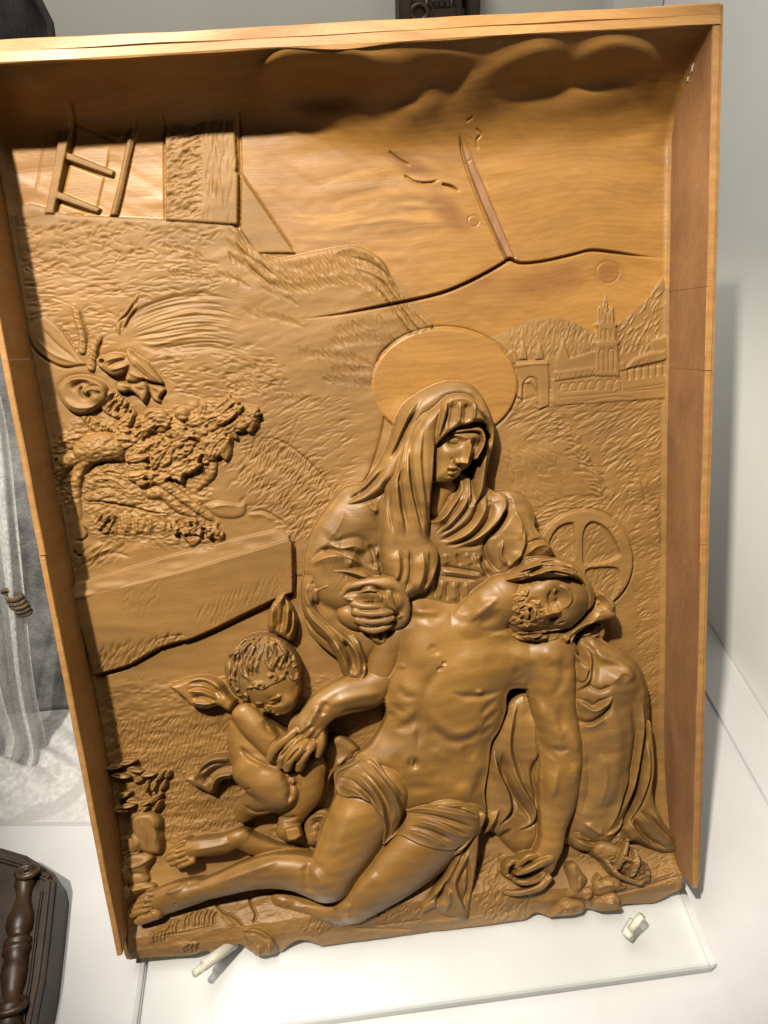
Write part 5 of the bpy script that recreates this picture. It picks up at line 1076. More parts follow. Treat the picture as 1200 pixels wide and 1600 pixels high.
# ---- foot of the panel: bank with ribbed leaf, curled knot, rim
BM = region([(186, 1440), (300, 1430), (420, 1400), (520, 1430), (700, 1440), (1050, 1340), (1090, 1400), (900, 1500), (200, 1520)], 32, 4, 8)
H += BM * (1.2 * noise(16, 10, 301, 8, 2) + 0.35 * noise(4, 2.4, 302, 0, 2))
strokes(H, [(zU([(230, 350), (330, 320), (420, 310), (560, 280), (700, 262)]), 3, -2.0, 'cut'), (zU([(250, 300), (320, 270), (400, 250)]), 5, 1.4),
    (zU([(610, 150), (660, 190), (720, 210), (765, 235), (800, 272)]), 2.8, -4, 'cut', (0.05, 0.05)), (zU([(820, 95), (838, 150), (874, 200), (862, 250)]), 2.8, -4, 'cut', (0.05, 0.05)), (zU([(640, 175), (700, 240), (770, 262)]), 5, 1.6)], z=33)
for x, y, h in ((330, 240, 100), (350, 240, 95), (372, 232, 95), (425, 205, 90), (450, 190, 90), (490, 180, 100), (512, 180, 100), (548, 178, 95), (575, 180, 90), (600, 190, 80), (240, 310, 70), (262, 300, 75), (285, 290, 80), (305, 285, 80), (430, 385, 60), (450, 375, 65), (475, 375, 65), (505, 372, 60)):
    stroke(H, zU([(x + 14, y - 5), (x - 6, y + h * .4), (x + 6, y + h)]), 2.6, 2.4, 'fold', 34, (0.15, 0.3)); stroke(H, zU([(x + 24, y), (x + 6, y + h * .4), (x + 18, y + h)]), 2.2, -2.2, 'cut', 34, (0.1, 0.3))
L = layer(); slab(L, zU([(800, 285), (860, 262), (930, 275), (985, 315), (1020, 370), (1020, 425), (985, 455), (920, 475), (870, 440), (835, 380)]), 28, 14, 12, n=5)
strokes(L, [(zU([(810, 300), (880, 290), (960, 330), (1000, 400)]), 4, 2.4, 'fold'), (zU([(830, 330), (870, 310), (950, 350), (985, 360)]), 3, -2.2), (zU([(900, 380), (905, 430), (900, 465)]), 3, 2.5), (zU([(940, 375), (945, 460)]), 3, -2.2), (zU([(965, 370), (970, 450)]), 3, 2.4), (zU([(850, 350), (870, 410), (890, 450)]), 3, -2)], z=38)
bump(L, *zU([(825, 310)])[0], 38, 4, 4, 0, -5)
over(L, 'curled_leaf.002')
leaf('leaf.030', zU([(850, 262), (930, 258), (1020, 290), (1080, 340), (1100, 375), (1060, 420), (1030, 430), (1020, 370), (985, 315)]), 26, 5, [zU([(940, 275), (1030, 330), (1080, 380)])], 8)
strokes(H, [(zW([(330, 400), (420, 415), (520, 420), (640, 420), (740, 425), (820, 430)]), 4, -2.0, 'cut'), (zW([(300, 440), (420, 480), (560, 470), (760, 440)]), 8, 1.8), (zW([(330, 500), (450, 520), (600, 500), (780, 480)]), 6, -1.4), (zW([(840, 380), (1000, 370), (1190, 345)]), 5, 2.2), (zW([(830, 430), (900, 440), (1100, 440)]), 4, -1.4)], z=34)
comb(H, zW([(520, 410), (640, 395), (800, 375)]), 16, 12, 3.2, 35, 1.6, 34, 5, 311)
marks(H, zW([(120, 400), (220, 350), (330, 400), (300, 440), (160, 470)]), 90, 10, 2.6, 60, 0.8, 34, 14, 312)
marks(H, zW([(480, 390), (700, 250), (820, 290), (760, 370), (560, 400)]), 90, 16, 3, 60, 0.6, 30, 20, 313)
marks(H, zR([(255, 420), (380, 400), (380, 560), (480, 560), (470, 620), (360, 640), (260, 600)]), 200, 16, 3.0, 60, 0.9, 30, 25, 314)
marks(H, zR([(640, 400), (760, 380), (1060, 390), (1050, 460), (930, 500), (700, 420)]), 160, 18, 2.6, 10, 0.6, 20, 20, 315)
strokes(H, [(zR([(720, 560), (880, 520), (1070, 460)]), 3, -1.8, 'cut')], z=30)
# leaves at the right of the broken edge
for i, (o, r) in enumerate((
        ([(440, 255), (490, 238), (522, 285), (552, 330), (532, 385), (526, 440), (470, 442), (430, 425), (452, 340)], [[(480, 250), (490, 350), (500, 430)], [(460, 330), (470, 400)], [(520, 310), (510, 400)]]),
        ([(340, 525), (370, 490), (420, 440), (480, 440), (540, 462), (530, 512), (490, 530), (456, 548), (400, 538), (345, 542)], [[(360, 530), (440, 490), (530, 470)], [(400, 480), (440, 510)], [(460, 470), (480, 520)]]),
        ([(585, 345), (620, 300), (640, 325), (690, 315), (735, 335), (742, 362), (772, 372), (735, 392), (700, 398), (640, 425), (592, 410)], [[(590, 400), (660, 365), (760, 372)], [(620, 330), (650, 370)], [(690, 330), (690, 370)]]),
        ([(585, 445), (640, 420), (700, 402), (735, 440), (728, 470), (742, 480), (758, 520), (700, 518), (640, 512), (592, 492)], [[(595, 450), (670, 465), (750, 515)], [(640, 430), (670, 460)], [(700, 440), (690, 475)]]))):
    leaf('serrated_leaf' + ('' if i == 0 else '.%03d' % i), zV(o), 31 + 2 * i, 7, [zV(q) for q in r], 12, (0, 0), 2.4, 2.6)
L = layer(); ball(L, *zV([(562, 412)])[0], 36, 9.5, 12, 0, 0.8, 1); m = L > -1e5; L[m] += (0.9 * noise(3, 2.4, 321, 30))[m]; over(L, 'bud.003')
# ------------------------------------------------------------------ outline of the broken foot
_bp = [(186, 1484), (192, 1492), (200, 1498), (255, 1494), (300, 1492), (320, 1485), (342, 1488), (360, 1477), (377, 1475), (392, 1487), (410, 1495), (435, 1492), (452, 1477), (466, 1469), (483, 1471), (518, 1486), (540, 1486), (557, 1482), (570, 1488), (596, 1488), (639, 1480), (662, 1477), (663, 1459), (700, 1458), (740, 1454), (784, 1442), (796, 1455), (804, 1444), (816, 1442), (836, 1426), (856, 1432), (888, 1435), (916, 1420), (936, 1426), (975, 1426), (970, 1414), (1000, 1412), (1024, 1410), (1044, 1398), (1066, 1386), (1082, 1380)]
BOTTOM_EDGE = back(spline(_bp, 4), 30.0)
BOTTOM_XY = back0(spline(_bp, 4), 30.0)
# ease the knife-edge steps of the carving by a hair so that edges are cut, not stepped
H = blur(H, 0.32)
# crisp the cuts: sharpen the relief locally, most on the figures
_sel = lambda k: np.isin(LAB, [PARTS.index(n_) for n_ in PARTS if n_ in PART_TREE and PART_TREE[n_][1] == k]).astype(np.float32)
_near = np.clip(blur(0.5 * _sel('figure') + 0.85 * _sel('cloth'), 1.2), 0, 1)
_plant = region(zP([(40, 440), (60, 100), (340, -60), (560, 60), (990, 240), (860, 360), (760, 700), (820, 830), (260, 800), (60, 700)]), 5, 5, 8)
H += np.maximum(_near, 0.5 * _plant) * (0.9 * np.clip(H - blur(H, 1.4), -1.3, 1.0) + 0.45 * np.clip(H - blur(H, 4.5), -2.2, 1.5)) * (GYY < 285)
# ------------------------------------------------------------------ materials
def nt(name):
    m = bpy.data.materials.new(name); m.use_nodes = True
    t = m.node_tree; b = t.nodes['Principled BSDF']
    return m, t, b
def wood(name, dark, mid, light, rough=0.42, grain=1.0, seed=0.0, fig=0.0, coat=0.0, bump=0.12, axis='X', streak=1.0, spec=0.4, micro=0.25, stains=(), fan=None, rings=26, ringmix=0.16):
    m, t, b = nt(name); N = t.nodes.new; Lk = t.links.new
    tc = N('ShaderNodeTexCoord'); mp = N('ShaderNodeMapping')
    mp.inputs['Location'].default_value = (seed, seed * 1.7, seed * 0.6)
    wn = N('ShaderNodeTexNoise'); wn.inputs['Scale'].default_value = 7.0; wn.inputs['Detail'].default_value = 1.0
    Lk(tc.outputs['Object'], wn.inputs['Vector'])
    ws = N('ShaderNodeVectorMath'); ws.operation = 'SCALE'; ws.inputs['Scale'].default_value = 0.05
    wa = N('ShaderNodeVectorMath'); wa.operation = 'ADD'
    Lk(wn.outputs['Color'], ws.inputs[0]); Lk(tc.outputs['Object'], wa.inputs[0]); Lk(ws.outputs[0], wa.inputs[1])
    Lk(wa.outputs[0], mp.inputs['Vector'])
    # growth rings: bands stacked across the grain, bent by noise
    st = N('ShaderNodeMapping'); st.inputs['Scale'].default_value = (7 + 14 * (1 - streak), 60 - 36 * (1 - streak), 40 - 20 * (1 - streak)) if axis == 'X' else (60, 7, 40)
    Lk(mp.outputs[0], st.inputs['Vector'])
    n1 = N('ShaderNodeTexNoise'); n1.inputs['Scale'].default_value = 1.0; n1.inputs['Detail'].default_value = 3; n1.inputs['Distortion'].default_value = 0.6
    Lk(st.outputs[0], n1.inputs['Vector'])
    w = N('ShaderNodeTexWave'); w.wave_type = 'BANDS'; w.bands_direction = 'Y' if axis == 'X' else 'X'
    w.inputs['Scale'].default_value = rings; w.inputs['Distortion'].default_value = 9; w.inputs['Detail'].default_value = 2.5; w.inputs['Detail Scale'].default_value = 0.35
    Lk(mp.outputs[0], w.inputs['Vector'])
    fb = N('ShaderNodeMapping'); fb.inputs['Scale'].default_value = (60, 1500, 900) if axis == 'X' else (1500, 60, 900)
    Lk(mp.outputs[0], fb.inputs['Vector'])
    n2 = N('ShaderNodeTexNoise'); n2.inputs['Scale'].default_value = 1.0; n2.inputs['Detail'].default_value = 2
    Lk(fb.outputs[0], n2.inputs['Vector'])
    n3 = N('ShaderNodeTexNoise'); n3.inputs['Scale'].default_value = 9; n3.inputs['Detail'].default_value = 4; n3.inputs['Roughness'].default_value = 0.6
    Lk(mp.outputs[0], n3.inputs['Vector'])
    def mix(a, b_, fa):
        x = N('ShaderNodeMix'); x.data_type = 'FLOAT'; x.inputs[0].default_value = fa
        Lk(a, x.inputs[2]); Lk(b_, x.inputs[3]); return x.outputs[0]
    v = mix(n1.outputs['Fac'], w.outputs['Fac'], ringmix * grain)
    v = mix(v, n3.outputs['Fac'], 0.5)
    v = mix(v, n2.outputs['Fac'], 0.30 * grain)
    cr = N('ShaderNodeValToRGB'); e = cr.color_ramp.elements
    e[0].position = 0.32; e[0].color = (*dark, 1); e[1].position = 0.68; e[1].color = (*light, 1)
    x = cr.color_ramp.elements.new(0.5); x.color = (*mid, 1)
    def spot(px, py, rx, ry, ang, lo=0.2):
        """soft elliptical mask round a photo point on the back plane"""
        c = back0((px, py), 0.0) * 0.001; s_ = scale_at((px, py), 0.0) * 0.001
        q = N('ShaderNodeMapping'); q.vector_type = 'TEXTURE'; q.inputs['Location'].default_value = (c[0], c[1], 0); q.inputs['Rotation'].default_value = (0, 0, math.radians(ang)); q.inputs['Scale'].default_value = (rx * s_, ry * s_, 1.0)
        Lk(wa.outputs[0] if False else tc.outputs['Object'], q.inputs['Vector'])
        ln = N('ShaderNodeVectorMath'); ln.operation = 'LENGTH'; Lk(q.outputs[0], ln.inputs[0])
        ad = N('ShaderNodeMath'); ad.operation = 'MULTIPLY_ADD'; ad.inputs[1].default_value = 0.9; Lk(n3.outputs['Fac'], ad.inputs[0]); Lk(ln.outputs['Value'], ad.inputs[2])
        mr = N('ShaderNodeMapRange'); mr.interpolation_type = 'SMOOTHSTEP'; mr.inputs['From Min'].default_value = 1.5; mr.inputs['From Max'].default_value = 0.7; Lk(ad.outputs[0], mr.inputs['Value']); return mr.outputs[0]
    if fan:
        fm = N('ShaderNodeMapping'); fm.inputs['Rotation'].default_value = (0, 0, math.radians(fan[5])); fm.inputs['Scale'].default_value = (14, 150, 20); Lk(wa.outputs[0], fm.inputs['Vector'])
        fn_ = N('ShaderNodeTexNoise'); fn_.inputs['Scale'].default_value = 1.0; fn_.inputs['Detail'].default_value = 3; fn_.inputs['Distortion'].default_value = 0.4; Lk(fm.outputs[0], fn_.inputs['Vector'])
        x = N('ShaderNodeMix'); x.data_type = 'FLOAT'; ms = N('ShaderNodeMath'); ms.operation = 'MULTIPLY'; ms.inputs[1].default_value = 0.9; Lk(spot(*fan[:5]), ms.inputs[0]); Lk(ms.outputs[0], x.inputs[0]); Lk(v, x.inputs[2]); Lk(fn_.outputs['Fac'], x.inputs[3]); v = x.outputs[0]
    Lk(v, cr.inputs['Fac']); colr = cr.outputs['Color']
    for (px, py, rx, ry, ang, cc, st_) in stains:
        x = N('ShaderNodeMix'); x.data_type = 'RGBA'; x.blend_type = 'MULTIPLY'; ms = N('ShaderNodeMath'); ms.operation = 'MULTIPLY'; ms.inputs[1].default_value = st_
        Lk(spot(px, py, rx, ry, ang), ms.inputs[0]); Lk(ms.outputs[0], x.inputs[0]); Lk(colr, x.inputs[6]); x.inputs[7].default_value = (*cc, 1); colr = x.outputs[2]
    Lk(colr, b.inputs['Base Color'])
    rr = N('ShaderNodeMapRange'); rr.inputs['From Min'].default_value = 0.3; rr.inputs['From Max'].default_value = 0.7
    rr.inputs['To Min'].default_value = rough + 0.1; rr.inputs['To Max'].default_value = rough - 0.06
    Lk(n3.outputs['Fac'], rr.inputs['Value']); Lk(rr.outputs[0], b.inputs['Roughness'])
    b.inputs['Specular IOR Level'].default_value = spec
    if bump:
        mu = N('ShaderNodeTexNoise'); mu.inputs['Scale'].default_value = 380; mu.inputs['Detail'].default_value = 2
        Lk(tc.outputs['Object'], mu.inputs['Vector'])
        b2 = N('ShaderNodeBump'); b2.inputs['Strength'].default_value = micro; b2.inputs['Distance'].default_value = 0.0006
        Lk(mix(mu.outputs['Fac'], n2.outputs['Fac'], min(0.8, bump * 4)), b2.inputs['Height'])
        Lk(b2.outputs['Normal'], b.inputs['Normal'])
    return m
MAT = {
    'sky': wood('varnished_maple', (0.126, 0.057, 0.011), (0.195, 0.094, 0.019), (0.262, 0.133, 0.031), 0.46, 0.7, 0.0, rings=70, ringmix=0.14, fan=(600, 320, 190, 120, 0, -42), stains=[(640, 258, 52, 16, -24, (0.55, 0.45, 0.4), 0.8), (700, 330, 60, 26, -48, (0.6, 0.5, 0.42), 0.8), (860, 440, 110, 34, 2, (0.72, 0.62, 0.55), 0.8), (950, 425, 34, 26, 0, (0.62, 0.52, 0.45), 0.8), (745, 440, 60, 26, 25, (0.7, 0.6, 0.52), 0.7), (740, 345, 16, 14, 0, (0.75, 0.65, 0.5), 0.6)]),
    'land': wood('carved_maple', (0.104, 0.052, 0.013), (0.158, 0.082, 0.021), (0.214, 0.116, 0.033), 0.56, 0.55, 3.1, bump=0.08, streak=0.75, spec=0.34, micro=0.28),
    'figure': wood('waxed_maple', (0.086, 0.042, 0.009), (0.160, 0.081, 0.017), (0.246, 0.131, 0.031), 0.46, 0.6, 5.3, bump=0.08, streak=0.5, spec=0.46, micro=0.22),
    'cloth': wood('dusty_maple', (0.082, 0.042, 0.011), (0.152, 0.079, 0.020), (0.236, 0.128, 0.035), 0.48, 0.7, 6.1, bump=0.10, streak=0.6, spec=0.44, micro=0.26),
    'frame': wood('frame_maple', (0.16, 0.076, 0.022), (0.235, 0.120, 0.036), (0.31, 0.170, 0.056), 0.48, 0.9, 8.2),
    'redframe': wood('reddish_maple', (0.100, 0.046, 0.020), (0.168, 0.082, 0.034), (0.24, 0.124, 0.050), 0.50, 0.9, 9.4, axis='Y', micro=0.3),
}
def flat(name, col, rough=0.6, **k):
    m, t, b = nt(name); b.inputs['Base Color'].default_value = (*col, 1); b.inputs['Roughness'].default_value = rough
    for a, v in k.items(): b.inputs[a].default_value = v
    return m

# ------------------------------------------------------------------ scene helpers
COL = SC.collection
def tag(o, label=None, cat=None, group=None, kind=None):
    if label: o['label'] = label
    if cat: o['category'] = cat
    if group: o['group'] = group
    if kind: o['kind'] = kind
    return o
def mesh_obj(name, verts, faces, mat, parent=None, smooth=False, loc_=None):
    me = bpy.data.meshes.new(name); me.from_pydata([tuple(map(float, v)) for v in verts], [], [tuple(f) for f in faces]); me.update()
    if smooth: me.polygons.foreach_set('use_smooth', [True] * len(me.polygons))
    if mat: me.materials.append(mat)
    o = bpy.data.objects.new(name, me); COL.objects.link(o)
    if parent: o.parent = parent
    if loc_ is not None: o.location = loc_
    return o

# ------------------------------------------------------------------ the relief: surface -> one mesh per part
relief = bpy.data.objects.new('carved_wood_relief', None); COL.objects.link(relief)
relief.matrix_world = Matrix(PANEL_M.tolist())
tag(relief, 'large framed wood relief carved with a seated veiled woman holding a dead man', 'wood carving')

# silhouette of the panel: straight sides, broken edge at the foot
BOT = BOTTOM_EDGE
Pb = np.concatenate([[[X0 - 5, Y1 + 5], [X0 - 5, BOT[0, 1]]], BOT, [[X1 + 5, BOT[-1, 1]], [X1 + 5, Y1 + 5]]])
KEEP = inside(Pb, (slice(0, NY), slice(0, NX)))
_jj, _ii = np.where(KEEP)

VID = np.arange(NX * NY).reshape(NY, NX)
ok = KEEP[:-1, :-1] & KEEP[1:, :-1] & KEEP[:-1, 1:] & KEEP[1:, 1:]
hs = np.stack([H[:-1, :-1], H[:-1, 1:], H[1:, 1:], H[1:, :-1]]); ls = np.stack([LAB[:-1, :-1], LAB[:-1, 1:], LAB[1:, 1:], LAB[1:, :-1]])
qlab = np.take_along_axis(ls, hs.argmax(0)[None], 0)[0]
quads = np.stack([VID[:-1, :-1], VID[:-1, 1:], VID[1:, 1:], VID[1:, :-1]], -1)
CO = np.column_stack([GXX.ravel(), (GYY + shear(GYY) * H).ravel(), H.ravel()]) * 0.001
def surf_mesh(name, q, mat):
    u, inv = np.unique(q.ravel(), return_inverse=True)
    me = bpy.data.meshes.new(name)
    nf = len(q)
    me.vertices.add(len(u)); me.vertices.foreach_set('co', CO[u].astype(np.float32).ravel())
    me.loops.add(nf * 4); me.loops.foreach_set('vertex_index', inv.astype(np.int32))
    me.polygons.add(nf); me.polygons.foreach_set('loop_start', (np.arange(nf) * 4).astype(np.int32)); me.polygons.foreach_set('use_smooth', np.ones(nf, bool))
    me.update(calc_edges=True); me.materials.append(mat)
    return me
PART_OBJ = {}
def pieces(mask):
    """label the connected regions of a boolean quad mask (run-length union-find)"""
    par = []; lab = np.full(mask.shape, -1, np.int32)
    def find(a):
        while par[a] != a: par[a] = par[par[a]]; a = par[a]
        return a
    prev = []
    for r in range(mask.shape[0]):
        d = np.diff(np.concatenate([[0], mask[r].astype(np.int8), [0]])); st, en = np.where(d == 1)[0], np.where(d == -1)[0]; cur = []
        for a_, b_ in zip(st, en):
            k = len(par); par.append(k)
            for (pa, pb, pk) in prev:
                if pa < b_ and a_ < pb:
                    ra, rb_ = find(k), find(pk)
                    if ra != rb_: par[ra] = rb_
            cur.append((a_, b_, k)); lab[r, a_:b_] = k
        prev = cur
    root = np.array([find(k) for k in range(len(par))] or [0]); lab[lab >= 0] = root[lab[lab >= 0]]; return lab
_lm = ok & (qlab == PARTS.index('landscape')); _pl = pieces(_lm); _ids, _cn = np.unique(_pl[_pl >= 0], return_counts=True)
for _k, (_i, _c) in enumerate(sorted(zip(_ids, _cn), key=lambda t: -t[1])[1:]):
    if _c > 60: PARTS.append('landscape.%03d' % (_k + 1)); qlab[_pl == _i] = len(PARTS) - 1
    else:
        _r, _q = np.where(_pl == _i); _li = PARTS.index('landscape'); _nb = []
        for _dr, _dc in ((0, -1), (0, 1), (-1, 0), (1, 0)):
            _rr = np.clip(_r + _dr, 0, qlab.shape[0] - 1); _qq = np.clip(_q + _dc, 0, qlab.shape[1] - 1); _nb += [int(v) for v in qlab[_rr, _qq] if v != _li]
        if _nb: qlab[_pl == _i] = max(set(_nb), key=_nb.count)
        else: ok[_pl == _i] = False
for i, nm in enumerate(PARTS):
    q = quads[ok & (qlab == i)]
    if len(q) == 0: print('empty part', nm); continue
    par, mat = PART_TREE.get(nm, (None, 'land'))
    nm2 = nm.split('.')[0]
    o = bpy.data.objects.new(nm2, surf_mesh(nm2, q, MAT[mat])); COL.objects.link(o); PART_OBJ[nm] = o
for nm, o in PART_OBJ.items():
    par = PART_TREE.get(nm, (None, ''))[0]
    o.parent = PART_OBJ[par] if par else relief
# broken lower edge: a wall from the surface down to the back, following the outline
sk = ok.astype(np.int8); vs, fs = [], []
edges = []
a = np.zeros((NY + 1, NX + 1), bool); a[1:NY, 1:NX] = ok
for j, i in zip(*np.where(a[1:, 1:] & ~a[:-1, 1:])): edges.append((VID[j, i], VID[j, i + 1]))
for j, i in zip(*np.where(a[1:, 1:] & ~a[1:, :-1])): 
    if GXX[0, i] > X0 + 2: edges.append((VID[j + 1, i], VID[j, i]))
for j, i in zip(*np.where(a[1:, 1:-1] & ~a[1:, 2:])):
    if GXX[0, min(i + 1, NX - 1)] < X1 - 2: edges.append((VID[j, i + 1], VID[j + 1, i + 1]))
idx = {}
def vi(k, zz):
    kk = (k, zz)
    if kk not in idx:
        idx[kk] = len(vs); c = CO[k]; vs.append((c[0], c[1], c[2] if zz == 0 else (0.03 if zz == 1 else -0.012)))
    return idx[kk]
for e0, e1 in edges:
    fs.append((vi(e0, 0), vi(e0, 2), vi(e1, 2), vi(e1, 0)))
mesh_obj('broken_edge', vs, fs, MAT['land'], relief)
# board thickness behind the carving
_bx = BOTTOM_XY[::3]
_b = [(X0 * .001, Y1 * .001)] + [(X0 * .001, float(_bx[0, 1]) * .001 + .012)] + [(float(x) * .001, float(y) * .001 + .012) for x, y in _bx] + [(X1 * .001, float(_bx[-1, 1]) * .001 + .012), (X1 * .001, Y1 * .001)]
n = len(_b)
mesh_obj('back_board', [(x, y, -0.012) for x, y in _b] + [(x, y, -0.022) for x, y in _b], [tuple(range(n)), tuple(range(2 * n - 1, n - 1, -1))] + [(i, n + i, n + (i + 1) % n, (i + 1) % n) for i in range(n)], MAT['frame'], relief)
# ------------------------------------------------------------------ the frame's boards (panel millimetres)
def board(name, prof, path_n, a, b, mat, wob=0.4, seed=1, axis='y', group=None):
    """extrude the closed profile prof(t)->[(u,z)] from a to b along the axis, edges a little uneven"""
    r = np.random.default_rng(seed); vs, fs = [], []
    ts = np.linspace(0, 1, path_n); m = len(prof(0))
    ph = r.uniform(0, 6, (m, 3))
    for t in ts:
        s = a + (b - a) * t
        for k, (u, z) in enumerate(prof(t)):
            du = wob * (0.5 * math.sin(s / 37 + ph[k, 0]) + 0.3 * math.sin(s / 11 + ph[k, 1])) ; dz = wob * 0.6 * math.sin(s / 23 + ph[k, 2])
            vs.append(((u + du) * .001, s * .001, (z + dz) * .001) if axis == 'y' else (s * .001, (u + du) * .001, (z + dz) * .001))
    for i in range(path_n - 1):
        for k in range(m):
            k2 = (k + 1) % m; fs.append((i * m + k, i * m + k2, (i + 1) * m + k2, (i + 1) * m + k))
    fs += [tuple(range(m)), tuple(range((path_n - 1) * m, path_n * m))[::-1]]
    o = mesh_obj(name, vs, fs, MAT[mat], relief)
    bm = bmesh.new(); bm.from_mesh(o.data); bmesh.ops.recalc_face_normals(bm, faces=bm.faces); bm.to_mesh(o.data); bm.free()
    return o
_lp = lambda t: [(-253.5, -22), (-249.8, 20), (-246.6, 59.2), (-247.2, 60), (-250.4, 60.2), (-251.0, 59.4), (-254, 20), (-258, -22)]
_cuts = [332.0] + [float(back0((x, y), 60.0)[1]) for x, y in ((8, 563), (60, 868), (88, 966))] + [-336.0]
for k in range(4):
    sh = (0.0, 0.5, -0.3, 0.2)[k]
    board('side_board', lambda t, sh=sh: [(u + sh * 0.6, z + sh) for u, z in _lp(t)], 24, _cuts[k + 1] + (0.1 if k < 3 else 0), _cuts[k] - (0.1 if k else 0), 'frame', 0.3, 30 + k)
_rp = lambda t: [(236.0, -22), (235.4, 20), (235.6, 59.4), (236.0, 60), (240.2, 60.2), (240.4, 59), (240.6, -22)]
_cuts = [318.5] + [float(back0((1112, y), 60.0)[1]) for y in (447, 578, 850)] + [-343.0]
for k in range(4):
    sh = (0.0, 0.4, -0.2, 0.3)[k]
    o = board('side_board', lambda t, sh=sh: [(u, z + sh) for u, z in _rp(t)], 24, _cuts[k + 1] + (0.12 if k < 3 else 0), _cuts[k] - (0.12 if k else 0), 'redframe', 0.22, 40 + k)
    o.data.materials.append(MAT['frame'])
    for f in o.data.polygons:
        if f.normal.z > 0.7: f.material_index = 1
board('edge_strip', lambda t: [(240.7, -22), (240.7, 58.5), (241.1, 59), (243.0, 58.6), (243.4, 58), (243.4, -22)], 60, -338, 331, 'frame', 0.2, 5)
# splinter sprung from the right edge near the foot
mesh_obj('split_edge', [(.2435, -.235, .05), (.2435, -.235, .03), (.2475, -.262, .048), (.2475, -.262, .028), (.2435, -.295, .05), (.2435, -.295, .03)], [(0, 2, 3, 1), (2, 4, 5, 3), (0, 4, 2), (1, 3, 5), (0, 1, 5, 4)], MAT['frame'], relief)
board('top_board', lambda t: [(318.6, -22), (318.8 - 2.2 * math.exp(-((t - .50) / .05) ** 2) + 0.9 * math.exp(-((t - .75) / .07) ** 2), 60), (319.6, 60.6), (324.7, 60.5), (325.0, 59.2 + 0.9 * (0.5 + 0.5 * math.sin(t * 17))), (325.4, 60.5), (331, 60.4), (331.8, 59.5), (331.8, -22)], 90, -250.5, 240.3, 'frame', 0.5, 6, 'x')

# ------------------------------------------------------------------ around the panel (world metres)
def on_z(px, h=0.0):
    """photo pixel -> world point on the horizontal plane z = h"""
    d = W2C @ np.array(((px[0] - 600) / F, (px[1] - 800) / F, 1.0)); t = (h - CAM[2]) / d[2]
    return CAM + d * t
def on_y(px, y):
    d = W2C @ np.array(((px[0] - 600) / F, (px[1] - 800) / F, 1.0)); t = (y - CAM[1]) / d[1]
    return CAM + d * t
def on_x(px, x):
    d = W2C @ np.array(((px[0] - 600) / F, (px[1] - 800) / F, 1.0)); t = (x - CAM[0]) / d[0]
    return CAM + d * t
def p2w(x, y, z):
    return cam2world(OP + 0.001 * (x * E1 + y * E2 + z * E3))
a, b = on_z((1108, 978)), on_z((1200, 1120))
WALL_X = float((a[0] + b[0]) / 2)
print('right wall pts', a, b, 'slab corner', on_z((1120, 1500), SLAB_T), on_z((222, 1492), SLAB_T), on_z((205, 1600), SLAB_T), 'panel top', p2w(0, 332, 0), 'bottom', p2w(0, -345, 60), p2w(0, -345, 0), 'cam', CAM)

def on_panel_x(px, x):
    """photo pixel -> panel mm on the plane x = const"""
    R = np.array(((px[0] - 600) / F, (px[1] - 800) / F, 1.0)); t = (OP @ E1 + x * .001) / (R @ E1); Q = (R * t - OP) * 1000
    return Q @ E1, Q @ E2, Q @ E3
M_WAX = flat('dried_white_wax', (0.42, 0.36, 0.28), 0.35)
rw = np.random.default_rng(9)
for (px, py, ry, rz, an) in ((1088, 62, 2.6, 1.6, 30), (1072, 78, 3.2, 0.9, 40), (1066, 84, 1.4, 1.6, 0), (1082, 106, 3.4, 0.8, 35), (1072, 112, 2.2, 0.7, 60), (1060, 140, 2.2, 3.6, 10), (1057, 145, 1.6, 2.4, -30), (1075, 124, 1.8, 0.6, 50)):
    x, y, z = on_panel_x((px, py), 235.2); bm = bmesh.new(); bmesh.ops.create_icosphere(bm, subdivisions=3, radius=1.0)
    c, s_ = math.cos(math.radians(an)), math.sin(math.radians(an))
    for v in bm.verts:
        k = 1 + 0.35 * math.sin(5 * v.co.y + 3 * v.co.z + px) + 0.25 * math.sin(9 * v.co.z + py)
        u, w_ = v.co.y * ry * k, v.co.z * rz * k * 1.6; v.co = Vector((x - 0.2 + v.co.x * 0.55, y + u * c - w_ * s_, z + u * s_ + w_ * c)) * .001
    me = bpy.data.meshes.new('wax_drip'); bm.to_mesh(me); bm.free(); me.materials.append(M_WAX)
    for f in me.polygons: f.use_smooth = True
    o = bpy.data.objects.new('wax_drip', me); COL.objects.link(o); o.parent = relief
# ------------------------------------------------------------------ materials around the relief
def mottled(name, c1, c2, scale, rough=0.6, det=4, bumps=0.0, bscale=None, bdist=0.001, stretch=(1, 1, 1)):
    m, t, b = nt(name); N = t.nodes.new; Lk = t.links.new
    tc = N('ShaderNodeTexCoord'); mp = N('ShaderNodeMapping'); mp.inputs['Scale'].default_value = stretch; Lk(tc.outputs['Object'], mp.inputs[0])
    n = N('ShaderNodeTexNoise'); n.inputs['Scale'].default_value = scale; n.inputs['Detail'].default_value = det; n.inputs['Roughness'].default_value = 0.65; Lk(mp.outputs[0], n.inputs['Vector'])
    cr = N('ShaderNodeValToRGB'); e = cr.color_ramp.elements; e[0].position = 0.32; e[0].color = (*c1, 1); e[1].position = 0.68; e[1].color = (*c2, 1)
    Lk(n.outputs['Fac'], cr.inputs['Fac']); Lk(cr.outputs['Color'], b.inputs['Base Color']); b.inputs['Roughness'].default_value = rough
    if bumps:
        n2 = N('ShaderNodeTexNoise'); n2.inputs['Scale'].default_value = bscale or scale * 6; n2.inputs['Detail'].default_value = 3; Lk(mp.outputs[0], n2.inputs['Vector'])
        bp = N('ShaderNodeBump'); bp.inputs['Strength'].default_value = bumps; bp.inputs['Distance'].default_value = bdist; Lk(n2.outputs['Fac'], bp.inputs['Height']); Lk(bp.outputs['Normal'], b.inputs['Normal'])
    return m, t, b
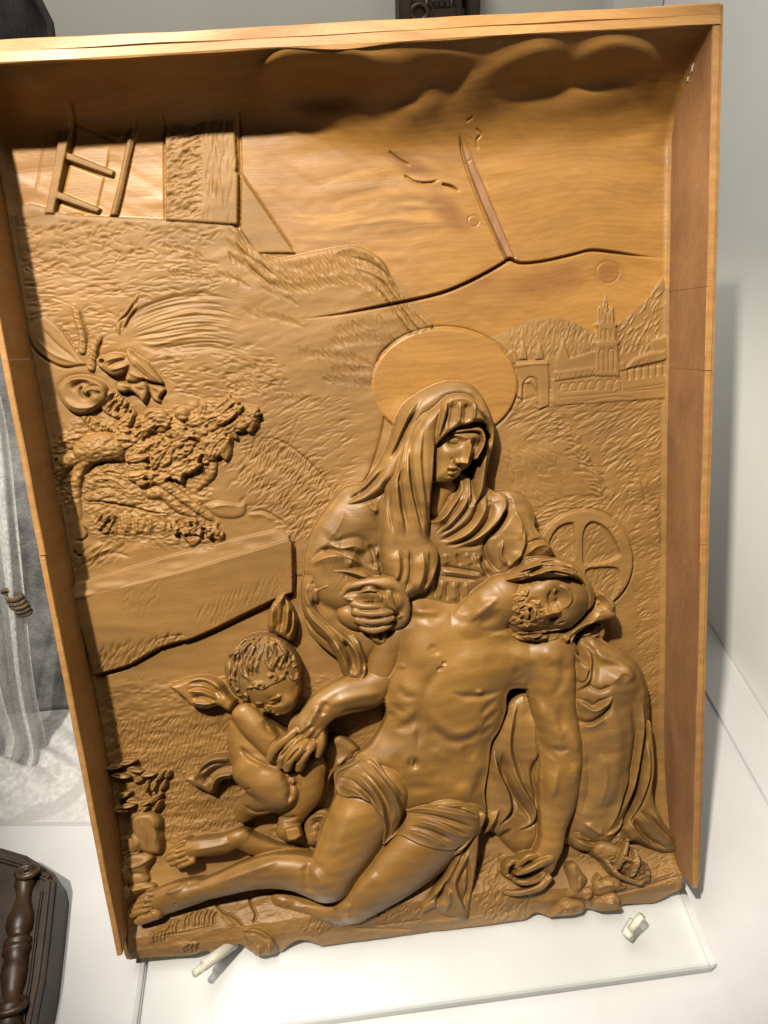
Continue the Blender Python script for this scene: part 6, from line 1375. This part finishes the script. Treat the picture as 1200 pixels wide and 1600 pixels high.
M_SHELF = mottled('white_laminate', (0.37, 0.37, 0.375), (0.40, 0.40, 0.405), 14, 0.35, 3, 0.12, 900, 0.0004)[0]
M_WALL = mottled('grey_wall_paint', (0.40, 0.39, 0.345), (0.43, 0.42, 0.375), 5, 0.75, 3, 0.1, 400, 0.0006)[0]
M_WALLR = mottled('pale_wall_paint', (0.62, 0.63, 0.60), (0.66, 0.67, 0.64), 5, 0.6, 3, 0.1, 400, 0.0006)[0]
M_FELT = mottled('grey_felt', (0.09, 0.09, 0.09), (0.27, 0.27, 0.27), 42, 0.95, 8, 0.6, 300, 0.002)[0]
M_DARK = mottled('dark_walnut', (0.008, 0.004, 0.002), (0.036, 0.018, 0.008), 26, 0.55, 5, 0.3, 160, 0.001, (1, 1, 1))[0]
M_DARK2 = mottled('dark_cloth', (0.006, 0.006, 0.006), (0.035, 0.033, 0.028), 60, 0.9, 5, 0.5, 240, 0.002, (1, 1, 0.4))[0]
def clear(name, tint, edge=0.0, rough=0.03, ior=1.49, body=(0.62, 0.65, 0.60)):
    """cast acrylic: see-through with fresnel gloss; edge = share of milky scatter"""
    m, t, b = nt(name); N = t.nodes.new; Lk = t.links.new
    tr = N('ShaderNodeBsdfTransparent'); tr.inputs[0].default_value = (*tint, 1)
    gl = N('ShaderNodeBsdfGlossy'); gl.inputs['Roughness'].default_value = rough
    fr = N('ShaderNodeFresnel'); fr.inputs['IOR'].default_value = ior
    df = N('ShaderNodeBsdfDiffuse'); df.inputs[0].default_value = (*body, 1)
    m1 = N('ShaderNodeMixShader'); m1.inputs[0].default_value = edge; Lk(tr.outputs[0], m1.inputs[1]); Lk(df.outputs[0], m1.inputs[2])
    m2 = N('ShaderNodeMixShader'); Lk(fr.outputs[0], m2.inputs[0]); Lk(m1.outputs[0], m2.inputs[1]); Lk(gl.outputs[0], m2.inputs[2])
    Lk(m2.outputs[0], t.nodes['Material Output'].inputs['Surface']); return m
M_ACR = clear('clear_acrylic', (0.985, 0.99, 0.985), 0.02, 0.22, 1.28)
M_ACE = clear('acrylic_sawn_edge', (0.80, 0.84, 0.80), 0.25, 0.1)
M_PEG = clear('yellowed_acrylic', (0.975, 0.965, 0.92), 0.42, 0.12, 1.4, (0.78, 0.75, 0.63))
M_ROPE = mottled('brown_rope', (0.03, 0.02, 0.01), (0.10, 0.07, 0.035), 120, 0.9, 4)[0]

def box(name, lo, hi, mat, parent=None, bev=0.0, kind=None):
    v = [(x, y, z) for x in (lo[0], hi[0]) for y in (lo[1], hi[1]) for z in (lo[2], hi[2])]
    f = [(0, 1, 3, 2), (4, 6, 7, 5), (0, 4, 5, 1), (2, 3, 7, 6), (0, 2, 6, 4), (1, 5, 7, 3)]
    o = mesh_obj(name, v, f, mat, parent)
    bm = bmesh.new(); bm.from_mesh(o.data); bmesh.ops.recalc_face_normals(bm, faces=bm.faces)
    if bev: bmesh.ops.bevel(bm, geom=bm.edges[:] + bm.verts[:], offset=bev, segments=2, affect='EDGES')
    bm.to_mesh(o.data); bm.free()
    return tag(o, kind=kind)
def lathe(name, prof, n, mat, parent=None, smooth=True):
    """profile rows (radius, height) about z"""
    vs, fs = [], []
    for r, h in prof:
        for k in range(n): vs.append((r * math.cos(2 * math.pi * k / n), r * math.sin(2 * math.pi * k / n), h))
    for i in range(len(prof) - 1):
        for k in range(n): fs.append((i * n + k, i * n + (k + 1) % n, (i + 1) * n + (k + 1) % n, (i + 1) * n + k))
    fs += [tuple(range(n))[::-1], tuple(range((len(prof) - 1) * n, len(prof) * n))]
    return mesh_obj(name, vs, fs, mat, parent, smooth)

# setting
box('shelf', (-1.6, 0.05, -0.04), (WALL_X, 1.1, 0.0), M_SHELF, kind='structure')
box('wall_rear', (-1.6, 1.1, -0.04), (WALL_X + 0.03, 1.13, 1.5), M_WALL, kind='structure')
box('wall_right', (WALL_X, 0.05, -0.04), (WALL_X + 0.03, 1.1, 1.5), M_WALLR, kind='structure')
box('shelf_strip', (0.4065, 0.05, 0.0), (0.458, 1.09, 0.0025), M_SHELF, bev=0.0008, kind='structure')
box('corner_post', (0.395, 1.06, 0.0), (0.4575, 1.099, 1.5), flat('white_paint', (0.48, 0.48, 0.45), 0.6), kind='structure')

# ------------------------------------------------------------------ acrylic stand
stand = bpy.data.objects.new('acrylic_stand', None); COL.objects.link(stand); stand.location = (0.04, 0.26, 0)
tag(stand, 'clear acrylic stand with thick base slab and pegs under the wood relief', 'display stand')
def local(o, root):
    bpy.context.view_layer.update(); o.parent = root; o.matrix_parent_inverse = root.matrix_world.inverted(); return o
_s = local(box('base_slab', (-0.205, 0.226, 0.0006), (0.2815, 0.62, SLAB_T), M_ACR, bev=0.0009), stand)
_s.data.materials.append(M_ACE)
for p in _s.data.polygons: p.material_index = 1 if abs(p.normal.z) < 0.9 else 0
def panel_box(name, lo, hi, mat, root):
    v = [p2w(x, y, z) for x in (lo[0], hi[0]) for y in (lo[1], hi[1]) for z in (lo[2], hi[2])]
    f = [(0, 1, 3, 2), (4, 6, 7, 5), (0, 4, 5, 1), (2, 3, 7, 6), (0, 2, 6, 4), (1, 5, 7, 3)]
    return local(mesh_obj(name, v, f, mat), root)
panel_box('back_plate', (-215, -338, -31), (205, 120, -23), M_ACR, stand)
def peg(name, p0, p1, r, mat):
    p0, p1 = Vector(p0), Vector(p1); L_ = (p1 - p0).length
    o = lathe(name, [(0.0, 0), (r * .93, 0), (r, r * .08), (r, L_ - r * .1), (r * .93, L_), (0.0, L_)], 32, mat)
    o.location = p0; o.rotation_euler = (p1 - p0).to_track_quat('Z', 'Y').to_euler(); return local(o, stand)
def ray_at(px, dist):
    d = W2C @ np.array(((px[0] - 600) / F, (px[1] - 800) / F, 1.0)); return CAM + d * dist
# left peg: pushed out forward from under the foot of the panel
q0, q1, q2 = ray_at((366, 1474), 0.650), ray_at((318, 1508), 0.618), ray_at((304, 1521), 0.607)
peg('peg', q0, q1, 0.0048, M_PEG); peg('peg', q0 + (q2 - q0) * 0.3, q2, 0.0034, M_PEG)
q0, q1, q2 = on_z((978, 1462), SLAB_T + 0.001), ray_at((992, 1440), 0.640), ray_at((1003, 1431), 0.632)
peg('peg', q0, q1, 0.0050, M_PEG); peg('peg', q0 + (q2 - q0) * 0.3, q2, 0.0036, M_PEG)

# ------------------------------------------------------------------ grey felt backdrop, tulle and rope, left
def sheet(name, fn, nu, nv, mat, parent=None, thick=0.0):
    vs = [fn(u / (nu - 1), v / (nv - 1)) for v in range(nv) for u in range(nu)]
    fs = [(j * nu + i, j * nu + i + 1, (j + 1) * nu + i + 1, (j + 1) * nu + i) for j in range(nv - 1) for i in range(nu - 1)]
    o = mesh_obj(name, vs, fs, mat, parent, True)
    if thick:
        s = o.modifiers.new('thickness', 'SOLIDIFY'); s.thickness = thick; s.offset = 0
    return o
rs_ = np.random.default_rng(3)
def felt(u, v):
    x = -1.0 + u * 0.80; z = v * 0.40
    y = 0.600 + 0.35 * z + 0.004 * math.sin(x * 31 + z * 9) + 0.003 * math.sin(z * 40 + x * 11)
    return (x, y + 0.02 * (1 - v) ** 4 * -1, 0.001 + z)
tag(sheet('felt_cloth', felt, 90, 60, M_FELT, thick=0.004), 'mottled grey felt cloth hanging behind the left side of the relief', 'cloth')

def gauze(name, alpha, col=(0.62, 0.62, 0.60), sc=300):
    m, t, b = nt(name); N = t.nodes.new; Lk = t.links.new
    tr = N('ShaderNodeBsdfTransparent'); df = N('ShaderNodeBsdfDiffuse'); df.inputs[0].default_value = (*col, 1); tl = N('ShaderNodeBsdfTranslucent'); tl.inputs[0].default_value = (*col, 1)
    a = N('ShaderNodeMixShader'); a.inputs[0].default_value = 0.35; Lk(df.outputs[0], a.inputs[1]); Lk(tl.outputs[0], a.inputs[2])
    tc = N('ShaderNodeTexCoord'); n = N('ShaderNodeTexNoise'); n.inputs['Scale'].default_value = sc; n.inputs['Detail'].default_value = 4; Lk(tc.outputs['Object'], n.inputs['Vector'])
    mr = N('ShaderNodeMapRange'); mr.inputs['From Min'].default_value = 0.3; mr.inputs['From Max'].default_value = 0.7; mr.inputs['To Min'].default_value = alpha - 0.22; mr.inputs['To Max'].default_value = min(1, alpha + 0.22); Lk(n.outputs['Fac'], mr.inputs['Value'])
    x = N('ShaderNodeMixShader'); Lk(mr.outputs[0], x.inputs[0]); Lk(tr.outputs[0], x.inputs[1]); Lk(a.outputs[0], x.inputs[2]); Lk(x.outputs[0], t.nodes['Material Output'].inputs['Surface']); return m
_edge = np.array([(-16, 560), (6, 640), (18, 720), (26, 800), (34, 880), (42, 960), (50, 1040), (60, 1100), (70, 1140), (74, 1170), (66, 1196)], float)
_es = spline(_edge, 6)
def veil(u, v):
    e = _es[int(round(v * (len(_es) - 1)))]; px = e[0] - (1 - u) * 190 * (0.65 + 0.35 * (1 - v)); yy = 0.565 - 0.06 * v + 0.014 * math.sin(u * 26 + 2 * v) * (0.4 + 0.6 * v) + 0.008 * math.sin(u * 11 - 3 * v)
    p = on_y((px, e[1] + 14 * math.sin(u * 9) * v), yy); return (p[0], p[1], max(p[2], 0.004 + 0.004 * u))
tulle = bpy.data.objects.new('white_tulle_veil', None); COL.objects.link(tulle); tulle.location = (-0.4, 0.5, 0)
tag(tulle, 'sheer white tulle veil hanging before the grey felt, gathered on the shelf', 'veil')
local(sheet('hanging_gauze', veil, 70, len(_es), gauze('tulle', 0.55, (0.8, 0.8, 0.79))), tulle)
def heap(u, v):
    px, py = -120 + u * 262, 1108 + v * 178
    p = on_z((px, py)); r = math.hypot((u - 0.45) / 0.55, (v - 0.5) / 0.5)
    h = max(0.0, 1 - r ** 2.4); n_ = 0.5 + 0.25 * math.sin(u * 17 + 5 * math.sin(v * 6)) + 0.25 * math.sin(v * 15 + 4 * math.sin(u * 8))
    return (p[0], p[1], 0.0015 + 0.030 * h * (0.45 + 0.75 * n_))
local(sheet('gathered_gauze', heap, 80, 60, gauze('gathered_tulle', 0.72, (0.62, 0.62, 0.61), 160)), tulle)
local(sheet('gathered_gauze', lambda u, v: (lambda p: (p[0] + 0.004, p[1] - 0.004, p[2] * 0.72))(heap(u, v)), 80, 60, gauze('gathered_tulle_inner', 0.6, (0.5, 0.5, 0.49), 120)), tulle)
# rope tassel
rope = bpy.data.objects.new('rope_tassel', None); COL.objects.link(rope)
_rc = on_y((28, 945), 0.54); rope.location = _rc
tag(rope, 'small knotted brown rope end hanging beside the white tulle', 'rope')
def ring(name, c, R_, r_, tilt, mat, parent, nu=24, nv=8):
    vs, fs = [], []
    for i in range(nu):
        a = 2 * math.pi * i / nu
        for j in range(nv):
            b_ = 2 * math.pi * j / nv; rr = R_ + r_ * math.cos(b_) * (1 + 0.15 * math.sin(a * 9 + b_)); p = Vector((rr * math.cos(a), r_ * math.sin(b_), rr * math.sin(a) * 0.8)); p.rotate(Matrix.Rotation(tilt, 3, 'X')); vs.append(p + Vector(c))
    for i in range(nu):
        for j in range(nv): fs.append((i * nv + j, i * nv + (j + 1) % nv, ((i + 1) % nu) * nv + (j + 1) % nv, ((i + 1) % nu) * nv + j))
    return mesh_obj(name, vs, fs, mat, parent, True)
for k in range(5): ring('rope_turn', (0.0005 * k, 0, 0.010 - 0.0052 * k), 0.0065 - 0.0004 * abs(k - 2), 0.0028, 1.35 + 0.1 * (k % 2), M_ROPE, rope)
ring('rope_turn', (-0.004, 0, 0.018), 0.004, 0.002, 0.2, M_ROPE, rope)

# ------------------------------------------------------------------ dark carved panel lying at the lower left
dk = bpy.data.objects.new('carved_walnut_panel', None); COL.objects.link(dk); dk.location = on_z((0, 1500)); 
tag(dk, 'dark carved walnut panel with a turned baluster lying at the lower left corner', 'carved panel')
def slab_px(name, pts, h0, h1, mat, parent, bev=0.002):
    P = [on_z(p, h1) for p in pts]; bm = bmesh.new()
    a = [bm.verts.new((p[0], p[1], h0)) for p in P]; b_ = [bm.verts.new((p[0], p[1], h1)) for p in P]; n_ = len(P)
    bm.faces.new(b_); bm.faces.new(a[::-1])
    for i in range(n_): bm.faces.new((a[i], a[(i + 1) % n_], b_[(i + 1) % n_], b_[i]))
    bmesh.ops.recalc_face_normals(bm, faces=bm.faces)
    if bev: bmesh.ops.bevel(bm, geom=[e for e in bm.edges if abs(e.verts[0].co.z - h1) < 1e-5 and abs(e.verts[1].co.z - h1) < 1e-5], offset=bev, segments=3, affect='EDGES')
    me = bpy.data.meshes.new(name); bm.to_mesh(me); bm.free(); me.materials.append(mat); o = bpy.data.objects.new(name, me); COL.objects.link(o); return local(o, parent)
slab_px('panel_base', [(-160, 1318), (0, 1322), (40, 1334), (84, 1362), (88, 1380), (80, 1450), (70, 1530), (58, 1590), (46, 1660), (-200, 1660)], 0.0, 0.040, M_DARK, dk, 0.004)
slab_px('edge_moulding', [(70, 1372), (82, 1374), (74, 1450), (64, 1530), (52, 1590), (40, 1660), (26, 1660), (40, 1590), (52, 1530), (62, 1450)], 0.038, 0.047, M_DARK, dk, 0.002)
slab_px('edge_moulding', [(56, 1392), (66, 1390), (58, 1450), (48, 1530), (38, 1590), (26, 1660), (18, 1660), (30, 1590), (41, 1530), (51, 1450)], 0.038, 0.044, M_DARK, dk, 0.0015)
slab_px('top_moulding', [(-160, 1326), (0, 1331), (38, 1342), (76, 1366), (70, 1374), (34, 1354), (0, 1344), (-160, 1338)], 0.038, 0.046, M_DARK, dk, 0.002)
_a0, _a1 = Vector(on_z((40, 1372), 0.043)), Vector(on_z((8, 1650), 0.043)); _al = (_a1 - _a0).length
M_BAL = mottled('polished_walnut', (0.015, 0.007, 0.003), (0.060, 0.030, 0.012), 34, 0.42, 4, 0.15, 200, 0.0008)[0]
prof = [(0.001, 0), (0.008, 0.001), (0.0085, 0.012), (0.0062, 0.02), (0.0058, 0.034), (0.0075, 0.05), (0.0105, 0.064), (0.0112, 0.076), (0.0088, 0.088), (0.0072, 0.092), (0.0072, 0.097), (0.0108, 0.099), (0.0112, 0.106), (0.0092, 0.108), (0.0112, 0.111), (0.0112, 0.118), (0.0085, 0.121), (0.0098, 0.135), (0.0104, 0.148), (0.0075, 0.170), (0.0066, 0.186), (0.0100, 0.190), (0.0104, 0.198), (0.0080, 0.202), (0.0120, 0.222), (0.0100, 0.250), (0.001, 0.252)]
ks = _al / 0.252
bal = lathe('baluster', [(r * 1.05, h * ks) for r, h in prof], 40, M_BAL); bal.location = _a0; bal.rotation_euler = (_a1 - _a0).to_track_quat('Z', 'Y').to_euler(); local(bal, dk)
for k, (rr, tt) in enumerate(((0.0085, 0.0028), (0.0042, 0.0022))):
    o = ring('scroll', (0, 0, 0), rr, tt, 1.2, M_BAL, None); o.location = Vector(on_z((42, 1362), 0.052)); local(o, dk)
o = ring('scroll', (0, 0, 0), 0.012, 0.003, 0.9, M_BAL, None); o.location = Vector(on_z((14, 1572), 0.050)); local(o, dk)

# ------------------------------------------------------------------ things at the back, above the panel
_rz = [(0, 58), (0.12, 70), (0.25, 82), (0.4, 70), (0.6, 45), (0.8, 14), (1.0, -20)]
def robe(u, v):
    z0 = 0.72 - 0.62 * v
    # right edge through the photographed outline
    pys = np.interp(v, [0, 0.11, 0.3, 1.0], [0, 58, 260, 700]); xe = np.interp(v, [0, 0.11, 0.3, 0.7, 1.0], [-0.232, -0.212, -0.26, -0.37, -0.44])
    x = xe - (1 - u) * 0.42
    return (x, 0.82 + 0.018 * math.sin(u * 22 + v * 2) + 0.01 * math.sin(u * 47), z0)
tag(sheet('dark_robe', robe, 80, 50, M_DARK2, thick=0.006), 'dark cloth robe standing behind the top left corner of the relief', 'robe')
dc = bpy.data.objects.new('carved_wall_bracket', None); COL.objects.link(dc); _c0 = on_y((686, 20), 1.06); dc.location = _c0
tag(dc, 'dark carved openwork wood bracket on the back wall above the relief', 'carved bracket')
def wall_box(name, x0, y0, x1, y1, d0, d1, mat, bev=0.002):
    a_, b_ = on_y((x0, y1), 1.07), on_y((x1, y0), 1.07); return local(box(name, (a_[0], 1.098 - d1, a_[2]), (b_[0], 1.098 - d0, b_[2]), mat, bev=bev), dc)
wall_box('side_post', 622, -60, 640, 40, 0.0, 0.040, M_DARK); wall_box('side_post', 728, -60, 750, 40, 0.0, 0.040, M_DARK); wall_box('side_post', 712, -60, 724, 40, 0.0, 0.030, M_DARK)
wall_box('lower_rail', 640, 12, 728, 44, 0.0, 0.028, M_DARK); wall_box('arched_block', 642, -20, 664, 40, 0.0, 0.034, M_DARK)
for x in (672, 681, 690, 699): 
    a_ = on_y((x, 16), 1.075); b_ = on_y((x, -60), 1.075); o = lathe('spindle', [(0.0024, 0), (0.004, 0.006), (0.0022, 0.014), (0.003, 0.03), (0.002, 0.05), (0.0026, b_[2] - a_[2])], 12, M_DARK); o.location = (a_[0], 1.075, a_[2]); local(o, dc)
_k = on_y((653, 18), 1.07); o = ring('arch_moulding', (0, 0, 0), 0.010, 0.003, 0.0, M_BAL, None); o.location = (_k[0], 1.062, _k[2]); local(o, dc)
